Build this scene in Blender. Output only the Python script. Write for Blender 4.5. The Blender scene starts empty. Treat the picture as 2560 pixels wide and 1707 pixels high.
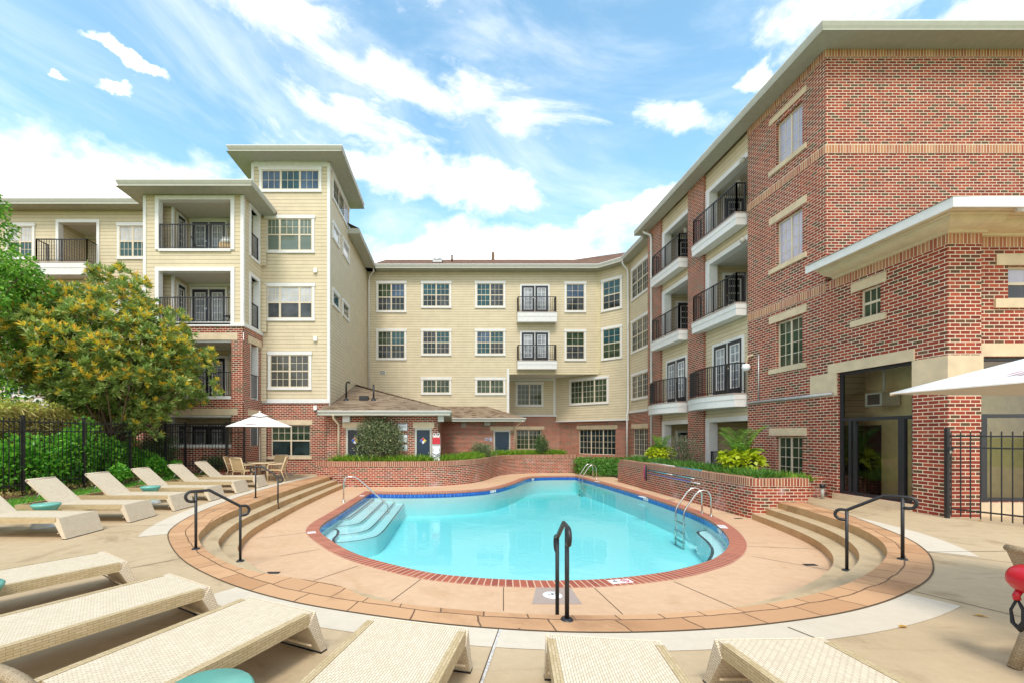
import bpy, math, random
import numpy as np
from mathutils import Vector, Matrix
from mathutils.geometry import tessellate_polygon

R = math.radians
rnd = random.Random(7)
scene = bpy.context.scene
col = scene.collection

# ------------------------------------------------------------------ camera, world, sun, exposure
F, CX, CY, EYE = 1090.0, 1130.0, 1088.0, 1.7      # survey of the photograph (2560 x 1707)
cam_d = bpy.data.cameras.new('camera')
cam = bpy.data.objects.new('camera', cam_d)
col.objects.link(cam)
cam.location = (0, 0, EYE)
cam.rotation_euler = (R(90), 0, 0)
cam_d.sensor_width = 36
cam_d.lens = F / 2560 * 36
cam_d.shift_x = (1280 - CX) / 2560
cam_d.shift_y = (CY - 853.5) / 2560
cam_d.clip_start = 0.05
cam_d.clip_end = 5000
scene.camera = cam

SUN_EL, SUN_AZ = R(56), R(190)          # azimuth clockwise from +Y: behind the camera, to the left
EXPOSURE = 0.84
scene.view_settings.view_transform = 'Standard'
scene.view_settings.look = 'None'
scene.view_settings.gamma = 1
scene.view_settings.exposure = EXPOSURE
scene.view_settings.use_curve_mapping = False
try:
    scene.cycles.max_bounces = 8
    scene.cycles.transparent_max_bounces = 24
    scene.cycles.caustics_reflective = False
    scene.cycles.caustics_refractive = False
    scene.cycles.use_denoising = True
except Exception:
    pass

sd = bpy.data.lights.new('sun', 'SUN')
sd.energy = 1.5
sd.angle = R(15)
sd.color = (1.0, 0.94, 0.85)
sun = bpy.data.objects.new('sun', sd)
col.objects.link(sun)
_sdir = Vector((math.sin(SUN_AZ) * math.cos(SUN_EL), math.cos(SUN_AZ) * math.cos(SUN_EL), math.sin(SUN_EL)))
sun.rotation_euler = (-_sdir).to_track_quat('-Z', 'Y').to_euler()
sun.location = (0, 0, 40)


class NT:
    """tiny node-tree helper"""
    def __init__(s, tree):
        s.t = tree; s.n = tree.nodes; s.l = tree.links
    def add(s, typ, **kw):
        nd = s.n.new(typ)
        for k, v in kw.items():
            if k.startswith('i_'):
                key = k[2:]
                key = int(key) if key.isdigit() else key.replace('_', ' ')
                s.set(nd.inputs[key], v)
            else:
                setattr(nd, k, v)
        return nd
    def set(s, sock, v):
        if hasattr(v, 'is_output') or isinstance(v, bpy.types.NodeSocket):
            s.l.new(v, sock)
        else:
            if sock.type == 'RGBA' and len(v) == 3:
                v = (*v, 1)
            sock.default_value = v
    def math(s, op, a, b=0.0, c=0.0, clamp=False):
        nd = s.n.new('ShaderNodeMath'); nd.operation = op; nd.use_clamp = clamp
        s.set(nd.inputs[0], a); s.set(nd.inputs[1], b); s.set(nd.inputs[2], c)
        return nd.outputs[0]
    def mix(s, fac, a, b, blend='MIX'):
        nd = s.n.new('ShaderNodeMix'); nd.data_type = 'RGBA'; nd.blend_type = blend
        s.set(nd.inputs[0], fac); s.set(nd.inputs[6], a); s.set(nd.inputs[7], b)
        return nd.outputs[2]
    def ramp(s, fac, stops, interp='LINEAR'):
        nd = s.n.new('ShaderNodeValToRGB'); nd.color_ramp.interpolation = interp
        e = nd.color_ramp.elements
        while len(e) < len(stops): e.new(0.5)
        for el, (p, c) in zip(e, stops):
            el.position = p; el.color = (*c, 1) if len(c) == 3 else c
        s.set(nd.inputs[0], fac)
        return nd.outputs[0]
    def noise(s, vec, scale, detail=4, rough=0.55, dist=0.0):
        nd = s.n.new('ShaderNodeTexNoise')
        if vec is not None: s.l.new(vec, nd.inputs['Vector'])
        nd.inputs['Scale'].default_value = scale; nd.inputs['Detail'].default_value = detail
        nd.inputs['Roughness'].default_value = rough; nd.inputs['Distortion'].default_value = dist
        return nd.outputs['Fac']
    def smooth(s, v, lo, hi):
        nd = s.n.new('ShaderNodeMapRange'); nd.interpolation_type = 'SMOOTHSTEP'
        s.set(nd.inputs[0], v); nd.inputs[1].default_value = lo; nd.inputs[2].default_value = hi
        return nd.outputs[0]


def build_world():
    w = bpy.data.worlds.new('World'); scene.world = w; w.use_nodes = True
    t = NT(w.node_tree); t.n.clear()
    out = t.add('ShaderNodeOutputWorld')
    sky = t.add('ShaderNodeTexSky'); sky.sky_type = 'NISHITA'; sky.sun_disc = False
    sky.sun_elevation = SUN_EL; sky.sun_rotation = SUN_AZ
    sky.air_density = 1.0; sky.dust_density = 0.6; sky.ozone_density = 1.5
    g = t.add('ShaderNodeTexCoord').outputs['Generated']
    sx = t.add('ShaderNodeSeparateXYZ'); t.l.new(g, sx.inputs[0])
    X, Y, Z = sx.outputs
    # compass angles of the direction looked at (true sky directions, seen the same from everywhere)
    az = t.math('ARCTAN2', X, Y)
    el = t.math('ARCTAN2', Z, t.math('SQRT', t.math('ADD', t.math('MULTIPLY', X, X), t.math('MULTIPLY', Y, Y))))
    # ragged edges: the directions are stirred by two noises before the cloud shapes are laid out
    def stir(sc, amt, off):
        cb = t.add('ShaderNodeCombineXYZ'); t.set(cb.inputs[0], az); t.set(cb.inputs[1], t.math('MULTIPLY', el, 1.6)); cb.inputs[2].default_value = off
        return t.math('MULTIPLY', t.math('SUBTRACT', t.noise(cb.outputs[0], sc, 6, .6), .5), amt)
    saz = t.math('ADD', t.math('ADD', az, stir(5, .17, 0)), stir(20, .05, 4)); sel = t.math('ADD', t.math('ADD', el, stir(5, .10, 9)), stir(22, .04, 13))
    def coords(ka, ke, rot):
        c, s_ = math.cos(rot), math.sin(rot)
        cx = t.math('ADD', t.math('MULTIPLY', az, c), t.math('MULTIPLY', el, s_))
        cy = t.math('SUBTRACT', t.math('MULTIPLY', el, c), t.math('MULTIPLY', az, s_))
        cb = t.add('ShaderNodeCombineXYZ')
        t.set(cb.inputs[0], t.math('MULTIPLY', cx, ka)); t.set(cb.inputs[1], t.math('MULTIPLY', cy, ke))
        return cb.outputs[0]
    puff = t.noise(coords(2.6, 4.4, 0), 2.4, 8, 0.58, 0.25)
    wisp = t.noise(coords(1.7, 6.8, R(-11)), 1.9, 9, 0.62, 0.9)
    fine = t.noise(coords(3.0, 6.5, R(-9)), 5.0, 6, 0.6, 0.4)
    def blob(a0, e0, ra, re, rot=0.0):
        c, s_ = math.cos(rot), math.sin(rot)
        da = t.math('SUBTRACT', saz, R(a0)); de = t.math('SUBTRACT', sel, R(e0))
        p = t.math('DIVIDE', t.math('ADD', t.math('MULTIPLY', da, c), t.math('MULTIPLY', de, s_)), R(ra))
        q = t.math('DIVIDE', t.math('SUBTRACT', t.math('MULTIPLY', de, c), t.math('MULTIPLY', da, s_)), R(re))
        return t.math('SUBTRACT', 1.0, t.math('SQRT', t.math('ADD', t.math('MULTIPLY', p, p), t.math('MULTIPLY', q, q))))
    def mx(lst):
        r = lst[0]
        for b in lst[1:]: r = t.math('MAXIMUM', r, b)
        return r
    # low bright cloud banks and cumulus
    banks = mx([blob(-38, 20.5, 30, 8.6, R(4)), blob(0, 30.0, 15, 3.6, R(-11)), blob(4, 20.5, 30, 6.5), blob(22, 25.6, 7, 1.9, R(6)),
                blob(8, 12, 40, 9), blob(41.5, 36.6, 8, 3.4, R(-4)), blob(36, 34.4, 2.4, 1.5), blob(52, 31.5, 8, 2.6, R(-10)),
                blob(-36.5, 34.8, 4.2, .75, R(-8)), blob(-38, 32.6, 2.3, .7), blob(-43, 32.2, .8, .35), blob(-57, 26, 3, 1)])
    bf = t.smooth(t.math('ADD', t.math('MULTIPLY', banks, 1.15), t.math('MULTIPLY', t.math('SUBTRACT', puff, 0.5), 1.9)), -0.02, 0.85)
    # high wispy streaks, sloping down to the right
    streaks = mx([blob(-4, 38.4, 27, 4.0, R(-6)), blob(-22, 42.5, 15, 4.2, R(-13)), blob(-14, 35.4, 16, 3.2, R(-7)), blob(-12, 31.5, 15, 2.6, R(-8)), blob(-5, 46.5, 12, 2.4, R(-10)), blob(28, 33, 9, 2.2, R(-22))])
    wf = t.smooth(t.math('ADD', t.math('MULTIPLY', streaks, 0.95), t.math('MULTIPLY', t.math('SUBTRACT', wisp, 0.5), 2.2)), 0.02, 1.05)
    wf = t.math('MULTIPLY', wf, t.math('ADD', 0.62, t.math('MULTIPLY', fine, 0.55)), clamp=True)
    veil = t.math('MULTIPLY', t.smooth(t.noise(coords(1.2, 3.2, R(-15)), 1.6, 6, 0.6, 0.5), 0.40, 0.80), 0.50)
    low = t.smooth(el, R(25), R(12))            # the horizon is milky
    cloud = mx([bf, wf, veil, t.math('MULTIPLY', low, 0.85)])
    # the part of the sky behind the camera: broken bright cover
    back = t.smooth(t.noise(g, 2.2, 6, 0.6), 0.38, 0.62)
    isback = t.smooth(Y, 0.15, -0.25)
    cloud = t.math('MAXIMUM', cloud, t.math('MULTIPLY', isback, back), clamp=True)
    shade = t.math('ADD', 0.86, t.math('MULTIPLY', t.math('MULTIPLY', puff, fine), 0.55))
    vm = t.add('ShaderNodeVectorMath'); vm.operation = 'SCALE'
    t.l.new(sky.outputs[0], vm.inputs[0]); vm.inputs['Scale'].default_value = 1.0
    skyc = t.mix(1.0, vm.outputs[0], (1.62, 1.95, 1.66), 'MULTIPLY')
    cw = t.add('ShaderNodeVectorMath'); cw.operation = 'SCALE'
    cw.inputs[0].default_value = (8.45, 8.1, 7.75); t.l.new(shade, cw.inputs['Scale'])
    c = t.mix(cloud, skyc, cw.outputs[0])
    bg = t.add('ShaderNodeBackground'); t.l.new(c, bg.inputs[0]); bg.inputs[1].default_value = 0.12
    t.l.new(bg.outputs[0], out.inputs[0])


build_world()

# ------------------------------------------------------------------ materials
MAT = {}
def new_mat(name):
    m = bpy.data.materials.new(name); m.use_nodes = True
    t = NT(m.node_tree); t.n.clear()
    out = t.add('ShaderNodeOutputMaterial')
    p = t.add('ShaderNodeBsdfPrincipled'); t.l.new(p.outputs[0], out.inputs[0])
    p.inputs['Roughness'].default_value = 0.7
    MAT[name] = m
    return m, t, p, out
def uvn(t): return t.add('ShaderNodeTexCoord').outputs['UV']
def objc(t): return t.add('ShaderNodeTexCoord').outputs['Object']
def bump(t, p, h, strength, dist=0.02):
    b = t.add('ShaderNodeBump'); b.inputs['Strength'].default_value = strength; b.inputs['Distance'].default_value = dist
    t.set(b.inputs['Height'], h); t.l.new(b.outputs[0], p.inputs['Normal'])

def m_plain(name, c, rough=0.6, metal=0.0, var=0.08, scale=6.0, bumpv=0.0, spec=0.5):
    m, t, p, o = new_mat(name)
    n = t.noise(objc(t), scale, 5)
    dark = tuple(x * (1 - var * 2) for x in c); lite = tuple(min(1, x * (1 + var * 1.2)) for x in c)
    t.set(p.inputs['Base Color'], t.ramp(n, [(0.3, dark), (0.7, lite)]))
    p.inputs['Roughness'].default_value = rough; p.inputs['Metallic'].default_value = metal
    p.inputs['Specular IOR Level'].default_value = spec
    if bumpv: bump(t, p, t.noise(objc(t), scale * 6, 6), bumpv)
    return m

def m_brick(name, bw=0.212, rh=0.079, soldier=False, stain=0.0, light=0.0, cap=False):
    m, t, p, o = new_mat(name)
    uv = uvn(t)
    def bt(c1, c2, mo):
        b = t.add('ShaderNodeTexBrick'); t.l.new(uv, b.inputs['Vector'])
        b.inputs['Scale'].default_value = 1; b.inputs['Brick Width'].default_value = bw; b.inputs['Row Height'].default_value = rh
        b.inputs['Mortar Size'].default_value = 0.0088; b.inputs['Mortar Smooth'].default_value = 0.15; b.inputs['Bias'].default_value = 0
        b.offset = 0.0 if soldier else 0.5; b.squash = 1
        for k, v in (('Color1', c1), ('Color2', c2), ('Mortar', mo)): t.set(b.inputs[k], v)
        return b
    b = bt((0, 0, 0), (1, 1, 1), (0.5, 0.5, 0.5))
    if cap:
        cols = [(0.0, (.20, .075, .04)), (0.25, (.36, .12, .065)), (0.5, (.26, .06, .038)), (0.75, (.40, .17, .09)), (1, (.30, .09, .05))]
    elif soldier:
        cols = [(0.0, (.38, .15, .075)), (0.25, (.50, .24, .12)), (0.5, (.36, .10, .06)), (0.75, (.54, .27, .15)), (1, (.42, .17, .09))]
    else:
        cols = [(0.0, (.105, .06, .03)), (0.10, (.13, .06, .032)), (0.2, (.160, .029, .019)), (0.42, (.315, .050, .027)), (0.65, (.210, .034, .022)), (0.85, (.385, .076, .037)), (1, (.265, .050, .030))]
    k = 1 + light
    c = t.ramp(b.outputs['Color'], [(q, tuple(min(1, x * k) for x in cc)) for q, cc in cols])
    nz = t.noise(uv, 26, 4)
    c = t.mix(0.35, c, t.mix(nz, (.15, .15, .15), (.9, .85, .8)), 'SOFT_LIGHT')
    mort = t.ramp(t.noise(uv, 1.3, 4), [(0.3, (.62, .50, .37)), (0.7, (.78, .67, .52))])
    big = t.noise(uv, 0.45, 4)
    c = t.mix(t.math('MULTIPLY', t.smooth(big, .45, .75), .22), c, (.12, .05, .035))
    c = t.mix(b.outputs['Fac'], c, mort)
    mp = t.add('ShaderNodeMapping'); t.l.new(uv, mp.inputs[0]); mp.inputs['Scale'].default_value = (2.2, .22, 1)
    c = t.mix(t.math('MULTIPLY', t.smooth(t.noise(mp.outputs[0], 1.3, 6, .65), .52, .78), .26), c, (.10, .05, .035))
    c = t.mix(t.math('MULTIPLY', t.smooth(t.noise(uv, .9, 6, .7, .8), .60, .80), .25), c, (.62, .50, .44))
    if stain:
        s = t.smooth(t.noise(uv, 1.1, 7, 0.65, 0.6), 0.52, 0.72)
        s2 = t.noise(uv, 9, 5)
        c = t.mix(t.math('MULTIPLY', t.math('MULTIPLY', s, s2), stain), c, (.66, .52, .52))
        d = t.smooth(t.noise(uv, 0.8, 6, 0.6), 0.58, 0.8)
        c = t.mix(t.math('MULTIPLY', d, .5), c, (.07, .04, .03))
    t.set(p.inputs['Base Color'], c)
    p.inputs['Roughness'].default_value = 0.85; p.inputs['Specular IOR Level'].default_value = 0.25
    h = t.math('SUBTRACT', t.math('MULTIPLY', nz, 0.25), b.outputs['Fac'])
    bump(t, p, h, 0.6, 0.006)
    return m

def m_siding(name, c=(.65, .545, .375)):
    m, t, p, o = new_mat(name)
    uv = uvn(t)
    s = t.add('ShaderNodeSeparateXYZ'); t.l.new(uv, s.inputs[0])
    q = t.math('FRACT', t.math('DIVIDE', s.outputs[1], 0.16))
    lap_shade = t.math('LESS_THAN', q, 0.085)
    row = t.math('FLOOR', t.math('DIVIDE', s.outputs[1], 0.16))
    seg = t.math('FLOOR', t.math('DIVIDE', t.math('ADD', s.outputs[0], t.math('MULTIPLY', row, 1.37)), 3.66))
    wn = t.add('ShaderNodeTexWhiteNoise', noise_dimensions='2D')
    cb = t.add('ShaderNodeCombineXYZ'); t.set(cb.inputs[0], row); t.set(cb.inputs[1], seg); t.l.new(cb.outputs[0], wn.inputs['Vector'])
    n = t.noise(uv, 2.0, 5)
    base = t.ramp(n, [(0.3, tuple(x * .92 for x in c)), (0.7, tuple(x * 1.05 for x in c))])
    base = t.mix(t.math('MULTIPLY', wn.outputs['Value'], 0.10), base, (.46, .35, .20))
    mp = t.add('ShaderNodeMapping'); t.l.new(uv, mp.inputs[0]); mp.inputs['Scale'].default_value = (1.2, .12, 1)
    st = t.smooth(t.noise(mp.outputs[0], 3.0, 5, .6), .55, .8)
    base = t.mix(t.math('MULTIPLY', st, .16), base, (.40, .30, .18))
    base = t.mix(lap_shade, base, tuple(x * 0.34 for x in c))  # shadow line under each board lap, painted into the siding colour
    t.set(p.inputs['Base Color'], base)
    p.inputs['Roughness'].default_value = 0.6; p.inputs['Specular IOR Level'].default_value = 0.3
    bump(t, p, t.math('SUBTRACT', 1, q), 0.55, 0.018)
    return m

def m_shingle(name, a, b_, c_):
    m, t, p, o = new_mat(name)
    uv = uvn(t)
    b = t.add('ShaderNodeTexBrick'); t.l.new(uv, b.inputs['Vector'])
    b.inputs['Scale'].default_value = 1; b.inputs['Brick Width'].default_value = 0.30; b.inputs['Row Height'].default_value = 0.14
    b.inputs['Mortar Size'].default_value = 0.006; b.inputs['Bias'].default_value = 0
    t.set(b.inputs['Color1'], (0, 0, 0)); t.set(b.inputs['Color2'], (1, 1, 1)); t.set(b.inputs['Mortar'], (.1, .1, .1))
    c = t.ramp(b.outputs['Color'], [(0, a), (0.5, b_), (1, c_)])
    c = t.mix(t.noise(uv, 60, 3), t.mix(1, c, (.65, .65, .65), 'MULTIPLY'), c)
    c = t.mix(t.math('MULTIPLY', t.smooth(t.noise(uv, .7, 5), .45, .75), .35), c, tuple(x * .55 for x in a))
    t.set(p.inputs['Base Color'], c); p.inputs['Roughness'].default_value = 0.95; p.inputs['Specular IOR Level'].default_value = 0.1
    bump(t, p, b.outputs['Fac'], -0.5, 0.01)
    return m

def m_concrete(name, a, b_, stain=(.20, .14, .07), amount=0.4, speck=0.5, big=0.35):
    m, t, p, o = new_mat(name)
    v = objc(t)
    n1 = t.noise(v, big, 6, .6, .3); n2 = t.noise(v, 7, 6, .65); n3 = t.noise(v, 90, 3, .7)
    c = t.ramp(n1, [(0.3, a), (0.7, b_)])
    c = t.mix(t.math('MULTIPLY', n2, .55), c, tuple(x * .62 for x in a), 'MIX')
    c = t.mix(t.math('MULTIPLY', t.smooth(t.noise(v, 1.1, 7, .68, .8), .50, .75), amount), c, stain)
    mp = t.add('ShaderNodeMapping'); t.l.new(v, mp.inputs[0]); mp.inputs['Rotation'].default_value = (0, 0, .5); mp.inputs['Scale'].default_value = (.6, 3.2, 1)
    c = t.mix(t.math('MULTIPLY', t.smooth(t.noise(mp.outputs[0], 1.6, 7, .7), .56, .74), amount * .7), c, tuple(x * .8 for x in stain))
    c = t.mix(t.math('MULTIPLY', t.smooth(n3, .56, .70), speck), c, tuple(x * .5 for x in a))
    t.set(p.inputs['Base Color'], c)
    t.set(p.inputs['Roughness'], t.ramp(n2, [(.3, (.62,) * 3), (.7, (.85,) * 3)]))
    p.inputs['Specular IOR Level'].default_value = 0.35
    bump(t, p, t.math('ADD', n3, t.math('MULTIPLY', n2, .5)), 0.25, 0.004)
    return m

def m_stamped(name):
    m, t, p, o = new_mat(name)
    uv = uvn(t)
    wob = t.noise(uv, 3.2, 3)
    cb = t.add('ShaderNodeVectorMath'); cb.operation = 'ADD'; t.l.new(uv, cb.inputs[0])
    cx = t.add('ShaderNodeCombineXYZ'); t.set(cx.inputs[0], t.math('MULTIPLY', wob, .07)); t.set(cx.inputs[1], t.math('MULTIPLY', t.noise(uv, 2.1, 3), .08)); t.l.new(cx.outputs[0], cb.inputs[1])
    b = t.add('ShaderNodeTexBrick'); t.l.new(cb.outputs[0], b.inputs['Vector'])
    b.inputs['Scale'].default_value = 1; b.inputs['Brick Width'].default_value = .44; b.inputs['Row Height'].default_value = .30
    b.inputs['Mortar Size'].default_value = .0095; b.inputs['Mortar Smooth'].default_value = .3; b.offset = .42; b.squash = 1.5; b.squash_frequency = 3
    t.set(b.inputs['Color1'], (0, 0, 0)); t.set(b.inputs['Color2'], (1, 1, 1)); t.set(b.inputs['Mortar'], (.5, .5, .5))
    c = t.ramp(b.outputs['Color'], [(0, (.44, .215, .095)), (.5, (.60, .34, .175)), (1, (.50, .265, .13))])
    n = t.noise(uv, 5, 6, .65)
    c = t.mix(t.math('MULTIPLY', n, .35), c, (.62, .38, .21))
    c = t.mix(t.math('MULTIPLY', t.smooth(t.noise(uv, 1.0, 6, .65), .48, .72), .60), c, (.27, .13, .055))
    c = t.mix(b.outputs['Fac'], c, (.17, .09, .045))
    t.set(p.inputs['Base Color'], c); p.inputs['Roughness'].default_value = .65
    bump(t, p, t.math('SUBTRACT', t.math('MULTIPLY', n, .5), b.outputs['Fac']), .6, .01)
    return m

def m_weave(name, a, b_, g, bw=0.046, rh=0.0165, mort=.10, diag=False):
    m, t, p, o = new_mat(name)
    uv = uvn(t)
    vec = uv
    if diag:                                # every row is shifted a little further: a twill
        sp = t.add('ShaderNodeSeparateXYZ'); t.l.new(uv, sp.inputs[0])
        cb = t.add('ShaderNodeCombineXYZ'); t.set(cb.inputs[0], t.math('ADD', sp.outputs[0], t.math('MULTIPLY', t.math('FLOOR', t.math('DIVIDE', sp.outputs[1], rh)), bw * .36))); t.set(cb.inputs[1], sp.outputs[1]); vec = cb.outputs[0]
    b = t.add('ShaderNodeTexBrick'); t.l.new(vec, b.inputs['Vector'])
    b.inputs['Scale'].default_value = 1; b.inputs['Brick Width'].default_value = bw; b.inputs['Row Height'].default_value = rh
    b.inputs['Mortar Size'].default_value = rh * mort; b.inputs['Mortar Smooth'].default_value = .6; b.offset = 0 if diag else .5
    t.set(b.inputs['Color1'], (0, 0, 0)); t.set(b.inputs['Color2'], (1, 1, 1)); t.set(b.inputs['Mortar'], (.5, .5, .5))
    c = t.ramp(b.outputs['Color'], [(0, a), (1, b_)])
    c = t.mix(t.math('MULTIPLY', t.noise(uv, 3, 5), .4), c, tuple(x * .8 for x in a))
    c = t.mix(b.outputs['Fac'], c, g)
    t.set(p.inputs['Base Color'], c); p.inputs['Roughness'].default_value = .55; p.inputs['Specular IOR Level'].default_value = .35
    bump(t, p, b.outputs['Fac'], -.8, .006)
    return m

def m_glass(name, c, c2=None, stripes=None, rough=.03, ior=1.42):
    m, t, p, o = new_mat(name)
    v = uvn(t)
    n = t.noise(v, 1.6, 3)
    base = t.ramp(n, [(.35, c), (.65, c2 or tuple(x * 1.6 for x in c))])
    if stripes:
        s = t.add('ShaderNodeSeparateXYZ'); t.l.new(v, s.inputs[0])
        f = t.math('GREATER_THAN', t.math('FRACT', t.math('DIVIDE', s.outputs[1], .05)), .42)
        base = t.mix(f, base, stripes)
    t.set(p.inputs['Base Color'], base); p.inputs['Roughness'].default_value = rough; p.inputs['IOR'].default_value = ior
    bump(t, p, t.noise(v, .9, 2), .05, .02)
    return m

def m_leaf(name, stops, rough=.45, trans=.35, spec=.4):
    m, t, p, o = new_mat(name)
    r = t.add('ShaderNodeNewGeometry').outputs['Random Per Island']
    c = t.ramp(r, stops)
    c = t.mix(t.math('MULTIPLY', t.noise(objc(t), 1.1, 3), .22), c, tuple(x * .55 for x in stops[0][1]))
    t.set(p.inputs['Base Color'], c); p.inputs['Roughness'].default_value = rough; p.inputs['Specular IOR Level'].default_value = spec
    tr = t.add('ShaderNodeBsdfTranslucent'); t.l.new(c, tr.inputs[0])
    ms = t.add('ShaderNodeMixShader'); ms.inputs[0].default_value = trans
    t.l.new(p.outputs[0], ms.inputs[1]); t.l.new(tr.outputs[0], ms.inputs[2]); t.l.new(ms.outputs[0], o.inputs[0])
    return m

m_brick('brick'); m_brick('brick_planter', stain=1.0, light=.08); m_brick('brick_soldier', bw=0.079, rh=0.24, soldier=True)
m_brick('brick_cap', bw=0.079, rh=0.40, soldier=True, cap=True)
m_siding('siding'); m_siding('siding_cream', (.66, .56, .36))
m_plain('white_trim', (.74, .72, .70), .45, var=.03)
m_plain('cream_sash', (.66, .56, .42), .5, var=.03)
m_plain('eave_paint', (.47, .46, .40), .5, var=.03)
m_plain('soffit_paint', (.42, .41, .34), .6, var=.05)
m_plain('stone_trim', (.66, .52, .35), .8, var=.07, scale=3, bumpv=.15)
m_plain('cornice_paint', (.72, .59, .41), .6, var=.05)
m_plain('black_metal', (.018, .017, .019), .42, 0.0, var=.1)
m_plain('dark_frame', (.020, .022, .028), .4, 0.0)
m_plain('navy_paint', (.014, .017, .030), .35, var=.1)
m_plain('door_blue', (.010, .028, .055), .35, var=.1)
m_plain('steel', (.62, .60, .56), .22, 1.0, var=.05)
m_plain('galvanised', (.50, .49, .48), .45, .6)
m_plain('teal_glaze', (.16, .46, .38), .25, var=.06)
m_plain('pale_glaze', (.62, .66, .66), .3)
m_plain('red_vinyl', (.52, .008, .022), .3, var=.06)
m_plain('black_strap', (.012, .012, .016), .7)
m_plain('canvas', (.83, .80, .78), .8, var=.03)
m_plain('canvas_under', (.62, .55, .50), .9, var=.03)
m_plain('sling', (.62, .44, .24), .75, var=.05)
m_plain('tan_paint', (.66, .50, .31), .5, var=.04)
m_plain('charcoal_pot', (.035, .038, .045), .5)
m_plain('soil', (.09, .055, .035), .95, var=.3, scale=20, bumpv=.6)
m_plain('mulch', (.26, .13, .065), .95, var=.45, scale=30, bumpv=.8)
m_plain('bark', (.20, .13, .085), .9, var=.25, scale=18, bumpv=.5)
m_plain('rock', (.22, .15, .10), .9, var=.3, scale=5, bumpv=.6)
m_plain('white_plastic', (.80, .79, .77), .4, var=.03)
m_plain('sign_white', (.82, .81, .83), .5, var=.03)
m_plain('sign_blue', (.03, .07, .25), .4); m_plain('haz_blue', (.02, .12, .55), .4); m_plain('haz_red', (.62, .02, .015), .4); m_plain('haz_yellow', (.75, .60, .03), .4)
m_plain('ink', (.03, .03, .035), .6); m_plain('faint_ink', (.42, .24, .26), .8); m_plain('faint_black', (.22, .21, .22), .8)
m_plain('black_tile', (.02, .022, .03), .3); m_plain('joint', (.10, .065, .035), .95); m_plain('caulk_white', (.62, .58, .54), .9, var=.2, scale=40)
m_plain('pole_teal', (.04, .32, .40), .35); m_plain('pole_blue', (.06, .10, .42), .35); m_plain('pink_bristle', (.45, .05, .12), .8)
m_plain('interior_tan', (.82, .64, .33), .8, var=.06); m_plain('ceiling_paint', (.62, .59, .52), .8, var=.03)
m_plain('lamp_glass', (.45, .43, .36), .4)
m_plain('dry_leaf', (.50, .27, .04), .7, var=.3, scale=30)
m_plain('roof_membrane', (.13, .15, .19), .7, var=.1)
m_concrete('terrace_concrete', (.53, .39, .235), (.635, .485, .31), (.25, .16, .08), .66, .4)
m_concrete('deck_concrete', (.65, .415, .252), (.75, .505, .325), (.46, .25, .12), .45, .2)
m_concrete('pale_concrete', (.66, .565, .44), (.74, .645, .52), (.50, .42, .32), .25, .15)
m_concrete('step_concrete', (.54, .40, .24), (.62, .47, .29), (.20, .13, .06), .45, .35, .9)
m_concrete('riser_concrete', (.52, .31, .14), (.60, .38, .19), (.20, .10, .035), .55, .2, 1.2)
m_concrete('gray_patch', (.42, .33, .28), (.47, .37, .32), (.3, .22, .18), .2, .2)
m_stamped('stamped_stone')
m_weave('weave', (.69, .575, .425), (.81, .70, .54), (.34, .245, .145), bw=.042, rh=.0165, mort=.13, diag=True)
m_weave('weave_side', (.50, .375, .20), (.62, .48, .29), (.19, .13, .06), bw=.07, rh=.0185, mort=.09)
m_weave('weave_dark', (.34, .25, .15), (.44, .33, .21), (.20, .14, .08), bw=.036, rh=.017, mort=.12)
m_shingle('shingle_brown', (.13, .065, .045), (.25, .14, .095), (.21, .15, .11))
m_shingle('shingle_tan', (.15, .095, .06), (.36, .27, .185), (.27, .20, .14))
for nm, c, c2, s in (('glass_dark', (.010, .014, .016), (.03, .05, .05), None), ('glass_teal', (.012, .05, .06), (.03, .10, .11), None),
                     ('glass_blue', (.03, .06, .11), (.08, .13, .20), None), ('glass_grey', (.025, .03, .034), (.075, .082, .088), None),
                     ('glass_blind', (.05, .075, .06), (.08, .11, .09), (.20, .24, .20)), ('glass_blind_dark', (.022, .022, .02), (.04, .04, .035), (.12, .12, .105)),
                     ('glass_curtain', (.42, .42, .42), (.58, .58, .60), None), ('glass_lilac', (.42, .40, .50), (.50, .47, .56), None),
                     ('glass_door', (.16, .18, .21), (.40, .42, .45), None), ('glass_green', (.02, .035, .022), (.06, .085, .05), None)):
    m_glass('%s' % nm, c, c2, s)

def m_brick_coping():
    m, t, p, o = new_mat('coping_brick')
    uv = uvn(t)
    b = t.add('ShaderNodeTexBrick'); t.l.new(uv, b.inputs['Vector'])
    b.inputs['Scale'].default_value = 1; b.inputs['Brick Width'].default_value = .105; b.inputs['Row Height'].default_value = 1.0
    b.inputs['Mortar Size'].default_value = .009; b.inputs['Mortar Smooth'].default_value = .1; b.offset = 0
    t.set(b.inputs['Color1'], (0, 0, 0)); t.set(b.inputs['Color2'], (1, 1, 1)); t.set(b.inputs['Mortar'], (.5, .5, .5))
    c = t.ramp(b.outputs['Color'], [(0, (.30, .062, .032)), (.35, (.40, .095, .048)), (.7, (.26, .050, .030)), (1, (.44, .13, .07))])
    c = t.mix(t.math('MULTIPLY', t.noise(uv, 14, 5), .35), c, (.46, .15, .09))
    c = t.mix(b.outputs['Fac'], c, (.62, .42, .30))
    t.set(p.inputs['Base Color'], c); p.inputs['Roughness'].default_value = .7
    bump(t, p, b.outputs['Fac'], -.6, .006)
m_brick_coping()

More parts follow.
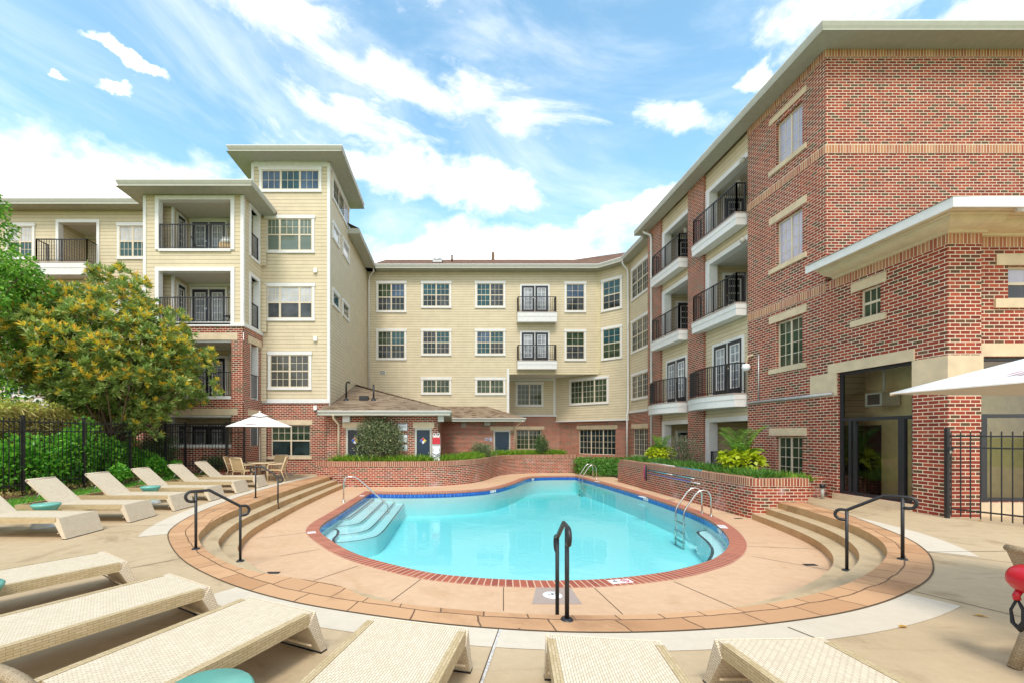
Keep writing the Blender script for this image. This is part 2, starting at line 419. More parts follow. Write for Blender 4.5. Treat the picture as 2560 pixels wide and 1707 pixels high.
def m_tile():
    m, t, p, o = new_mat('blue_tile')
    uv = uvn(t)
    b = t.add('ShaderNodeTexBrick'); t.l.new(uv, b.inputs['Vector'])
    b.inputs['Scale'].default_value = 1; b.inputs['Brick Width'].default_value = .152; b.inputs['Row Height'].default_value = .152
    b.inputs['Mortar Size'].default_value = .005; b.offset = 0
    t.set(b.inputs['Color1'], (.015, .09, .42)); t.set(b.inputs['Color2'], (.025, .14, .54)); t.set(b.inputs['Mortar'], (.30, .42, .55))
    t.set(p.inputs['Base Color'], b.outputs['Color']); p.inputs['Roughness'].default_value = .15
m_tile()

def m_plaster():
    m, t, p, o = new_mat('pool_plaster')
    n = t.noise(objc(t), .5, 5)
    t.set(p.inputs['Base Color'], t.ramp(n, [(.3, (.74, .935, .945)), (.7, (.79, .955, .96))])); p.inputs['Roughness'].default_value = .8
m_plaster()

def m_water():
    m, t, p, o = new_mat('pool_water')
    t.n.remove(p)
    tr = t.add('ShaderNodeBsdfTransparent'); tr.inputs[0].default_value = (.93, .985, .99, 1)
    gl = t.add('ShaderNodeBsdfGlossy'); gl.inputs['Roughness'].default_value = .035
    fr = t.add('ShaderNodeFresnel'); fr.inputs[0].default_value = 1.33
    v = objc(t)
    h = t.math('ADD', t.noise(v, 1.6, 3, .5, .4), t.math('MULTIPLY', t.noise(v, 5.5, 2), .3))
    b = t.add('ShaderNodeBump'); b.inputs['Strength'].default_value = .12; b.inputs['Distance'].default_value = .05; t.set(b.inputs['Height'], h)
    t.l.new(b.outputs[0], gl.inputs['Normal']); t.l.new(b.outputs[0], fr.inputs['Normal'])
    f = t.math('MULTIPLY', fr.outputs[0], .85)
    ms = t.add('ShaderNodeMixShader'); t.set(ms.inputs[0], f); t.l.new(tr.outputs[0], ms.inputs[1]); t.l.new(gl.outputs[0], ms.inputs[2])
    t.l.new(ms.outputs[0], o.inputs[0])
    va = t.add('ShaderNodeVolumeAbsorption'); va.inputs[0].default_value = (.18, .93, .965, 1); va.inputs[1].default_value = .30
    t.l.new(va.outputs[0], o.inputs[1])
m_water()

def m_pane_clear():
    m, t, p, o = new_mat('glass_clear')
    t.n.remove(p)
    tr = t.add('ShaderNodeBsdfTransparent'); tr.inputs[0].default_value = (.93, .94, .88, 1)
    gl = t.add('ShaderNodeBsdfGlossy'); gl.inputs['Roughness'].default_value = .01
    fr = t.add('ShaderNodeFresnel'); fr.inputs[0].default_value = 1.8
    ms = t.add('ShaderNodeMixShader'); t.l.new(fr.outputs[0], ms.inputs[0]); t.l.new(tr.outputs[0], ms.inputs[1]); t.l.new(gl.outputs[0], ms.inputs[2])
    t.l.new(ms.outputs[0], o.inputs[0])
m_pane_clear()

def m_lawn():
    m, t, p, o = new_mat('lawn_green')
    v = objc(t)
    c = t.ramp(t.noise(v, 40, 6, .7), [(.3, (.06, .16, .012)), (.7, (.20, .36, .03))])
    t.set(p.inputs['Base Color'], c); p.inputs['Roughness'].default_value = .9
    bump(t, p, t.noise(v, 120, 3), .8, .02)
m_lawn()
m_leaf('magnolia_green', [(0, (.14, .25, .06)), (.4, (.26, .40, .09)), (.75, (.42, .52, .13)), (1, (.64, .68, .28))], .35, .32, .5)
m_leaf('magnolia_gold', [(0, (.74, .66, .07)), (.45, (.88, .68, .07)), (.8, (.88, .56, .07)), (1, (.78, .38, .06))], .4, .35)
m_leaf('tree_green', [(0, (.09, .26, .03)), (.5, (.20, .46, .05)), (1, (.42, .66, .10))], .45, .4)
m_leaf('bush_green', [(0, (0.060, 0.255, 0.030)), (.5, (0.165, 0.510, 0.045)), (1, (0.405, 0.780, 0.090))], .4, .35)
m_leaf('dark_shrub', [(0, (0.045, 0.105, 0.038)), (.5, (0.105, 0.195, 0.060)), (1, (0.225, 0.330, 0.105))], .4, .25)
m_leaf('azalea_green', [(0, (0.111, 0.156, 0.078)), (.5, (0.208, 0.273, 0.117)), (.85, (0.377, 0.416, 0.208)), (1, (0.546, 0.494, 0.312))], .5, .25)
m_leaf('rose_leaf', [(0, (0.070, 0.119, 0.056)), (.5, (0.154, 0.210, 0.105)), (.8, (0.308, 0.252, 0.154)), (.93, (0.252, 0.224, 0.140)), (1, (0.700, 0.084, 0.224))], .5, .25)
m_leaf('hedge_straw', [(0, (0.280, 0.238, 0.070)), (.45, (0.504, 0.406, 0.126)), (.8, (0.644, 0.532, 0.182)), (1, (0.784, 0.658, 0.266))], .6, .3)
m_leaf('hedge_top', [(0, (.42, .44, .08)), (.5, (.64, .62, .12)), (.8, (.48, .62, .14)), (1, (.80, .62, .25))], .6, .35)
m_leaf('liriope', [(0, (0.081, 0.234, 0.021)), (.5, (0.234, 0.486, 0.036)), (1, (0.576, 0.756, 0.090))], .4, .35)
m_leaf('liriope_dark', [(0, (0.050, 0.167, 0.027)), (.5, (0.117, 0.332, 0.039)), (1, (0.273, 0.507, 0.098))], .4, .3)
m_leaf('potato_vine', [(0, (.30, .40, .01)), (.5, (.47, .56, .015)), (1, (.58, .62, .04))], .4, .35)
m_leaf('palm_green', [(0, (0.070, 0.210, 0.028)), (.5, (0.182, 0.406, 0.042)), (1, (0.392, 0.560, 0.084))], .35, .35)

# ------------------------------------------------------------------ mesh helpers
class MB:
    def __init__(s): s.v = []; s.f = []; s.uv = []; s.m = []; s.mats = []; s.smooth = []
    def mi(s, mat):
        if mat not in s.mats: s.mats.append(mat)
        return s.mats.index(mat)
    def face(s, pts, mat, uvs=None, smooth=False):
        i = len(s.v); pts = [Vector(p) for p in pts]; s.v += pts
        s.f.append(list(range(i, i + len(pts))))
        if uvs is None: uvs = auto_uv(pts)
        s.uv.append(uvs); s.m.append(s.mi(mat)); s.smooth.append(smooth)
    def hexa(s, b, tp, mat, skip=()):
        """b: 4 bottom points counter-clockwise seen from above, tp: the 4 above them"""
        if 'b' not in skip: s.face([b[3], b[2], b[1], b[0]], mat)
        if 't' not in skip: s.face(tp, mat)
        for k in range(4):
            if k in skip: continue
            j = (k + 1) % 4
            s.face([b[k], b[j], tp[j], tp[k]], mat)
    def box(s, x0, x1, y0, y1, z0, z1, mat, skip=()):
        b = [(x0, y0), (x1, y0), (x1, y1), (x0, y1)]
        s.hexa([(x, y, z0) for x, y in b], [(x, y, z1) for x, y in b], mat, skip)
    def tube(s, path, r, mat, n=8, caps=True, smooth=True):
        path = [Vector(p) for p in path]
        rr = r if isinstance(r, (list, tuple)) else [r] * len(path)
        rings = []; prev = None
        for k, p in enumerate(path):
            d = (path[min(k + 1, len(path) - 1)] - path[max(k - 1, 0)])
            d = d.normalized() if d.length > 1e-9 else Vector((0, 0, 1))
            if prev is None:
                a = d.orthogonal().normalized()
            else:
                a = prev - d * prev.dot(d)
                a = a.normalized() if a.length > 1e-6 else d.orthogonal().normalized()
            prev = a; b = d.cross(a)
            rings.append([p + (a * math.cos(2 * math.pi * q / n) + b * math.sin(2 * math.pi * q / n)) * rr[k] for q in range(n)])
        L = 0
        for k in range(len(rings) - 1):
            L2 = L + (path[k + 1] - path[k]).length
            for q in range(n):
                q2 = (q + 1) % n; c = 2 * math.pi * rr[k] / n
                s.face([rings[k][q], rings[k][q2], rings[k + 1][q2], rings[k + 1][q]], mat, [(q * c, L), (q * c + c, L), (q * c + c, L2), (q * c, L2)], smooth)
            L = L2
        if caps:
            s.face(list(reversed(rings[0])), mat); s.face(rings[-1], mat)
    def lathe(s, prof, mat, c=(0, 0, 0), n=24, smooth=True):
        c = Vector(c)
        for k in range(len(prof) - 1):
            for q in range(n):
                a0, a1 = 2 * math.pi * q / n, 2 * math.pi * (q + 1) / n
                P = lambda rz, a: c + Vector((rz[0] * math.cos(a), rz[0] * math.sin(a), rz[1]))
                pts = [P(prof[k], a0), P(prof[k], a1), P(prof[k + 1], a1), P(prof[k + 1], a0)]
                if prof[k][0] < 1e-6: pts = [pts[0], pts[2], pts[3]]
                elif prof[k + 1][0] < 1e-6: pts = [pts[0], pts[1], pts[2]]
                s.face(pts, mat, None, smooth)
    def prism(s, poly, z0, z1, mat, side=None, bottom=False):
        side = side or mat
        tri = tessellate_polygon([[Vector((x, y, 0)) for x, y in poly]])
        for tr in tri:
            q = [poly[i] for i in tr]
            ar = (q[1][0] - q[0][0]) * (q[2][1] - q[0][1]) - (q[1][1] - q[0][1]) * (q[2][0] - q[0][0])
            if ar < 0: q = q[::-1]
            s.face([(x, y, z1) for x, y in q], mat, [(x, y) for x, y in q])
            if bottom: s.face([(x, y, z0) for x, y in q[::-1]], mat, [(x, y) for x, y in q[::-1]])
        area = sum(poly[i][0] * poly[(i + 1) % len(poly)][1] - poly[(i + 1) % len(poly)][0] * poly[i][1] for i in range(len(poly)))
        pl = poly if area > 0 else poly[::-1]
        L = 0
        for i in range(len(pl)):
            a, b = pl[i], pl[(i + 1) % len(pl)]
            d = math.hypot(b[0] - a[0], b[1] - a[1])
            s.face([(*a, z0), (*b, z0), (*b, z1), (*a, z1)], side, [(L, z0), (L + d, z0), (L + d, z1), (L, z1)]); L += d
    def build(s, name, parent=None, world=False):
        me = bpy.data.meshes.new(name)
        me.from_pydata([tuple(v) for v in s.v], [], s.f)
        for mt in s.mats: me.materials.append(MAT[mt])
        if len(s.f):
            me.polygons.foreach_set('material_index', s.m)
            me.polygons.foreach_set('use_smooth', s.smooth)
            ul = me.uv_layers.new(name='UVMap')
            ul.data.foreach_set('uv', [c for u in s.uv for q in u for c in q])
        if any(s.smooth):
            import bmesh
            bm = bmesh.new(); bm.from_mesh(me); bmesh.ops.remove_doubles(bm, verts=bm.verts, dist=1e-5); bm.to_mesh(me); bm.free()
        me.update()
        o = bpy.data.objects.new(name, me); col.objects.link(o)
        if parent is not None: o.parent = parent
        return o

def auto_uv(pts):
    e = (pts[1] - pts[0])
    e = e.normalized() if e.length > 1e-9 else Vector((1, 0, 0))
    n = Vector((0, 0, 0))
    for i in range(1, len(pts) - 1): n += (pts[i] - pts[0]).cross(pts[i + 1] - pts[0])
    n = n.normalized() if n.length > 1e-12 else Vector((0, 0, 1))
    if abs(n.z) < .9:                      # keep u horizontal on upright faces
        h = Vector((0, 0, 1)).cross(n)
        if h.length > 1e-6: e = h.normalized()
    w = n.cross(e)
    return [(p.dot(e), p.dot(w)) for p in pts]

def tag(o, label=None, cat=None, group=None, kind=None):
    if label: o['label'] = label
    if cat: o['category'] = cat
    if group: o['group'] = group
    if kind: o['kind'] = kind
    return o
def thing(name, label, cat, loc=(0, 0, 0), rz=0.0, group=None):
    o = bpy.data.objects.new(name, None); col.objects.link(o)
    o.location = loc; o.rotation_euler = (0, 0, rz); o.empty_display_size = .2
    return tag(o, label, cat, group)
def kids(o): return [c for c in bpy.data.objects if c.parent == o]
def dup(o, loc=None, rz=None, label=None, parent=None):
    c = o.copy(); col.objects.link(c)
    if parent is not None: c.parent = parent
    if loc is not None: c.location = loc
    if rz is not None: c.rotation_euler = (0, 0, rz)
    if label: c['label'] = label
    for k in kids(o): dup(k, parent=c)
    return c

def G(px, py, z=0.0):
    """survey: point of the photograph on the level z"""
    d = F * (EYE - z) / (py - CY)
    return ((px - CX) / F * d, d)

class Fr:
    """a wall plane: u along it, z up, n outwards"""
    def __init__(s, o, u, n):
        s.o = Vector((o[0], o[1], 0)); s.u = Vector((u[0], u[1], 0)).normalized(); s.n = Vector((n[0], n[1], 0)).normalized()
        s.flip = s.u.cross(Vector((0, 0, 1))).dot(s.n) < 0
    def P(s, u, z, n=0.0): return s.o + s.u * u + s.n * n + Vector((0, 0, z))
    def at(s, px, py):
        r = Vector(((px - CX) / F, 1, (CY - py) / F))
        t = s.o.dot(s.n) / r.dot(s.n)
        p = r * t
        return ((p - s.o).dot(s.u), EYE + p.z)
    def rect(s, x0, y0, x1, y1):
        """photo box (upper-left, lower-left given at its left edge) -> u0,u1,z0,z1"""
        ua, zt = s.at(x0, y0); _, zb = s.at(x0, y1); ub, _ = s.at(x1, y1)
        return min(ua, ub), max(ua, ub), zb, zt
    def quad(s, mb, u0, u1, z0, z1, n, mat, uo=0.0):
        pts = [s.P(u0, z0, n), s.P(u1, z0, n), s.P(u1, z1, n), s.P(u0, z1, n)]
        uv = [(u0 + uo, z0), (u1 + uo, z0), (u1 + uo, z1), (u0 + uo, z1)]
        if s.flip: pts.reverse(); uv.reverse()
        mb.face(pts, mat, uv)
    def box(s, mb, u0, u1, z0, z1, n0, n1, mat, back=False):
        """a board on the wall from n0 to n1"""
        s.quad(mb, u0, u1, z0, z1, n1, mat)
        c = [(u0, z0), (u1, z0), (u1, z1), (u0, z1)]
        for k in range(4):
            a, b = c[k], c[(k + 1) % 4]
            pts = [s.P(*a, n0), s.P(*b, n0), s.P(*b, n1), s.P(*a, n1)]
            if s.flip: pts.reverse()
            mb.face(pts, mat)
        if back: s.quad(mb, u0, u1, z0, z1, n0, mat)
    def wall(s, mb, u0, u1, z0, z1, mat, holes=(), reveal=0.0, rmat=None, n=0.0, uo=0.0):
        us = sorted({u0, u1, *[min(max(h[k], u0), u1) for h in holes for k in (0, 1)]})
        zs = sorted({z0, z1, *[min(max(h[k], z0), z1) for h in holes for k in (2, 3)]})
        for a, b in zip(us, us[1:]):
            for c, d in zip(zs, zs[1:]):
                mu, mz = (a + b) / 2, (c + d) / 2
                if b - a < 1e-5 or d - c < 1e-5 or any(h[0] < mu < h[1] and h[2] < mz < h[3] for h in holes): continue
                s.quad(mb, a, b, c, d, n, mat, uo)
        if reveal:
            for h in holes:
                rm = rmat or mat
                c = [(h[0], h[2]), (h[1], h[2]), (h[1], h[3]), (h[0], h[3])]
                for k in range(4):
                    a, b = c[k], c[(k + 1) % 4]
                    pts = [s.P(*a, n - reveal), s.P(*a, n), s.P(*b, n), s.P(*b, n - reveal)]
                    if s.flip: pts.reverse()
                    if k in (1, 3): uv = [(n - reveal, a[1]), (n, a[1]), (n, b[1]), (n - reveal, b[1])]
                    else: uv = [(a[0], n - reveal), (a[0], n), (b[0], n), (b[0], n - reveal)]
                    if s.flip: uv.reverse()
                    mb.face(pts, rm, uv)

GL = ['glass_dark', 'glass_teal', 'glass_grey', 'glass_blue']

def window(par, fr, box, lights=2, mun=(3, 2), hung=True, style='siding', glass='glass_dark', glass2=None, widths=None, lintel=None, sill=None, name='window', munlow=True):
    """box = casing outer (siding) or brick opening: u0,u1,z0,z1"""
    u0, u1, z0, z1 = box
    mb = MB(); pane = MB()
    if style == 'siding':
        cw, hd, so = .10, .15, .11
        fr.box(mb, u0 - .03, u1 + .03, z1 - hd, z1, -.01, .065, 'white_trim')
        fr.box(mb, u0, u0 + cw, z0 + so, z1 - hd, -.01, .045, 'white_trim'); fr.box(mb, u1 - cw, u1, z0 + so, z1 - hd, -.01, .045, 'white_trim')
        fr.box(mb, u0 - .015, u1 + .015, z0, z0 + so, -.01, .06, 'white_trim')
        a, b, c, d = u0 + cw, u1 - cw, z0 + so, z1 - hd; nb = .004
    else:
        a, b, c, d = u0, u1, z0, z1; nb = -.115
    fw = .045
    fr.box(mb, a, b, d - fw, d, nb - .02, nb + .03, 'cream_sash'); fr.box(mb, a, b, c, c + fw, nb - .02, nb + .03, 'cream_sash')
    fr.box(mb, a, a + fw, c + fw, d - fw, nb - .02, nb + .03, 'cream_sash'); fr.box(mb, b - fw, b, c + fw, d - fw, nb - .02, nb + .03, 'cream_sash')
    A, B, C, D = a + fw, b - fw, c + fw, d - fw
    ws = widths or [1] * lights; tot = sum(ws); mul = .085 if style == 'siding' else .06
    avail = (B - A) - mul * (len(ws) - 1); x = A
    for k, w in enumerate(ws):
        xe = x + avail * w / tot
        if k < len(ws) - 1: fr.box(mb, xe, xe + mul, C, D, nb - .02, nb + .028, 'cream_sash')
        zm = (C + D) / 2
        if hung: fr.box(mb, x, xe, zm - .03, zm + .03, nb - .02, nb + .024, 'cream_sash')
        mt = .018
        spans = [(C, zm - .03), (zm + .03, D)] if hung else [(C, D)]
        for si, (za, zb) in enumerate(spans):
            if hung and si == 0 and not munlow: continue
            for q in range(1, mun[0]):
                xx = x + (xe - x) * q / mun[0]; fr.box(mb, xx - mt / 2, xx + mt / 2, za, zb, nb, nb + .013, 'cream_sash')
            for q in range(1, mun[1]):
                zz = za + (zb - za) * q / mun[1]; fr.box(mb, x, xe, zz - mt / 2, zz + mt / 2, nb, nb + .011, 'cream_sash')
        for si, (za, zb) in enumerate(spans):
            g = glass2 if (glass2 and ((hung and si == 0))) else glass
            if isinstance(g, (list, tuple)): g = g[k % len(g)]
            fr.quad(pane, x, xe, za, zb, nb + .004, g)
        x = xe + mul
    w = mb.build(name, par); pane.build('pane', w)
    if lintel:
        l = MB(); fr.box(l, lintel[0], lintel[1], lintel[2], lintel[3], -.02, .022, 'stone_trim'); l.build('lintel', w)
    if sill:
        l = MB(); fr.box(l, sill[0], sill[1], sill[2], sill[3], -.12, .045, 'stone_trim'); l.build('sill', w)
    return w

def french_door(par, fr, box, n=0.0, leaves=2, paint='navy_paint', glass='glass_door', frame='white_trim', mun=(2, 5)):
    u0, u1, z0, z1 = box
    mb = MB(); pane = MB(); hd = MB()
    fw = .10
    fr.box(mb, u0, u0 + fw, z0, z1, n - .01, n + .05, frame); fr.box(mb, u1 - fw, u1, z0, z1, n - .01, n + .05, frame); fr.box(mb, u0 + fw, u1 - fw, z1 - fw, z1, n - .01, n + .05, frame)
    A, B, D = u0 + fw, u1 - fw, z1 - fw
    mid = .05 if leaves == 2 else 0
    lw = ((B - A) - mid * (leaves - 1)) / leaves
    for k in range(leaves):
        x = A + k * (lw + mid); xe = x + lw
        if k: fr.box(mb, x - mid, x, z0, D, n - .01, n + .045, frame)
        st = lw * .17; bt = .25; tp = .14
        fr.box(mb, x, x + st, z0, D, n - .01, n + .03, paint); fr.box(mb, xe - st, xe, z0, D, n - .01, n + .03, paint)
        fr.box(mb, x + st, xe - st, z0, z0 + bt, n - .01, n + .03, paint); fr.box(mb, x + st, xe - st, D - tp, D, n - .01, n + .03, paint)
        a, b, c, d = x + st, xe - st, z0 + bt, D - tp; t_ = .03
        fr.box(mb, a, a + t_, c, d, n, n + .042, frame); fr.box(mb, b - t_, b, c, d, n, n + .042, frame)
        fr.box(mb, a + t_, b - t_, c, c + t_, n, n + .042, frame); fr.box(mb, a + t_, b - t_, d - t_, d, n, n + .042, frame)
        for q in range(1, mun[0]):
            xx = a + (b - a) * q / mun[0]; fr.box(mb, xx - .012, xx + .012, c + t_, d - t_, n, n + .022, frame)
        for q in range(1, mun[1]):
            zz = c + (d - c) * q / mun[1]; fr.box(mb, a + t_, b - t_, zz - .012, zz + .012, n, n + .02, frame)
        fr.quad(pane, a + t_, b - t_, c + t_, d - t_, n + .008, glass)
    w = mb.build('door', par); pane.build('pane', w)
    hx = A + lw - .07 if leaves == 2 else B - .07
    fr.box(hd, hx - .015, hx + .015, z0 + .98, z0 + 1.06, n + .03, n + .07, 'steel'); fr.box(hd, hx - .09, hx - .015, z0 + 1.0, z0 + 1.025, n + .055, n + .07, 'steel')
    hd.build('handle', w)
    return w

def railing(par, paths, z0, z1, post_at=(), step=.115, name='railing', ps=.022, br=.009):
    """black picket railing along plan polylines"""
    mb = MB()
    for path in paths:
        for a, b in zip(path, path[1:]):
            a, b = Vector((*a, 0)), Vector((*b, 0)); L = (b - a).length
            d = (b - a).normalized(); nn = Vector((-d.y, d.x, 0))
            def bar(p0, p1, za, zb, w):
                q = [p0 + nn * w, p0 - nn * w, p1 - nn * w, p1 + nn * w]
                mb.hexa([(v.x, v.y, za) for v in q[::1]], [(v.x, v.y, zb) for v in q], 'black_metal')
            bar(a, b, z1 - .035, z1, .022); bar(a, b, z0 + .07, z0 + .095, .015)
            n = max(1, int(round(L / step)))
            for k in range(1, n):
                p = a + d * (L * k / n); bar(p - d * br, p + d * br, z0 + .09, z1 - .03, br)
            for p in (a, b): bar(p - d * ps, p + d * ps, z0, z1 - .002, ps)
    for p in post_at: mb.box(p[0] - ps, p[0] + ps, p[1] - ps, p[1] + ps, z0, z1 + .003, 'black_metal')
    return mb.build(name, par)

def eave(par, wl, ol, z0, z1, name='eave', close=False, lip=.03, roof=None, rise=0.0):
    """boxed eave: wl wall polyline, ol outer polyline (same count), soffit at z0, gutter z0..z1"""
    mb = MB()
    for k in range(len(wl) - 1):
        a, b, c, d = wl[k], wl[k + 1], ol[k + 1], ol[k]
        mb.face([(*a, z0), (*d, z0), (*c, z0), (*b, z0)], 'soffit_paint')
        def off(p, q, t): return (p[0] + (q[0] - p[0]) * t, p[1] + (q[1] - p[1]) * t)
        h = z1 - z0
        d1, c1 = off(d, a, .10), off(c, b, .10)
        d2, c2 = off(d, a, .05), off(c, b, .05)
        mb.face([(*d1, z0 - .002), (*c1, z0 - .002), (*c1, z0 + h * .3), (*d1, z0 + h * .3)], 'eave_paint')
        mb.face([(*d1, z0 + h * .3), (*c1, z0 + h * .3), (*c2, z0 + h * .55), (*d2, z0 + h * .55)], 'eave_paint')
        mb.face([(*d2, z0 + h * .55), (*c2, z0 + h * .55), (*c, z1 - lip), (*d, z1 - lip)], 'eave_paint')
        mb.face([(*d, z1 - lip), (*c, z1 - lip), (*c, z1), (*d, z1)], 'white_trim')
        mb.face([(*d, z1), (*c, z1), (*b, z1 + rise), (*a, z1 + rise)], roof or 'roof_membrane')
    for (w_, o_) in ((wl[0], ol[0]), (wl[-1], ol[-1])):
        mb.face([(*w_, z0), (*o_, z0), (*o_, z1), (*w_, z1)], 'eave_paint')
    return mb.build(name, par)

def downspout(par, pts, r=.045, mat='white_trim', name='downspout'):
    mb = MB(); mb.tube(pts, r, mat, 8); return mb.build(name, par)

# ------------------------------------------------------------------ curves in plan
def catmull(pts, n=8, closed=False):
    P = [Vector((p[0], p[1])) for p in pts]; out = []
    m = len(P)
    rng = range(m if closed else m - 1)
    for i in rng:
        p0 = P[(i - 1) % m] if closed or i > 0 else P[0] * 2 - P[1]
        p1, p2 = P[i], P[(i + 1) % m]
        p3 = P[(i + 2) % m] if closed or i + 2 < m else P[-1] * 2 - P[-2]
        for k in range(n):
            t = k / n
            out.append(tuple(.5 * ((2 * p1) + (p2 - p0) * t + (2 * p0 - 5 * p1 + 4 * p2 - p3) * t * t + (3 * p1 - p0 - 3 * p2 + p3) * t ** 3)))
    if not closed: out.append(tuple(P[-1]))
    return out
def offset(pts, d, closed=False):
    """shift to the left of the walking direction by d"""
    out = []; m = len(pts)
    for i in range(m):
        a = Vector(pts[(i - 1) % m] if closed or i else pts[0]); b = Vector(pts[i]); c = Vector(pts[(i + 1) % m] if closed or i < m - 1 else pts[-1])
        d1 = (b - a); d2 = (c - b)
        if d1.length < 1e-9: d1 = d2
        if d2.length < 1e-9: d2 = d1
        n1 = Vector((-d1.y, d1.x)).normalized(); n2 = Vector((-d2.y, d2.x)).normalized()
        n = n1 + n2
        n = n.normalized() if n.length > 1e-6 else n1
        k = max(.45, n.dot(n1))
        q = b + n * (d / k); out.append((q.x, q.y))
    return out
def strip(mb, A, B, za, zb, mat, closed=False, v0=0.0, smooth=False):
    """band between two plan polylines; uv = length along A, distance across"""
    m = len(A); L = 0
    for i in range(m if closed else m - 1):
        j = (i + 1) % m
        l2 = L + math.hypot(A[j][0] - A[i][0], A[j][1] - A[i][1])
        w, wj = (math.hypot(B[q][0] - A[q][0], B[q][1] - A[q][1]) + abs(zb - za) for q in (i, j))
        mb.face([(*A[i], za), (*A[j], za), (*B[j], zb), (*B[i], zb)], mat, [(L, v0), (l2, v0), (l2, v0 + wj), (L, v0 + w)], smooth)
        L = l2
def sheet(mb, loops, z, mat):
    """flat sheet from an outer loop and holes"""
    vs = [Vector((x, y, 0)) for lp in loops for x, y in lp]
    for tr in tessellate_polygon([[Vector((x, y, 0)) for x, y in lp] for lp in loops]):
        q = [vs[i] for i in tr]
        if (q[1] - q[0]).cross(q[2] - q[0]).z < 0: q.reverse()
        mb.face([(p.x, p.y, z) for p in q], mat, [(p.x, p.y) for p in q])

def resample(pts, n):
    L = [0]
    for a, b in zip(pts, pts[1:]): L.append(L[-1] + math.hypot(b[0] - a[0], b[1] - a[1]))
    out = []; j = 0
    for k in range(n):
        t = L[-1] * k / (n - 1)
        while j < len(L) - 2 and L[j + 1] < t: j += 1
        f = (t - L[j]) / max(1e-9, L[j + 1] - L[j]); out.append((pts[j][0] + (pts[j + 1][0] - pts[j][0]) * f, pts[j][1] + (pts[j + 1][1] - pts[j][1]) * f))
    return out
ZD = -0.45                                   # pool deck, three risers below the terrace
# stamped border: inner nosing and outer edge
ring_in = catmull([(-5.05, 18.1), (-5.10, 15.5), (-5.10, 13.2), (-5.02, 11.2), (-4.86, 9.2), (-4.50, 7.85), (-4.12, 7.1), (-3.45, 6.25), (-2.55, 5.5), (-1.35, 4.98),
                   (-0.8, 4.52), (0.25, 4.22), (1.3, 4.12), (2.3, 4.2), (3.3, 4.45), (4.25, 4.85), (5.1, 5.36), (5.78, 5.86), (6.35, 6.36), (6.88, 6.98), (7.34, 7.72), (7.72, 8.62), (8.04, 9.8), (8.30, 11.05), (8.34, 11.30)], 6)
C0 = (1.39, 10.9)
def arc(a0, a1, r, n=40):
    return [(C0[0] + r * math.cos(R(a0 + (a1 - a0) * k / n)), C0[1] + r * math.sin(R(a0 + (a1 - a0) * k / n))) for k in range(n + 1)]
ring_out = catmull([(-5.62, 18.35), (-5.85, 16.2), (-5.93, 14.5), (-5.93, 12.6), (-5.80, 10.9), (-5.54, 9.3), (-5.18, 8.1), (-4.70, 7.22), (-3.72, 6.0), (-2.72, 5.12), (-1.80, 4.54),
                    (-0.9, 4.17), (0.15, 3.88), (1.2, 3.76), (2.3, 3.83), (3.4, 4.07), (4.3, 4.4), (5.15, 4.85), (5.8, 5.28), (6.4, 5.8), (6.98, 6.42), (7.52, 7.2), (8.07, 8.35), (8.42, 9.2), (8.72, 10.2), (8.95, 11.10), (8.98, 11.3)], 6)
hole = [p for p in ring_in] + [(8.34, 11.6), (7.95, 11.6), (7.95, 20.3), (10.35, 20.3), (10.35, 26.9), (7.5, 26.9), (7.0, 25.35), (5.6, 25.1), (3.4, 24.6), (2.2, 23.1), (1.4, 20.95), (.5, 19.5), (-.8, 18.5), (-1.9, 18.35), (-5.05, 18.3)]
mb = MB()
sheet(mb, [[(-9.05, -6), (30, -6), (30, 40), (-9.05, 40)], hole], 0.0, 'terrace_concrete')
tag(mb.build('terrace'), kind='structure')
mb = MB(); mb.face([(-900, -900, -2.2), (900, -900, -2.2), (900, 1500, -2.2), (-900, 1500, -2.2)], 'lawn_green')
tag(mb.build('ground'), kind='structure')

mb = MB()
strip(mb, resample(ring_out, 170), resample(ring_in, 170), .004, .004, 'stamped_stone')
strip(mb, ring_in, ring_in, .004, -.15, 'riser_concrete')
tag(mb.build('stone_border'), kind='structure')

# steps down to the pool deck (walking left-back -> front -> right: the deck lies on the left hand)
s1 = offset(ring_in, .30); s2 = offset(ring_in, .60)
for k, (a, b, z) in enumerate(((ring_in, s1, -.15), (s1, s2, -.30))):
    mb = MB()
    strip(mb, a, b, z, z, 'step_concrete')
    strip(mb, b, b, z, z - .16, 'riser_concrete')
    tag(mb.build('deck_step'), kind='structure')

# pool outline: outer edge of the brick coping
seg1 = catmull([(-3.36, 16.82), (-3.39, 14.9), (-3.41, 13.2), (-3.43, 11.8), (-3.46, 10.9), (-3.38, 10.1), (-3.14, 9.45), (-2.62, 8.6), (-2.1, 7.88), (-1.5, 7.28), (-.55, 6.6), (.2, 6.32), (.85, 6.2), (1.61, 6.16), (2.5, 6.27), (3.55, 6.62),
                (4.5, 7.18), (5.05, 7.65), (5.5, 8.15), (5.95, 8.8), (6.42, 9.75), (6.76, 10.7), (7.0, 11.8), (7.16, 13.6), (7.2, 16), (7.12, 19), (6.98, 21.4), (6.80, 23.40)], 6)
seg2 = catmull([(6.80, 23.40), (5.8, 23.42), (4.85, 23.28), (4.1, 22.95), (3.55, 22.2), (3.1, 21.15), (2.5, 19.75), (1.85, 18.5), (1.2, 17.65), (.1, 17.0), (-.9, 16.74), (-1.9, 16.66), (-3.36, 16.82)], 6)
pool_out = seg1[:-1] + seg2[:-1]            # counter-clockwise
pool_in = offset(pool_out, .30, True)
pool_wall = offset(pool_out, .285, True)
mb = MB()
deck_outer = [(-6, 3.6), (10.3, 3.6), (10.3, 27.5), (-6, 27.5)]
deck_lim = offset(ring_in, .58)
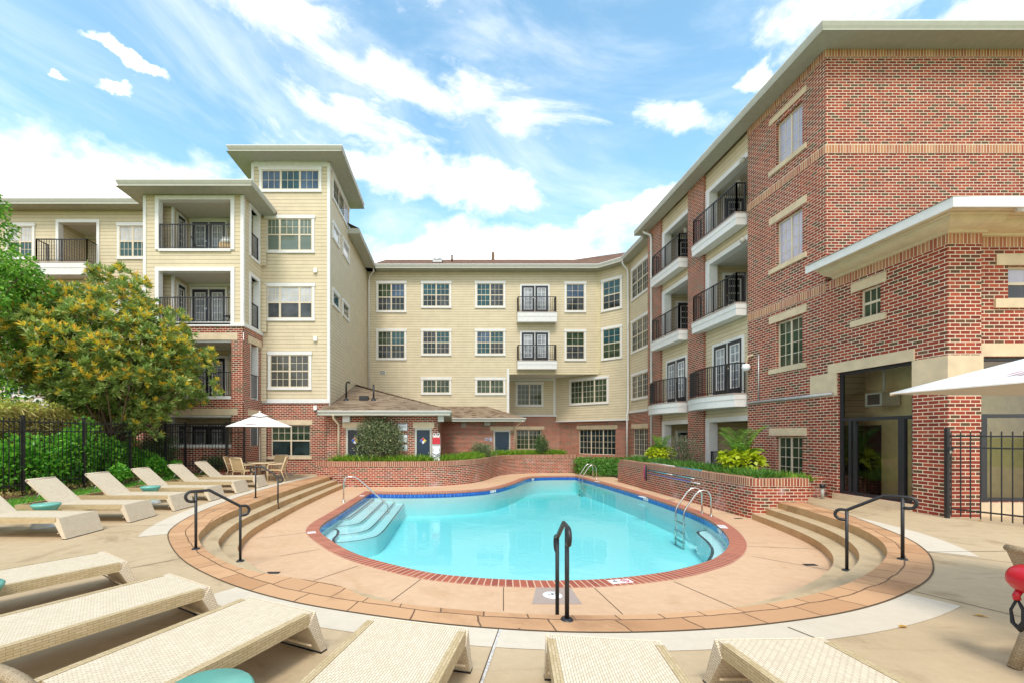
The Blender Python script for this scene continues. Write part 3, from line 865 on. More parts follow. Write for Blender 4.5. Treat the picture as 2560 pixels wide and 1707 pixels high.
lim = deck_lim + [(8.6, 11.9), (8.6, 20.2), (10.3, 20.2), (10.3, 26.8), (7.2, 26.8), (5.6, 25.2), (3.3, 24.7), (2.1, 23.2), (1.3, 21.0), (.4, 19.6), (-.8, 18.6), (-1.9, 18.45), (-5.0, 18.4)]
sheet(mb, [lim, pool_out], ZD, 'deck_concrete')
tag(mb.build('pool_deck'), kind='structure')
mb = MB()
strip(mb, pool_out, pool_in, ZD + .008, ZD + .008, 'coping_brick', True)
strip(mb, pool_out, pool_out, ZD - .05, ZD + .008, 'coping_brick', True)
strip(mb, pool_in, pool_in, ZD + .008, ZD - .055, 'coping_brick', True)
strip(mb, pool_in, pool_wall, ZD - .055, ZD - .055, 'coping_brick', True)
tag(mb.build('pool_coping'), kind='structure')
ZW = -.59
mb = MB()
strip(mb, pool_wall, pool_wall, ZD - .05, -.66, 'blue_tile', True)
strip(mb, pool_wall, pool_wall, -.66, -1.35, 'pool_plaster', True)
sheet(mb, [pool_wall], -1.35, 'pool_plaster')
tag(mb.build('pool_basin'), kind='structure')
mb = MB()
wpoly = offset(pool_out, .26, True)
mb.prism(wpoly, -1.6, ZW, 'pool_water', bottom=True)
tag(mb.build('pool_water'), kind='structure')
# underwater entry steps with a black tile edge, and two benches
def inpool(curve):
    return curve
for k, (pts, z) in enumerate((([(-2.92, 16.9), (-2.93, 14.2), (-2.95, 12.9), (-3.02, 12.5), (-3.22, 12.28), (-3.6, 12.2)], -.685),
                              ([(-2.52, 16.9), (-2.52, 14), (-2.53, 12.6), (-2.62, 12.1), (-2.9, 11.82), (-3.6, 11.65)], -.75),
                              ([(-2.13, 16.9), (-2.14, 14), (-2.17, 12.1), (-2.28, 11.5), (-2.67, 11.08), (-3.6, 10.95)], -.815),
                              ([(-1.78, 16.9), (-1.80, 14), (-1.84, 11.6), (-2.06, 10.95), (-2.6, 10.55), (-3.6, 10.4)], -.88))):
    c = catmull(pts, 6); poly = c + [(-3.6, 16.9)]
    mb = MB(); mb.prism(poly, -1.35, z, 'pool_plaster')
    e = offset(c, -.055)
    strip(mb, offset(c, -.012), e, z + .004, z + .004, 'black_tile')
    strip(mb, offset(c, .002), offset(c, .002), z, z - .03, 'pool_plaster')
    tag(mb.build('pool_step'), kind='structure')
for pts, back in (([(-3.6, 11.9), (-3.05, 11.6), (-2.86, 11.0), (-2.80, 10.4), (-2.45, 9.5), (-2.06, 8.87), (-1.5, 8.15), (-.9, 7.55), (-.3, 7.0)], [(-1.2, 6.9), (-2.6, 8.2), (-3.3, 9.5), (-3.6, 10.6)]),
                  ([(7.2, 11.5), (6.6, 11.45), (6.27, 11.18), (5.97, 10.26), (5.64, 9.5), (5.2, 8.85), (4.5, 8.0), (3.9, 7.45), (3.3, 6.95)], [(3.8, 6.6), (5.0, 7.4), (6.2, 8.9), (6.9, 10.6)])):
    c = catmull(pts, 6); poly = c + back
    mb = MB(); mb.prism(poly, -1.35, -.79, 'pool_plaster')
    sgn = 1 if pts[0][0] < 0 else -1
    d = .06 if sgn > 0 else -.06
    strip(mb, c, offset(c, -d), -.786, -.786, 'black_tile')
    tag(mb.build('pool_bench'), kind='structure')

# pale concrete patches round the border
def patch(i0, i1, w0, w1, w2=None):
    a = ring_out[i0:i1]
    n = len(a); b = []
    o1 = offset(ring_out, -1.0)[i0:i1]
    for k, (p, q) in enumerate(zip(a, o1)):
        t = k / (n - 1); w = w0 + (w1 - w0) * t if w2 is None else (w0 + (w1 - w0) * 2 * t if t < .5 else w1 + (w2 - w1) * (2 * t - 1))
        b.append((p[0] + (q[0] - p[0]) * w, p[1] + (q[1] - p[1]) * w))
    mb = MB(); strip(mb, b, offset(a, -.012), .004, .004, 'pale_concrete'); tag(mb.build('pale_paving'), kind='structure')
def near_idx(p): return min(range(len(ring_out)), key=lambda i: (ring_out[i][0] - p[0]) ** 2 + (ring_out[i][1] - p[1]) ** 2)
patch(0, near_idx((-4.76, 7.35)), .30, .34, .42)
patch(near_idx((-2.35, 4.86)), near_idx((5.0, 4.75)), .42, .32, .40)
patch(near_idx((6.95, 6.37)), near_idx((8.4, 9.2)), .52, .42, .06)

def joint(a, b, z, w=.012, mat='joint'):
    a, b = Vector(a), Vector(b); d = (b - a).normalized(); n = Vector((-d.y, d.x)) * w / 2
    mb.face([(*(a - n), z), (*(b - n), z), (*(b + n), z), (*(a + n), z)], mat)
mb = MB()
for p, q in (((323.6, 1420), (450, 1396)), ((150, 1318), (446, 1311)), ((1302, 1574), (1296, 1570)), ((2287, 1478), (2559, 1543)), ((2319, 1379), (2600, 1376)), ((2322, 1380), (2600, 1415)), ((0, 1337), (260, 1322)), ((2018, 1255), (2170, 1290))):
    joint(G(*p), G(*q), .005)
joint(G(1251, 1573), G(1200, 1720), .006, .02, 'caulk_white'); joint(G(1247, 1573), G(1194, 1720), .007, .008)
joint(G(1970, 1568), G(2050, 1600), .008, .012)
for p in zip(ring_out, ring_out[1:]): joint(p[0], p[1], .008, .016)
tag(mb.build('terrace_joint'), kind='structure')
mb = MB()
for p, q in (((756, 1460), (894, 1414)), ((978, 1502), (1052, 1447)), ((1258.6, 1467), (1258.6, 1526)), ((1486, 1469), (1557, 1535)), ((1685, 1453), (1833, 1517)), ((700, 1389), (800, 1372)), ((1880, 1390), (2080, 1425)), ((1872, 1365), (2060, 1372)), ((640, 1345), (768, 1330))):
    joint(G(*p, ZD), G(*q, ZD), ZD + .004, .011)
for k in range(9):
    y = 12 + k * 1.3; joint((6.9 + .04, y), (7.75, y + .02), ZD + .004)
tag(mb.build('deck_joint'), kind='structure')

# lawn strip, planting ground behind the fence, brick edging
mb = MB()
def gy(x): return 0.0
lx = [-9.05, -9.35, -10.0, -10.9, -14, -60]; lz = [-.02, .06, .22, .34, .40, .8]
for k in range(5):
    mb.face([(lx[k + 1], -6, lz[k + 1]), (lx[k], -6, lz[k]), (lx[k], 19.5, lz[k]), (lx[k + 1], 19.5, lz[k + 1])], 'lawn_green' if k < 2 else 'mulch')
mb.face([(-60, 19.5, .7), (-9.05, 19.5, 0), (-9.05, 60, 0), (-60, 60, .7)], 'lawn_green')
tag(mb.build('lawn'), kind='structure')
mb = MB()
mb.box(-9.16, -8.95, 3.0, 17.2, -.02, .045, 'coping_brick')
tag(mb.build('brick_edging'), kind='structure')

# ------------------------------------------------------------------ brick planters
def planter_wall(par, path, t, z0, z1, closed_ends=True, mat='brick_planter'):
    """a wall of thickness t to the left of path, with a rowlock brick cap"""
    mb = MB(); inner = offset(path, t)
    strip(mb, path, path, z0, z1 - .20, mat); strip(mb, inner, inner, z1 - .20, z0, mat)
    for a, b in ((path[0], inner[0]), (path[-1], inner[-1])):
        mb.face([(*a, z0), (*b, z0), (*b, z1 - .20), (*a, z1 - .20)], mat)
    w = mb.build('wall', par)
    cp = MB(); po, pi = offset(path, -.022), offset(path, t + .022)
    strip(cp, po, po, z1 - .205, z1, 'brick_cap'); strip(cp, po, pi, z1, z1, 'brick_cap'); strip(cp, pi, pi, z1, z1 - .205, 'brick_cap')
    strip(cp, po, pi, z1 - .205, z1 - .205, 'brick_cap')
    for k in (0, -1):
        cp.face([(*po[k], z1 - .205), (*pi[k], z1 - .205), (*pi[k], z1), (*po[k], z1)], 'brick_cap')
    cp.build('cap', par)
def fix_uv_wall(): pass

pl = thing('brick_planter', 'long low curving brick planter wall between the pool and the pool house', 'planter')
path = catmull([(-5.69, 18.38), (-4.6, 18.2), (-3.2, 18.14), (-1.9, 18.16), (-.75, 18.4), (.2, 18.95), (.95, 19.7), (1.55, 20.8), (1.95, 21.9), (2.38, 23.0), (2.95, 23.9), (3.6, 24.42), (4.6, 24.75), (5.9, 24.98), (7.16, 25.15)], 8)
planter_wall(pl, path, .32, -.6, .615)
mb = MB(); ins = offset(path, .3)
sheet(mb, [ins + [(7.3, 26.0), (3.5, 25.9), (1.5, 24.6), (.6, 22.4), (-.4, 20.6), (-2.0, 19.0 - .15), (-5.5, 18.95)]], .50, 'soil'); mb.build('soil', pl)
PLP = path
pr = thing('brick_planter', 'straight brick planter with stepped corner below the right apartment balconies', 'planter')
path = [(7.86, 20.03)] + [(7.80 - .0107 * k, 20.03 - .45 * k) for k in range(1, 20)] + [(7.60, 11.14)]
path = [(7.72, 20.03), (7.70, 17), (7.69, 14), (7.68, 11.5), (7.69, 11.32), (7.74, 11.18), (7.84, 11.12), (8.0, 11.12), (9.10, 11.14)]
path2 = []
for a, b in zip(path, path[1:]):
    n = max(1, int(math.hypot(b[0] - a[0], b[1] - a[1]) / .4))
    path2 += [(a[0] + (b[0] - a[0]) * k / n, a[1] + (b[1] - a[1]) * k / n) for k in range(n)]
path2.append(path[-1])
planter_wall(pr, path2, .32, -.6, .605)
planter_wall(pr, [(9.10, 11.15), (9.10, 11.46)], -.3, 0, .6) if False else None
mb = MB(); mb.box(8.78, 9.10, 11.45, 12.3, -.1, .59, 'brick_planter'); mb.box(8.78, 10.28, 12.0, 12.32, -.1, .588, 'brick_planter'); mb.build('return_wall', pr)
mb = MB(); sheet(mb, [[(8.0, 11.3), (8.8, 11.3), (8.8, 12.3), (10.28, 12.3), (10.28, 20.0), (8.0, 20.0)]], .47, 'soil'); mb.build('soil', pr)
mb = MB(); mb.box(7.72, 10.3, 20.0, 20.3, -.6, .45, 'brick_planter'); mb.build('back_wall', pr)
mb = MB(); sheet(mb, [[(6.9, 25.4), (7.5, 24.2), (8.4, 22.6), (8.2, 20.2), (10.4, 20.2), (10.4, 27.0), (6.9, 27.0)]], -.40, 'soil')
tag(mb.build('planting_bed'), kind='structure')

# ------------------------------------------------------------------ frames of the facades
BK = Fr((0, 28), (1, 0), (0, -1)); BR = Fr((0, 30.2), (1, 0), (0, -1))
CH = Fr((9.4, 28), (1, -1), (-1, -1)); RS = Fr((10.8, 0), (0, 1), (-1, 0)); RR = Fr((10.3, 0), (0, 1), (-1, 0))
TW = Fr((0, 19.4), (1, 0), (0, -1)); TS = Fr((-5.45, 0), (0, 1), (1, 0))
BB = Fr((0, 17.66), (1, 0), (0, -1)); BS = Fr((-8.45, 0), (0, 1), (1, 0)); LW = Fr((0, 20.4), (1, 0), (0, -1))
ZE0, ZE1 = 12.2, 12.47

def balcony(par, fr, u0, u1, z0, z1, prot, rail_top, bow=0.0, name='balcony', sides=True, rail_in=.05):
    """white slab with two fascia boards and a picket railing"""
    mb = MB()
    n = 10 if bow else 1
    def outn(t): return prot + bow * math.sin(math.pi * t)
    A = [fr.P(u0 + (u1 - u0) * k / n, 0, outn(k / n)) for k in range(n + 1)]
    pts = [fr.P(u0, 0, -.06)] + A + [fr.P(u1, 0, -.06)]
    poly = [(p.x, p.y) for p in pts]
    zm = z0 + (z1 - z0) * .52
    mb.prism(poly, z0, zm, 'white_trim', bottom=True)
    q = [(p.x, p.y) for p in [fr.P(u0 - .012, 0, -.06)] + [fr.P(u0 + (u1 - u0) * k / n + (.012 if k == n else -.012 if k == 0 else 0), 0, outn(k / n) + .014) for k in range(n + 1)] + [fr.P(u1 + .012, 0, -.06)]]
    mb.prism(q, zm + .003, z1 - .05, 'white_trim', bottom=True)
    c = [(p.x, p.y) for p in [fr.P(u0 - .02, 0, -.05)] + [fr.P(u0 + (u1 - u0) * k / n + (.02 if k == n else -.02 if k == 0 else 0), 0, outn(k / n) + .025) for k in range(n + 1)] + [fr.P(u1 + .02, 0, -.05)]]
    mb.prism(c, z1 - .048, z1, 'gray_patch', bottom=True)
    b = mb.build(name, par)
    rp = [fr.P(u0 + rail_in, 0, 0.0)] + [fr.P(u0 + rail_in + (u1 - u0 - 2 * rail_in) * k / n, 0, outn(k / n) - rail_in) for k in range(n + 1)] + [fr.P(u1 - rail_in, 0, 0.0)]
    rp = [(p.x, p.y) for p in rp]
    mid = fr.P((u0 + u1) / 2, 0, outn(.5) - rail_in)
    if n == 1: railing(b, [rp], z1, rail_top, [(mid.x, mid.y)])
    else: railing(b, [[rp[0], rp[1]], rp[1:-1:1], [rp[-2], rp[-1]]], z1, rail_top, [], step=.11, ps=.014)
    return b

def recess(par, fr, u0, u1, z0, z1, depth, n0=0.0, mat='siding', name='recess', floor='gray_patch'):
    """the loggia behind an opening: side walls, back wall, ceiling, floor"""
    mb = MB()
    fr.quad(mb, u0, u1, z0, z1, n0 - depth, mat)
    for u, fl in ((u0, 0), (u1, 1)):
        pts = [fr.P(u, z0, n0 - depth), fr.P(u, z0, n0), fr.P(u, z1, n0), fr.P(u, z1, n0 - depth)]
        uv = [(0, z0), (depth, z0), (depth, z1), (0, z1)]
        mb.face(pts, mat, uv)
    mb.face([fr.P(u0, z1, n0), fr.P(u1, z1, n0), fr.P(u1, z1, n0 - depth), fr.P(u0, z1, n0 - depth)], 'ceiling_paint')
    mb.face([fr.P(u0, z0, n0), fr.P(u1, z0, n0), fr.P(u1, z0, n0 - depth), fr.P(u0, z0, n0 - depth)], floor)
    fr.box(mb, u0 + .01, u1 - .01, z1 - .12, z1 - .005, n0 - depth, n0 - depth + .03, 'white_trim')
    return mb.build(name, par)

def opening_trim(mb, fr, u0, u1, z0, z1, w=.13, n1=.05, deep=.22, bottom=False, mat='white_trim'):
    fr.box(mb, u0 - w, u0 + .02, z0, z1 + w, -deep, n1, mat); fr.box(mb, u1 - .02, u1 + w, z0, z1 + w, -deep, n1, mat)
    fr.box(mb, u0 + .02, u1 - .02, z1 - .03, z1 + w, -deep, n1 - .004, mat)
    if bottom: fr.box(mb, u0 + .02, u1 - .02, z0 - .07, z0 + .03, -deep, n1 + .02, mat)

def wall_lamp(par, p, s=.1):
    mb = MB(); mb.lathe([(0, .12), (.05, .12), (.07, .06), (.09, 0), (.09, -.10), (.06, -.16), (0, -.17)], 'lamp_glass', p, 12); mb.box(p[0] - .06, p[0] + .06, p[1] - .02, p[1] + .14, p[2] + .05, p[2] + .13, 'eave_paint')
    return mb.build('wall_lamp', par)

# ------------------------------------------------------------------ back wing (four storeys, cream siding)
bw = thing('apartment_wing', 'middle apartment wing with beige siding, brown shingle roof and two small balconies', 'building', (0, 0, 0))
mb = MB()
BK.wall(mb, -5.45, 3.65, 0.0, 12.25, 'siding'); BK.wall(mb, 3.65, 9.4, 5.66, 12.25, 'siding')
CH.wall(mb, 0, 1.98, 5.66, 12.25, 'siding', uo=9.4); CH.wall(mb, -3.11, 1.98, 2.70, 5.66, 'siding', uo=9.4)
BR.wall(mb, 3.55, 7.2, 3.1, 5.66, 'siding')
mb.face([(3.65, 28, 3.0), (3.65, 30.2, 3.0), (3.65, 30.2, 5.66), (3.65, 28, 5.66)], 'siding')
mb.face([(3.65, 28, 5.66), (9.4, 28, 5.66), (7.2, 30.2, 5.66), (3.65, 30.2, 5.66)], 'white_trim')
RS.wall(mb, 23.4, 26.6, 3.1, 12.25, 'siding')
mb.build('wall', bw)
mb = MB()
BR.wall(mb, 3.55, 7.45, 0, 3.1, 'brick', [(4.47, 6.2, .75, 2.12)], .1)
CHb = Fr((9.4 + .22, 28 + .22), (1, -1), (-1, -1))
CHb.wall(mb, -3.2, 2.1, -.6, 2.72, 'brick', [CHb.rect(1447, 1072, 1539, 1134)], .1)
RS.wall(mb, 23.4, 26.75, -.6, 3.12, 'brick', [(24.0, 26.02, .55, 2.12)], .1)
BK.wall(mb, 3.2, 3.66, 0, 3.0, 'brick', n=.01)
mb.face([(3.67, 27.99, 0), (3.67, 30.2, 0), (3.67, 30.2, 3.0), (3.67, 27.99, 3.0)], 'brick', [(0, 0), (2.2, 0), (2.2, 3), (0, 3)])
mb.build('brick_base', bw)
mb = MB()
BK.box(mb, 3.52, 3.67, 2.9, 6.0, -.01, .03, 'white_trim')
BR.box(mb, 3.7, 7.4, 3.02, 3.14, -.01, .06, 'white_trim'); BR.box(mb, 3.7, 7.15, 5.5, 5.655, -.01, .03, 'white_trim'); BR.box(mb, 7.02, 7.16, 3.14, 5.5, -.01, .035, 'white_trim')
CH.box(mb, -3.0, 2.0, 5.50, 5.655, -.01, .02, 'siding_cream') if False else None
CH.box(mb, -3.15, 2.0, 2.64, 2.72, -.25, .03, 'white_trim')
RS.box(mb, 23.5, 26.6, 3.05, 3.2, -.01, .04, 'white_trim')
BK.box(mb, 9.24, 9.42, 5.66, 12.2, -.01, .03, 'siding_cream'); CH.box(mb, -.02, .16, 5.66, 12.2, -.01, .03, 'siding_cream'); CH.box(mb, 1.83, 1.99, 2.72, 12.2, -.01, .03, 'siding_cream')
BK.box(mb, 3.66, 9.42, 5.63, 5.70, -.01, .035, 'siding_cream')
mb.build('trim', bw)
for i, (x0, x1) in enumerate(((940.8, 1015.8), (1053, 1128), (1187.8, 1263))):
    for r, (y0, y1) in enumerate(((703.8, 782 if i == 0 else 771), (822.8, 900 if i == 0 else 889))):
        window(bw, BK, BK.rect(x0, y0, x1, y1), 2, (3, 2), True, 'siding', [['glass_green', 'glass_blue'], ['glass_teal', 'glass_teal'], ['glass_teal', 'glass_grey']][i] if r == 0 else [['glass_green', 'glass_teal'], ['glass_grey', 'glass_teal'], ['glass_blue', 'glass_teal']][i], [['glass_grey', 'glass_dark'], ['glass_dark', 'glass_grey'], ['glass_teal', 'glass_grey']][i])
for r, (y0, y1) in enumerate(((705, 782), (824, 902))):
    window(bw, BK, BK.rect(1411, y0, 1464.5, y1), 1, (3, 2), True, 'siding', 'glass_blue' if r == 0 else 'glass_green', 'glass_grey')
for x0, x1 in ((942, 986 + 29), (1187.8, 1263)): pass
window(bw, BK, BK.rect(1053, 942.5, 1128, 986), 2, (3, 2), False, 'siding', 'glass_green')
window(bw, BK, BK.rect(1187.8, 943, 1263, 987), 2, (3, 2), False, 'siding', 'glass_green')
for yd0, yd1, s0, s1, rt in ((711.6, 784.6, 784.5, 809, 746.7), (827.7, 903, 903, 924.6, 865)):
    french_door(bw, BK, BK.rect(1300, yd0, 1373.8, yd1), 0.0)
    zt = BK.at(1300, s0)[1]; zb = BK.at(1300, s1)[1]; zr = BK.at(1300, rt)[1]
    u0, u1 = BK.at(1291.5, 800)[0], BK.at(1388, 800)[0]
    balcony(bw, BK, u0, u1, zb, zt, .45, zr)
for r, (yt, yb) in enumerate(((702, 782), (820.5, 1013 - 111))):
    ua, z1 = CH.at(1504, yt); ub, _ = CH.at(1555.6, yt); _, z0 = CH.at(1504, yb)
    window(bw, CH, (ua, ub, z0, z1), 1, (3, 2), True, 'siding', 'glass_teal', 'glass_dark' if r == 0 else 'glass_green')
ua, z1 = CH.at(1424, 948); ub, _ = CH.at(1522, 942); _, z0 = CH.at(1424, 1013.5)
window(bw, CH, (ua, ub, z0, z1), 3, (3, 4), False, 'siding', 'glass_green')
window(bw, BR, BR.rect(1289, 954, 1358, 1016), 2, (3, 4), False, 'siding', 'glass_green')
window(bw, BR, (4.47, 6.2, .75, 2.12), 2, (3, 4), False, 'brick', 'glass_green', lintel=(4.3, 6.4, 2.12, 2.34))
h = CHb.rect(1447, 1072, 1539, 1134)
window(bw, CHb, h, 3, (3, 4), False, 'brick', 'glass_dark', lintel=(h[0] - .15, h[1] + .12, h[3], h[3] + .24))
for yt, yb in ((675, 756), (804, 886), (935, 1002)):
    ub, z1 = RS.at(1579.5, yt); _, z0 = RS.at(1579.5, yb)
    window(bw, RS, (ub - 2.35, ub, z0, z1), 3, (3, 2) if yt < 900 else (3, 4), yt < 900, 'siding', 'glass_grey', 'glass_dark')
window(bw, RS, (24.0, 26.02, .55, 2.12), 3, (3, 5), False, 'brick', 'glass_grey', lintel=(23.85, 26.2, 2.12, 2.36), sill=(23.85, 26.2, .40, .55))
eave(bw, [(-5.45, 28), (9.4, 28), (10.8, 26.6), (10.8, 23.35)], [(-5.45, 27.42), (9.16, 27.42), (10.22, 26.36), (10.22, 23.35)], ZE0, ZE1, roof='shingle_brown')
mb = MB()      # hipped shingle roof
def shed(pts): mb.face(pts, 'shingle_brown')
zr = 15.05
shed([(-5.0, 27.46, ZE1), (9.14, 27.46, ZE1), (9.3, 33.2, zr), (-5.0, 33.2, zr)])
shed([(9.14, 27.46, ZE1), (10.26, 26.37, ZE1), (13.5, 31.0, zr - .2), (9.3, 33.2, zr)])
shed([(10.26, 26.37, ZE1), (10.26, 23.4, ZE1), (13.2, 23.4, 14.0), (13.5, 31.0, zr - .2)])
shed([(9.3, 33.2, zr), (-5.0, 33.2, zr), (-5.0, 39, ZE1), (9.3, 39, ZE1)])
mb.build('roof', bw)
mb = MB()
xv, yv = G(1097, 100)[0], 0
mb.lathe([(.0, .16), (.30, .14), (.36, .06), (.36, 0)], 'galvanised', (-.98, 29.4, 13.42), 14); mb.box(-1.28, -.68, 29.0, 29.15, 13.2, 13.36, 'galvanised'); mb.build('roof_vent', bw)
mb = MB(); mb.box(2.95, 3.15, 32.3, 32.5, 14.6, 15.25, 'bark'); mb.build('roof_vent', bw)
mb = MB(); mb.tube([(.0, 30.3, 13.7), (.0, 30.3, 14.2)], .06, 'shingle_brown'); mb.build('vent_pipe', bw)
mb = MB()
u0, u1, z0, z1 = BK.rect(949, 927, 964, 935)
BK.box(mb, u0, u1, z0, z1, -.01, .02, 'white_trim')
for k in range(3): BK.box(mb, u0 + .03, u1 - .03, z0 + .03 + k * .07, z0 + .06 + k * .07, .02, .03, 'dark_frame')
mb.build('wall_vent', bw)
downspout(bw, [(-4.95, 27.45, 12.3), (-4.95, 27.55, 12.05), (-5.28, 27.9, 11.85), (-5.32, 27.92, 11.6), (-5.32, 27.92, 4.6)], .05)
downspout(bw, [(10.28, 26.3, 12.3), (10.3, 26.3, 12.0), (10.62, 26.42, 11.75), (10.68, 26.45, 11.5), (10.68, 26.45, 3.3), (10.6, 26.4, 2.95), (10.6, 26.4, -.3)], .055)

# ------------------------------------------------------------------ right wing: brick end and balcony bays
rw = thing('apartment_wing', 'tall red brick apartment wing on the right with stacked balconies and brick piers', 'building')
U0, U1 = 12.02, 15.19
wins = []
for yt, yb, lt, lb, st, sb in ((314, 420, 304, 318, 432.5, 444), (560, 669, 549, 566, 685, 697), (809, 921, 795, 812, 923, 936), (1090, 1190, 1070, 1088, None, None)):
    ub, z1 = RR.at(1940, yt); _, z0 = RR.at(1940, yb); ua, _ = RR.at(2006, yt)
    lu, lz1 = RR.at(1924, lt); _, lz0 = RR.at(1924, lb); lua, _ = RR.at(2017, lt)
    z1 = min(z1, lz0 - .002)
    wins.append((ua, ub, z0, z1, lua, lu, lz0, lz1))
mb = MB()
RR.wall(mb, U0, U1, 0, 12.35, 'brick', [w[:4] for w in wins], .11)
FT = Fr((10.3, 12.02), (1, 0), (0, -1))
FT.wall(mb, 0, 9, 5.5, 12.35, 'brick', uo=-12.02 + .1)
mb.face([(10.3, U1, 0), (12.2, U1, 0), (12.2, U1, 12.35), (10.3, U1, 12.35)], 'brick', [(0, 0), (1.9, 0), (1.9, 12.35), (0, 12.35)])
mb.build('wall', rw)
mb = MB()
for za, zb in ((9.46, 9.70), (5.64, 5.88), (12.12, 12.345)):
    for fr_, a, b in ((RR, U0 + .0, U1), (FT, -.0, 9)):
        mt = 'brick_soldier'
        u0_, u1_ = (a - .012, b) if fr_ is RR else (-.012, b)
        if fr_ is FT and za < 6: continue
        pts = [fr_.P(u0_, za, .012), fr_.P(u1_, za, .012), fr_.P(u1_, zb, .012), fr_.P(u0_, zb, .012)]
        uv = [(u0_, 0), (u1_, 0), (u1_, .24), (u0_, .24)]
        if fr_.flip: pts.reverse(); uv.reverse()
        mb.face(pts, mt, uv)
        for z in (za, zb):
            mb.face([fr_.P(u0_, z, 0), fr_.P(u1_, z, 0), fr_.P(u1_, z, .012), fr_.P(u0_, z, .012)], mt)
mb.build('soldier_course', rw)
for k, w in enumerate(wins):
    window(rw, RR, w[:4], 2, (2, 4), False, 'brick', ['glass_lilac', 'glass_lilac', 'glass_green', 'glass_green'][k], lintel=(w[4], w[5], w[6], w[7]),
           sill=(w[4], w[5], w[2] - .15, w[2]) if k < 3 else None)
eave(rw, [(10.3, 23.3), (10.3, 12.02), (20, 12.02)], [(9.72, 23.3), (9.72, 11.44), (20, 11.44)], 12.33, 12.60)
# bays (u = depth)
P1, B1, P2, B2 = (21.55, 22.95), (19.05, 21.55), (17.85, 19.05), (15.19, 17.85)
mb = MB()
for a, b in (P1, P2):
    RR.wall(mb, a, b, 0, 12.33, 'brick', n=0)
    for u in (a, b):
        pts = [RR.P(u, 0, -.30), RR.P(u, 0, 0), RR.P(u, 12.33, 0), RR.P(u, 12.33, -.30)]
        mb.face(pts, 'brick', [(0, 0), (.30, 0), (.30, 12.33), (0, 12.33)])
mb.face([(10.3, 22.95, 0), (11.0, 22.95, 0), (11.0, 22.95, 12.3), (10.3, 22.95, 12.3)], 'brick', [(0, 0), (.7, 0), (.7, 12.3), (0, 12.3)])
mb.build('pier', rw)
NB = -.10
LV = ((9.50, 11.50), (6.36, 8.58), (0.0, 2.25))
mb = MB()
for a, b in (B1, B2):
    holes = [(a + .02, b - .28, z0, z1) for z0, z1 in LV]
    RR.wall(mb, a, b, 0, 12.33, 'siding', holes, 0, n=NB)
    for z0, z1 in LV:
        # white post on the far side and white beam over the opening
        tm = MB()
        RR.box(tm, b - .28, b - .003, z0, z1 + .16, NB - .3, NB + .035, 'white_trim')
        RR.box(tm, a + .003, b - .27, z1 - .02, z1 + .16, NB - .3, NB + .03, 'white_trim')
        tm.build('bay_trim', rw)
mb.build('bay_wall', rw)
for bi, (a, b) in enumerate((B1, B2)):
    for z0, z1 in LV:
        recess(rw, RR, a + .01, b - .01, z0 - .02, z1 + .02 if z0 > 1 else 2.6, 1.9, NB - .02, 'siding' if z0 > 1 else 'siding_cream')
    # doors: in the loggias on the far side wall, on the second floor flush with the front
    for z0, z1 in LV:
        SF = Fr((12.2 - .02, b - .03), (-1, 0), (0, -1))
        if bi == 0 or z0 > 1:
            french_door(rw, SF, (.15, 1.15, z0 + .0, z0 + 1.95), 0.0, 1, glass='glass_dark')
    d0, d1 = (RR.at(1854.8, 900)[0], RR.at(1776.7, 900)[0]) if bi else (RR.at(1713.5, 900)[0], RR.at(1662, 900)[0])
    french_door(rw, RR, (d0, d1, 3.2, 5.28), NB, 2)
    for z0, z1, rt in ((9.08, 9.52, 10.58), (5.90, 6.36, 7.42)):
        balcony(rw, RR, a + .10, b + .25, z0, z1, .34, rt)
    balcony(rw, RR, a + .10, b + .42, 2.72, 3.20, .40, 4.27, bow=.30)
    railing(rw, [[(10.3 - NB + .05, a + .03), (10.3 - NB + .05, b - .30)]], .02, 1.08, [])
for bi, (a, b) in enumerate((B1, B2)):
    wall_lamp(rw, (10.9, (a + b) / 2, 11.25))
downspout(rw, [(9.95, 22.7, 12.4), (9.95, 22.6, 12.2), (10.22, 22.45, 12.0), (10.24, 22.40, 11.8), (10.24, 22.40, 0)], .055)
mb = MB(); mb.lathe([(0, .13), (.10, .10), (.14, 0), (.10, -.11), (0, -.13)], 'sign_white', (10.15, 15.05, 4.05), 14); mb.tube([(10.15, 15.05, 4.15), (10.2, 15.03, 4.42), (10.3, 14.9, 4.45)], .03, 'tan_paint'); mb.build('flood_lamp', rw)
mb = MB(); mb.tube([(10.27, 15.12, 2.83), (10.27, 14.0, 2.83), (10.27, 11.75, 2.83)], .045, 'galvanised'); mb.tube([(10.28, 14.62, 4.4), (10.28, 14.62, 2.85)], .02, 'galvanised'); mb.build('conduit', rw)
mb = MB(); mb.lathe([(0, .12), (.08, .1), (.1, 0), (.06, -.06), (0, -.07)], 'lamp_glass', (10.2, 15.3, 8.5), 12); mb.build('wall_lamp', rw)
dup_l = MB(); dup_l.lathe([(0, .12), (.08, .1), (.1, 0), (.06, -.06), (0, -.07)], 'lamp_glass', (10.2, 15.3, 11.3), 12); dup_l.build('wall_lamp', rw)
mb = MB(); mb.face([(9.74, 23.3, 12.6), (9.74, 11.46, 12.6), (16, 17, 14.6), (16, 23.3, 14.6)], 'shingle_brown'); mb.face([(9.74, 11.46, 12.6), (20, 11.46, 12.6), (20, 17, 14.6), (16, 17, 14.6)], 'shingle_brown'); mb.build('roof', rw)

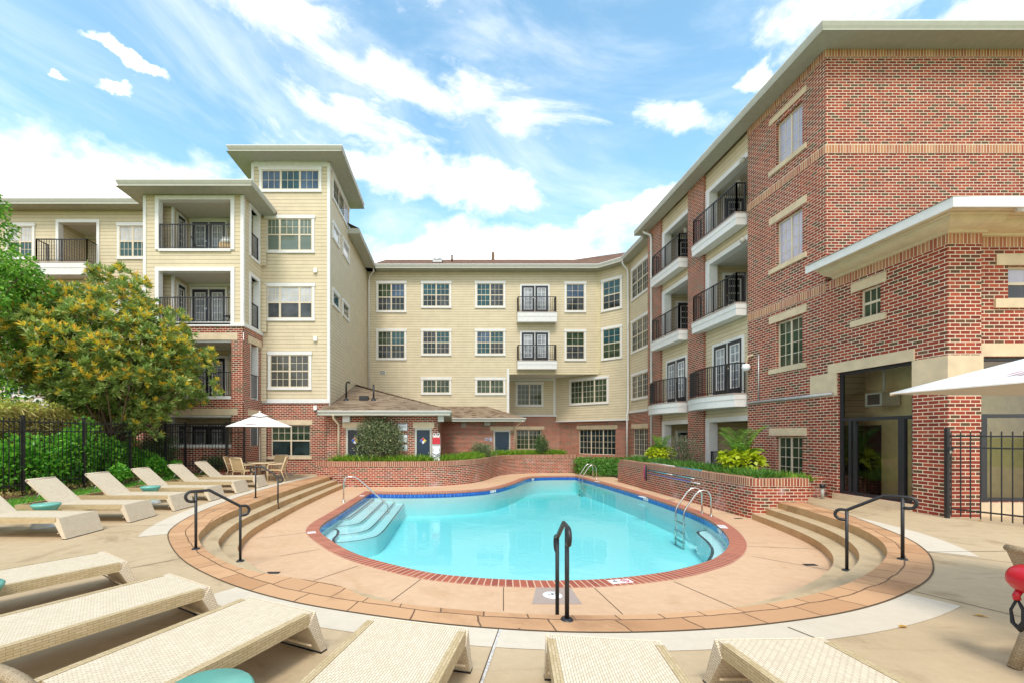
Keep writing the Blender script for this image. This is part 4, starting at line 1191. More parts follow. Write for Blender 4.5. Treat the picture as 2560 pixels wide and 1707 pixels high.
# ------------------------------------------------------------------ low brick block with the storefront
lb = thing('clubhouse_block', 'low brick clubhouse corner with glass storefront and cream cove cornice', 'building')
hs = (9.75, 11.65, .17, 3.37); hw = (10.48, 11.03, 4.62, 5.34)
PF = Fr((10.3, 9.06), (1, 0), (0, -1)); QF = Fr((11.0, 9.22), (1, 0), (0, -1))
mb = MB()
RR.wall(mb, 9.06, 12.02, 0, 5.9, 'brick', [hs, hw], .12)
PF.wall(mb, 0, .70, 0, 5.9, 'brick', uo=-9.06)
mb.face([(11.0, 9.06, 0), (11.0, 9.22, 0), (11.0, 9.22, 5.9), (11.0, 9.06, 5.9)], 'brick', [(0, 0), (.16, 0), (.16, 5.9), (0, 5.9)])
h2 = (.06, 2.9, .30, 3.36); h3 = (.76, 1.75, 4.58, 5.28)
QF.wall(mb, 0, 6, 0, 5.9, 'brick', [h2, h3], .12, uo=.7)
mb.build('wall', lb)
mb = MB()
for fr_, a, b, n in ((RR, 9.048, 11.9, .012), (PF, -.012, .70, .012), (QF, 0, 6, .012)):
    pts = [fr_.P(a, 5.66, n), fr_.P(b, 5.66, n), fr_.P(b, 5.89, n), fr_.P(a, 5.89, n)]; uv = [(a, 0), (b, 0), (b, .24), (a, .24)]
    if fr_.flip: pts.reverse(); uv.reverse()
    mb.face(pts, 'brick_soldier', uv)
mb.build('soldier_course', lb)
mb = MB()
RR.box(mb, 9.70, 11.92, 3.37, 3.63, -.10, .03, 'stone_trim'); RR.box(mb, 11.655, 12.52, 2.78, 3.385, -.10, .022, 'stone_trim')
mb.build('lintel', lb)
mb = MB(); RR.box(mb, 9.0605, 9.748, 2.72, 3.365, -.1, .022, 'stone_trim'); PF.box(mb, -.022, .72, 2.72, 3.366, 0, .0222, 'stone_trim'); mb.build('stone_block', lb)
mb = MB(); QF.box(mb, .01, 4.5, 3.37, 3.64, -.1, .03, 'stone_trim'); mb.build('stone_band', lb)
mb = MB(); QF.box(mb, .01, 4.5, 0, .29, -.1, .03, 'stone_trim'); mb.build('stone_band', lb)
mb = MB(); RR.box(mb, 9.752, 11.78, 0.002, .168, -.14, .035, 'stone_trim'); mb.build('base_course', lb)
window(lb, RR, hw, 1, (3, 1), True, 'brick', 'glass_green', lintel=(10.33, 11.24, 5.345, 5.58), sill=(10.33, 11.24, 4.46, 4.615))
window(lb, QF, h3, 1, (2, 1), True, 'brick', 'glass_lilac', 'glass_grey', lintel=(.5, 2.0, 5.285, 5.52), sill=(.45, 2.0, 4.38, 4.575))
def storefront(fr, h, posts, tz):
    m = MB(); g = MB(); n0, n1 = -.13, -.06
    u0, u1, z0, z1 = h; f = .075
    fr.box(m, u0, u1, z1 - f, z1, n0, n1, 'dark_frame', True); fr.box(m, u0, u1, z0, z0 + f, n0, n1, 'dark_frame', True)
    fr.box(m, u0, u0 + f, z0 + f, z1 - f, n0, n1 - .002, 'dark_frame', True); fr.box(m, u1 - f, u1, z0 + f, z1 - f, n0, n1 - .002, 'dark_frame', True)
    fr.box(m, u0 + f, u1 - f, tz - .04, tz + .04, n0, n1 - .004, 'dark_frame', True)
    for p, w in posts: fr.box(m, p - w, p + w, z0 + f, tz - .04, n0, n1 + .01, 'dark_frame', True)
    o = m.build('storefront', lb); fr.quad(g, u0 + f, u1 - f, z0 + f, tz - .04, -.10, 'glass_clear'); fr.quad(g, u0 + f, u1 - f, tz + .04, z1 - f, -.10, 'glass_clear'); g.build('pane', o)
storefront(RR, hs, [(11.35, .035), (11.22, .03), (10.05, .07)], 2.12)
storefront(QF, h2, [(.32, .06), (1.7, .05)], 2.12)
mb = MB()    # the hall behind the glass
XH = 11.35
mb.face([(10.44, 12.0, .1), (10.44, 9.3, .1), (XH, 9.3, .1), (XH, 12.0, .1)], 'interior_tan')
mb.face([(XH, 12.0, .1), (XH, 9.36, .1), (XH, 9.36, 3.6), (XH, 12.0, 3.6)], 'interior_tan')
mb.face([(10.44, 11.98, .1), (XH, 11.98, .1), (XH, 11.98, 3.6), (10.44, 11.98, 3.6)], 'siding_cream', [(0, 0), (.9, 0), (.9, 3.5), (0, 3.5)])
mb.face([(10.44, 9.36, .1), (10.95, 9.36, .1), (10.95, 9.36, 3.6), (10.44, 9.36, 3.6)], 'interior_tan')
mb.face([(10.44, 12.0, 3.6), (XH, 12.0, 3.6), (XH, 9.36, 3.6), (10.44, 9.36, 3.6)], 'interior_tan')
mb.box(10.78, 11.30, 11.93, 11.97, .1, 1.98, 'dark_frame'); mb.box(10.86, 11.22, 11.92, 11.93, .5, 1.85, 'glass_dark'); mb.box(XH - .03, XH - .005, 11.52, 11.92, .1, 1.98, 'dark_frame')
mb.face([(11.4, 10.6, .1), (16.5, 10.6, .1), (16.5, 10.6, 3.6), (11.4, 10.6, 3.6)], 'interior_tan')
mb.face([(11.4, 9.4, .09), (16.5, 9.4, .09), (16.5, 10.6, .09), (11.4, 10.6, .09)], 'interior_tan')
mb.build('interior', lb)
mb = MB(); mb.box(10.85, 11.3, 11.0, 11.45, 2.46, 2.80, 'ceiling_paint'); mb.box(10.842, 10.85, 11.06, 11.38, 2.5, 2.76, 'dark_frame'); mb.tube([(11.1, 11.2, 3.6), (11.1, 11.2, 2.85)], .03, 'white_trim'); mb.build('air_conditioner', lb)
# cove cornice
def cornice(path, mat='cornice_paint', z=5.89, oo=1.0):
    prof = [(0, 0), (.06, .0), (.06, .05), (.11, .055), (.19, .065), (.28, .09), (.36, .13), (.40, .175), (.41, .205), (.48, .205), (.48, .235), (.56, .24), (.56, .26), (.74, .26)]
    m = MB(); f = MB()
    rows = [(offset(path, -o_ * oo), z + zz * .95) for o_, zz in prof]
    for (a, za), (b, zb) in zip(rows, rows[1:]):
        for k in range(len(a) - 1): m.face([(*a[k], za), (*a[k + 1], za), (*b[k + 1], zb), (*b[k], zb)], mat)
    for k in (0, -1):
        m.face([(*r[k], zz) for r, zz in rows] + [(*rows[0][0][k], rows[-1][1])], mat)
    m.build('cornice', lb)
    a = offset(path, -.74 * oo); b = offset(path, -.78 * oo)
    for p, q, za, zb in ((a, b, z + .145, z + .145), (b, b, z + .145, z + .345), (b, offset(path, 0), z + .345, z + .34)):
        for k in range(len(p) - 1): f.face([(*p[k], za), (*p[k + 1], za), (*q[k + 1], zb), (*q[k], zb)], 'white_trim')
    for k in (0, -1): f.face([(*a[k], z + .145), (*b[k], z + .145), (*b[k], z + .345), (*a[k], z + .345)], 'white_trim')
    f.build('fascia', lb)
cornice([(10.3, 11.75), (10.3, 9.06), (11.06, 9.06)])
cornice([(10.95, 9.22), (17, 9.22)], oo=1.0)
mb = MB()
mb.face([(9.5, 11.72, 6.232), (9.5, 8.27, 6.232), (10.3, 9.4, 6.55), (10.3, 12.02, 6.55)], 'roof_membrane')
mb.face([(9.5, 8.27, 6.232), (17, 8.42, 6.232), (17, 12.02, 6.55), (10.3, 12.02, 6.55), (10.3, 9.4, 6.55)], 'roof_membrane')
mb.build('roof', lb)

# ------------------------------------------------------------------ stair tower
tw = thing('stair_tower', 'tall beige sided stair tower with wide flat hipped roof', 'building')
XL, XR = -8.92, -5.45
gw = TW.rect(677, 1061, 775.5, 1140)
mb = MB()
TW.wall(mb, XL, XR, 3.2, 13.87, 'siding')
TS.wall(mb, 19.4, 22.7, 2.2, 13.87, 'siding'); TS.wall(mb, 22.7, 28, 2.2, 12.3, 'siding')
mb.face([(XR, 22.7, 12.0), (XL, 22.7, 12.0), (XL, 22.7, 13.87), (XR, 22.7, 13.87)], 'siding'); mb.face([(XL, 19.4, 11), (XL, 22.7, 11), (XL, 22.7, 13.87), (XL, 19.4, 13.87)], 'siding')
mb.build('wall', tw)
mb = MB(); TW.wall(mb, -9.3, XR, 0, 3.2, 'brick', [gw], .11); mb.build('brick_base', tw)
mb = MB()
TW.box(mb, XR - .10, XR + .02, 3.2, 13.8, -.01, .028, 'white_trim'); TS.box(mb, 19.375, 19.48, 2.6, 13.8, -.01, .022, 'white_trim')
TW.box(mb, XL - .0, XL + .11, 11.5, 13.8, -.01, .028, 'white_trim'); TW.box(mb, XL + .11, XR - .10, 13.62, 13.86, -.01, .03, 'white_trim'); TS.box(mb, 19.48, 22.7, 13.62, 13.86, -.01, .03, 'white_trim')
TW.box(mb, -8.5, XR + .03, 3.14, 3.32, -.01, .06, 'white_trim')
mb.build('trim', tw)
window(tw, TW, TW.rect(649, 418.6, 804, 482), 3, (3, 2), False, 'siding', ['glass_blue', 'glass_teal', 'glass_blue'])
window(tw, TW, TW.rect(662.6, 539.5, 786.5, 634), 3, (3, 2), True, 'siding', 'glass_blind', 'glass_blind', widths=[.95, 1.55, .95], munlow=False)
window(tw, TW, TW.rect(663, 709, 787, 803), 3, (3, 2), True, 'siding', 'glass_curtain', 'glass_grey', widths=[.95, 1.55, .95], munlow=False)
window(tw, TW, TW.rect(670.6, 878.5, 779, 974), 2, (3, 2), True, 'siding', 'glass_blind_dark', 'glass_blind_dark')
window(tw, TW, gw, 2, (3, 2), True, 'brick', 'glass_green', 'glass_dark', lintel=(gw[0] - .2, gw[1] + .1, gw[3], gw[3] + .22), sill=(gw[0] - .28, gw[1] + .08, gw[2] - .12, gw[2]), munlow=False)
def tsw(pxl, pxr, yt, yb, mun, gl, li=1):
    a, z1 = TS.at(pxl, yt); b, _ = TS.at(pxr, yt); _, z0 = TS.at(pxl, yb)
    window(tw, TS, (a, b, z0, z1), li, mun, False, 'siding', gl)
tsw(830.5, 871.5, 432, 497, (3, 2), ['glass_dark', 'glass_dark', 'glass_lilac'], 3)
tsw(830.5, 847.5, 551, 595, (1, 1), 'glass_curtain'); tsw(856, 871.5, 592, 636, (1, 1), 'glass_curtain'); tsw(830.5, 847.5, 719, 763, (1, 1), 'glass_teal'); tsw(856, 871.5, 746, 790, (2, 2), 'glass_green')
eave(tw, [(XL, 22.7), (XL, 19.4), (XR, 19.4), (XR, 22.7), (XL, 22.7)], [(XL - .75, 23.45), (XL - .75, 18.65), (XR + .75, 18.65), (XR + .75, 23.45), (XL - .75, 23.45)], 13.85, 14.12, roof='shingle_brown', rise=.5)
eave(tw, [(XR, 22.72), (XR, 28)], [(XR + .62, 22.72), (XR + .62, 28)], ZE0, ZE1, roof='shingle_brown', rise=.3)
for y0, y1 in ((672, 682), (841, 852), (1013, 1023)):
    mb = MB(); a = TW.rect(784, y0, 793.5, y1); TW.box(mb, *a[:2], a[2], a[3], -.01, .07, 'white_trim'); TW.box(mb, a[0] + .03, a[1] - .03, a[2] - .03, a[2], -.0, .10, 'white_trim'); mb.build('vent_box', tw)
mb = MB(); mb.prism([(XL, 19.5), (XR, 19.5), (XR, 22.6), (XL, 22.6)], 14.0, 14.6, 'shingle_brown'); mb.build('roof', tw)

# ------------------------------------------------------------------ balcony block in front of the left wing
bb = thing('balcony_block', 'four storey block of recessed balconies, beige siding over brick, left of the tower', 'building')
X0, X1 = -12.5, -8.45
A0 = BB.at(397, 600)[0]; A1 = BB.at(579, 600)[0]
def zb(py): return BB.at(400, py)[1]
OP = [(zb(625.5), zb(499)), (zb(808), zb(677)), (zb(994), zb(850)), (zb(1114.6), zb(1037))]
SA, SB_ = 18.24, 19.03
mb = MB()
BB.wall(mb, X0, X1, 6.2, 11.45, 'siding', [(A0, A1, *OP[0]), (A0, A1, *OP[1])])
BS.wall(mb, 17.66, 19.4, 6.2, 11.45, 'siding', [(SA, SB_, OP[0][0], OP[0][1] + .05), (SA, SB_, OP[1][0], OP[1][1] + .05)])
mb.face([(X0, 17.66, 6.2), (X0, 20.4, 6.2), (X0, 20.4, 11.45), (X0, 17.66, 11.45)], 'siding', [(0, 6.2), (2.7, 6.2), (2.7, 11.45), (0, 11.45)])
mb.build('wall', bb)
mb = MB()
BB.wall(mb, X0, X1, 0, 6.14, 'brick', [(A0, A1, *OP[2]), (A0, A1, *OP[3])], .22, n=.02, uo=-17.66)
BS.wall(mb, 17.64, 19.4, 0, 6.14, 'brick', [(SA, SB_, OP[2][0], OP[2][1]), (SA, SB_, OP[3][0], OP[3][1])], .22, n=.02, uo=-26.1)
mb.face([(X0, 17.64, 0), (X0, 20.4, 0), (X0, 20.4, 6.14), (X0, 17.64, 6.14)], 'brick', [(0, 0), (2.7, 0), (2.7, 6.1), (0, 6.1)])
mb.build('brick_base', bb)
mb = MB()
for z0, z1 in OP[:2]:
    opening_trim(mb, BB, A0, A1, z0, z1, bottom=True); opening_trim(mb, BS, SA, SB_, z0, z1 + .05, w=.10, bottom=True)
for z0, z1 in OP[2:]:
    BB.box(mb, A0 + .01, A1 - .01, z0 - .05, z0 + .07, -.2, .06, 'white_trim'); BB.box(mb, A0 + .01, A1 - .01, z1 - .08, z1 - .005, -.2, -.02, 'white_trim')
    BS.box(mb, SA + .006, SA + .10, z0, z1 - .006, -.2, .0, 'white_trim'); BS.box(mb, SB_ - .12, SB_ - .006, z0, z1 - .006, -.24, .0, 'white_trim')
BB.box(mb, X0, X0 + .12, 6.22, 11.4, -.01, .03, 'white_trim'); BB.box(mb, X1 - .11, X1 + .022, 6.22, 11.4, -.01, .03, 'white_trim'); BS.box(mb, 17.635, 17.75, 6.22, 11.4, -.01, .024, 'white_trim')
BB.box(mb, X0 - .05, X1 + .07, 6.10, 6.235, -.02, .07, 'white_trim'); BS.box(mb, 17.60, 19.39, 6.102, 6.233, -.02, .068, 'white_trim')
mb.build('trim', bb)
for k in (2, 3):
    z1 = OP[k][1]
    l = MB(); BB.box(l, A0 - .3, A1 + .25, z1, z1 + .27, -.02, .035, 'stone_trim'); BS.box(l, SA - .22, SB_ + .25, z1 + .0, z1 + .27, -.02, .035, 'stone_trim'); l.build('lintel', bb)
RB = Fr((0, 19.25), (1, 0), (0, -1))
for k, (z0, z1) in enumerate(OP):
    zf = z0 - .0 if k < 3 else .15
    r = MB()
    m_ = 'siding'
    RB.wall(r, -11.67, X1 + .25, zf, z1 + .02, m_)
    r.face([(-11.67, 18.25, zf), (-11.67, 19.25, zf), (-11.67, 19.25, z1 + .02), (-11.67, 18.25, z1 + .02)], m_, [(0, zf), (1, zf), (1, z1), (0, z1)])
    r.face([(X0 + .03, 18.25, zf), (-11.67, 18.25, zf), (-11.67, 18.25, z1 + .02), (X0 + .03, 18.25, z1 + .02)], m_, [(0, zf), (.8, zf), (.8, z1), (0, z1)])
    for z, mt in ((z1 + .02, 'ceiling_paint'), (zf, 'gray_patch')):
        r.face([(X0 + .03, 17.70, z), (X1 - .04, 17.70, z), (X1 - .04, 19.25, z), (X0 + .03, 19.25, z)], mt)
    r.box(-11.72, -11.62, 18.2, 18.3, zf, z1 + .015, 'white_trim')
    RB.box(r, -11.6, X1 - .05, z1 - .1, z1 + .015, 0, .03, 'white_trim')
    r.face([(X0 + .03, 17.7, zf), (X0 + .03, 18.25, zf), (X0 + .03, 18.25, z1 + .02), (X0 + .03, 17.7, z1 + .02)], m_)
    r.build('recess', bb)
    french_door(bb, RB, (-11.55, -9.90, zf + .01, zf + 1.98 if k < 3 else 2.2), 0.0)
    DS = Fr((-11.67, 18.40), (0, 1), (1, 0)); french_door(bb, DS, (.05, .72, zf + .01, zf + 1.98 if k < 3 else 2.2), 0.0, 1, glass='glass_dark')
    if k < 3:
        railing(bb, [[(A0 + .02, 17.68), (A1 - .02, 17.68)]], z0 + .03, z0 + 1.06, [], step=.105)
        railing(bb, [[(X1 - .02, SA + .02), (X1 - .02, SB_ - .02)]], z0 + .03, z0 + 1.06, [])
    else:
        railing(bb, [[(A0 + .02, 17.68), (A1 - .02, 17.68)]], z0 - .1, z0 + .9, [], step=.105)
        railing(bb, [[(X1 - .02, SA + .02), (X1 - .02, SB_ - .02)]], z0 - .05, z1 - .05, [])
    wall_lamp(bb, (-9.72, 19.1, z1 - .35))
eave(bb, [(X0, 20.3), (X0, 17.66), (X1, 17.66), (X1, 19.4)], [(X0 - .65, 20.3), (X0 - .65, 17.0), (X1 + .65, 17.0), (X1 + .65, 19.4)], 11.42, 11.68, roof='shingle_brown', rise=.25)
# plain folding chair and armchair left on the two upper balconies
def folding_chair(x, y, z, label, rz):
    c = thing('balcony_chair', label, 'chair', (x, y, z), rz)
    m = MB()
    for s in (-.22, .22):
        m.tube([(s, -.25, 0), (s, .10, .42), (s, .28, .85)], .013, 'black_metal', 6); m.tube([(s, .25, 0), (s, -.18, .43)], .013, 'black_metal', 6)
    m.build('frame', c)
    m = MB(); m.box(-.21, .21, -.2, .2, .42, .44, 'black_metal'); m.build('seat', c)
    m = MB(); m.hexa([(-.21, .18, .55), (.21, .18, .55), (.21, .20, .55), (-.21, .20, .55)], [(-.21, .28, .85), (.21, .28, .85), (.21, .30, .85), (-.21, .30, .85)], 'black_metal'); m.build('backrest', c)
folding_chair(-10.75, 18.6, OP[0][0], 'black folding chair on the top floor balcony left of the tower', 1.9)
folding_chair(-9.3, 18.3, OP[1][0], 'black wire chair on the second highest balcony left of the tower', -.6)
c = thing('balcony_chair', 'cream cushioned armchair on the top floor balcony beside the railing', 'chair', (-9.35, 18.25, OP[0][0]), .3)
m = MB(); m.box(-.33, .33, -.3, .3, .0, .40, 'sling'); m.build('base', c)
m = MB(); m.lathe([(0, .02), (.3, .02), (.34, .1), (.3, .18), (0, .2)], 'canvas', (0, -.02, .40), 14); m.build('cushion', c)
m = MB(); m.hexa([(-.33, .22, .4), (.33, .22, .4), (.33, .34, .4), (-.33, .34, .4)], [(-.30, .30, .9), (.30, .30, .9), (.30, .40, .9), (-.30, .40, .9)], 'canvas'); m.build('backrest', c)

# ------------------------------------------------------------------ left wing
lw = thing('apartment_wing', 'far left apartment wing with beige siding, partly hidden by the trees', 'building')
la, lb_ = LW.at(147, 600)[0], LW.at(244, 600)[0]
LO = [(LW.at(147, 668)[1], LW.at(147, 556)[1]), (LW.at(147, 668)[1] - 3.05, LW.at(147, 719)[1]), (LW.at(147, 668)[1] - 6.1, LW.at(147, 719)[1] - 3.05)]
mb = MB()
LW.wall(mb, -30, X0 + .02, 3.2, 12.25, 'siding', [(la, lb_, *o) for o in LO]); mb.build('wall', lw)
mb = MB(); LW.wall(mb, -30, X0 + .02, 0, 3.2, 'brick'); mb.build('brick_base', lw)
mb = MB()
for o in LO: opening_trim(mb, LW, la, lb_, *o, w=.11)
LW.box(mb, -30, X0, 3.12, 3.3, -.01, .05, 'white_trim'); mb.build('trim', lw)
for k, o in enumerate(LO):
    recess(lw, LW, la - .02, lb_ + .02, o[0] - .02, o[1] + .02, 1.5, -.02)
    RBk = Fr((0, 21.9), (1, 0), (0, -1)); french_door(lw, RBk, (lb_ - 1.0, lb_ - .02, o[0], o[0] + 2.05), 0.0, 1)
    balcony(lw, LW, la - .55, lb_ + .03, o[0] - .58, o[0], .62, o[0] + 1.05)
for (x0, y0, x1, y1) in ((294, 558, 372, 649.5), (15, 559, 88, 650), (294, 723, 372, 815), (12, 724, 86, 815), (6, 900, 89, 993), (294, 880, 372, 975)):
    window(lw, LW, LW.rect(x0, y0, x1, y1), 2, (3, 2), True, 'siding', 'glass_curtain', 'glass_teal', munlow=True)
eave(lw, [(-30, 20.4), (X0 + .1, 20.4)], [(-30, 19.8), (X0 + .1, 19.8)], ZE0, ZE1, roof='shingle_brown', rise=.3)
mb = MB(); mb.face([(-30, 19.85, ZE1), (-5.2, 19.85, ZE1), (-5.2, 26, 14.6), (-30, 26, 14.6)], 'shingle_brown'); mb.build('roof', lw) if False else None
mb = MB(); mb.lathe([(0, .35), (.42, .30), (.5, .16), (.5, 0)], 'gray_patch', (-17.2, 21.2, 12.72), 14); mb.build('roof_vent', lw)

# ------------------------------------------------------------------ pool house
ph = thing('pool_house', 'single storey brick pool house with tan shingle roof and blue doors', 'building')
PA = Fr((0, 19.0), (1, 0), (0, -1)); PB = Fr((0, 27.0), (1, 0), (0, -1))
XA, XB, XC = -5.45, -.63, 3.86
def pr_(fr, *b): return fr.rect(*b)
d1 = PA.rect(865, 1069, 940, 1150); d2 = PA.rect(1037, 1069, 1079.5, 1150); d3 = PB.rect(1234, 1075, 1276, 1130)
mb = MB()
PA.wall(mb, XA, XB, 0, 2.62, 'brick', [(d1[0], d1[1], .0, d1[3]), (d2[0], d2[1], 0, d2[3])], .1)
mb.face([(XA, 19.0, 0), (XA, 19.4, 0), (XA, 19.4, 2.62), (XA, 19.0, 2.62)], 'brick', [(0, 0), (.4, 0), (.4, 2.62), (0, 2.62)])
mb.face([(XB, 19.0, 0), (XB, 27.0, 0), (XB, 27.0, 2.62), (XB, 19.0, 2.62)], 'brick', [(0, 0), (8, 0), (8, 2.62), (0, 2.62)])
PB.wall(mb, XB, XC, 0, 2.62, 'brick', [(d3[0], d3[1], 0, d3[3])], .1)
mb.face([(XC, 27, 0), (XC, 28.1, 0), (XC, 28.1, 2.62), (XC, 27, 2.62)], 'brick', [(0, 0), (1.1, 0), (1.1, 2.62), (0, 2.62)])
mb.build('wall', ph)
def solid_door(fr, d, n_leaf, mat):
    m = MB(); f = .085
    fr.box(m, d[0], d[0] + f, 0, d[3], -.1, .02, 'eave_paint'); fr.box(m, d[1] - f, d[1], 0, d[3], -.1, .02, 'eave_paint'); fr.box(m, d[0] + f, d[1] - f, d[3] - f, d[3], -.1, .02, 'eave_paint')
    a, b, c = d[0] + f, d[1] - f, d[3] - f
    for k in range(n_leaf):
        x, xe = a + (b - a) * k / n_leaf + .004, a + (b - a) * (k + 1) / n_leaf - .004
        fr.box(m, x, xe, 0, c, -.09, -.06, mat)
        w = xe - x
        for q in range(2):
            px0, px1 = x + w * (.14 + .42 * q), x + w * (.44 + .42 * q)
            for z0, z1 in ((.2, .75), (.9, 1.45), (1.58, 1.8)):
                fr.box(m, px0, px1, z0, z1, -.06, -.048, mat); fr.box(m, px0 + .025, px1 - .025, z0 + .025, z1 - .025, -.048, -.040, mat)
    o = m.build('door', ph)
    h = MB(); h.lathe([(0, 0), (.035, 0), (.035, .03), (0, .05)], 'steel', (0, 0, 0), 10); ho = h.build('handle', o)
    ho.location = fr.P(b - .06, .95, -.05); ho.rotation_euler = (R(90), 0, 0)
    return o
solid_door(PA, d1, 2, 'navy_paint'); solid_door(PA, d2, 1, 'door_blue'); solid_door(PB, d3, 1, 'door_blue')
mb = MB()
PA.box(mb, d1[0] - .15, d1[1] + .15, d1[3], d1[3] + .24, -.02, .02, 'stone_trim'); PA.box(mb, d2[0] - .08, d2[1] + .10, d2[3], d2[3] + .24, -.02, .02, 'stone_trim'); PB.box(mb, d3[0] - .2, d3[1] + .2, d3[3], d3[3] + .24, -.02, .02, 'stone_trim'); mb.build('lintel', ph)
eave(ph, [(XA - .25, 19.0), (XB, 19.0), (XB, 27.0), (XC, 27.0), (XC, 28.0)], [(XA - .25, 18.42), (-.02, 18.42), (-.02, 26.4), (4.5, 26.4), (4.5, 28.0)], 2.56, 2.76, roof='shingle_tan', rise=.12)
mb = MB()
ze = 2.765
mb.face([(XA - .25, 18.44, ze), (-.04, 18.44, ze), (XA - .25, 24.65, 4.56)], 'shingle_tan')
mb.face([(-.04, 18.44, ze), (-.04, 28, ze), (XA, 28, 4.56), (XA, 24.65, 4.56)], 'shingle_tan')
mb.face([(-1.2, 26.42, ze), (4.48, 26.42, ze), (2.2, 28.0, 3.58), (-1.2, 28.0, 3.58)], 'shingle_tan')
mb.face([(4.48, 26.42, ze), (4.48, 28.0, ze), (2.2, 28.0, 3.58)], 'shingle_tan')
mb.tube([(-.04, 18.42, ze + .01), (XA, 24.65, 4.57)], .03, 'shingle_tan', 6)
mb.build('roof', ph)
for px, kind in ((865.5, 0), (934, 1)):
    X_, Y_ = (px - CX) / F * 20.5, 20.5
    m = MB(); pth = [(X_, Y_, 3.3), (X_, Y_, 4.1)] + ([(X_ + .03, Y_, 4.2), (X_ + .12, Y_, 4.23), (X_ + .16, Y_, 4.15)] if not kind else [])
    m.tube(pth, .042, 'black_metal', 10); m.lathe([(.16, 0), (.08, .12), (.06, .14)], 'black_metal', (X_, Y_, 3.32), 12); m.build('vent_pipe', ph)
m = MB(); m.box(-4.35, -3.95, 20.4, 20.8, 3.36, 3.56, 'black_metal'); m.build('roof_vent', ph)
downspout(ph, [(-5.05, 18.5, 2.6), (-5.05, 18.52, 2.45), (-4.93, 18.9, 2.2), (-4.93, 18.94, 2.0), (-4.93, 18.94, .5)], .05, 'cornice_paint')
m = MB(); PA.box(m, -4.72, -4.42, 2.28, 2.55, 0, .2, 'white_trim'); m.build('flood_lamp', ph)
m = MB(); m.box(-.6, -.35, 18.6, 18.85, 2.3, 2.55, 'eave_paint'); m.build('flood_lamp', ph)
m = MB(); PB.box(m, 2.0, 2.35, 2.33, 2.55, 0, .2, 'eave_paint'); m.build('flood_lamp', ph)
m = MB(); q = PB.rect(1154, 1051, 1164, 1067); PB.box(m, *q[:2], q[2], q[3], -.01, .02, 'eave_paint')
for k in range(5): PB.box(m, q[0] + .03, q[1] - .03, q[2] + .03 + k * .065, q[2] + .055 + k * .065, .02, .028, 'shingle_tan')
m.build('wall_vent', ph)
downspout(ph, [(4.3, 26.45, 2.6), (4.1, 26.8, 2.4), (3.9, 26.96, 2.2), (3.9, 26.96, 0)], .045, 'cornice_paint')
# hazard diamonds on the two doors (parts of the pool house doors' look): four coloured squares each
def diamond(fr, u, z, s, name, label):
    o = thing(name, label, 'sign', tuple(fr.P(u, z, 0)))
    def D(cx, cz, h, mat, n):
        m = MB()
        pts = [fr.P(u + cx - h, z + cz, n), fr.P(u + cx, z + cz - h, n), fr.P(u + cx + h, z + cz, n), fr.P(u + cx, z + cz + h, n)]
        back = [p - fr.n * .012 for p in pts]
        m.face(pts, mat); 
        for k in range(4): m.face([back[k], back[(k + 1) % 4], pts[(k + 1) % 4], pts[k]], mat)
        return m
    def put(m, nm):
        c = m.build(nm, o); c.matrix_parent_inverse = Matrix.Translation(o.location).inverted(); return c
    put(D(0, 0, s, 'sign_white', -.045), 'plate')
    h = s * .47
    put(D(0, h, h, 'haz_red', -.040), 'red_field'); put(D(-h, 0, h, 'haz_blue', -.040), 'blue_field'); put(D(h, 0, h, 'haz_yellow', -.040), 'yellow_field')
u, z = PA.at(887, 1100); diamond(PA, u, z, .16, 'hazard_sign', 'red blue and yellow hazard diamond on the dark double door behind the bush')
u, z = PA.at(1057.5, 1100.5); diamond(PA, u, z, .145, 'hazard_sign', 'red blue and yellow hazard diamond on the narrow blue pool house door')
def wall_sign(fr, box, label, lines, big=False, mat='sign_white', ink='ink', frame='ink', n=.0):
    m = MB(); u0, u1, z0, z1 = box
    o = thing('wall_sign', label, 'sign', tuple(fr.P((u0 + u1) / 2, z0, 0)))
    def put(m, nm):
        c = m.build(nm, o); c.matrix_parent_inverse = Matrix.Translation(o.location).inverted(); return c
    fr.box(m, u0, u1, z0, z1, 0, .018, frame); put(m, 'frame')
    m = MB(); fr.box(m, u0 + .012, u1 - .012, z0 + .012, z1 - .012, .018, .022, mat); put(m, 'panel')
    m = MB()
    for (a, b, c, d) in lines: fr.box(m, u0 + (u1 - u0) * a, u0 + (u1 - u0) * b, z0 + (z1 - z0) * c, z0 + (z1 - z0) * d, .022, .024, ink)
    put(m, 'lettering')
tx = lambda n, top, bot, l=.08, r=.92: [(l + (.03 * ((k * 7) % 3)), r - .05 * ((k * 5) % 4), top - (top - bot) * (k + .42) / n, top - (top - bot) * k / n) for k in range(n)]
wall_sign(PA, PA.rect(994, 1057, 1019, 1076), 'upper white notice board with small print on the pool house wall', [(.12, .88, .86, .92), (.18, .82, .77, .82)] + tx(4, .62, .40), ink='faint_black')
wall_sign(PA, PA.rect(994, 1085, 1019, 1105.5), 'middle white notice board partly behind the pool house bush', tx(4, .60, .35, .25, .9), ink='faint_black')
wall_sign(PA, PA.rect(1003, 1110, 1019, 1126), 'lowest small white notice on the pool house wall above the grass', [(.2, .5, .3, .6)] + tx(2, .25, .1), ink='ink')
wall_sign(PB, PB.rect(1212, 1094, 1222, 1100), 'small blue plate with white border left of the far blue door', [(.12, .88, .7, .8), (.12, .88, .25, .35)], mat='sign_blue', ink='sign_white', frame='sign_white')
wall_sign(PB, PB.rect(1224, 1092.5, 1230.5, 1101.5), 'small restroom sign with a white figure beside the far blue door', [(.40, .60, .72, .90), (.30, .70, .38, .70), (.38, .48, .10, .38), (.52, .62, .10, .38)], mat='sign_blue', ink='sign_white', frame='sign_white')

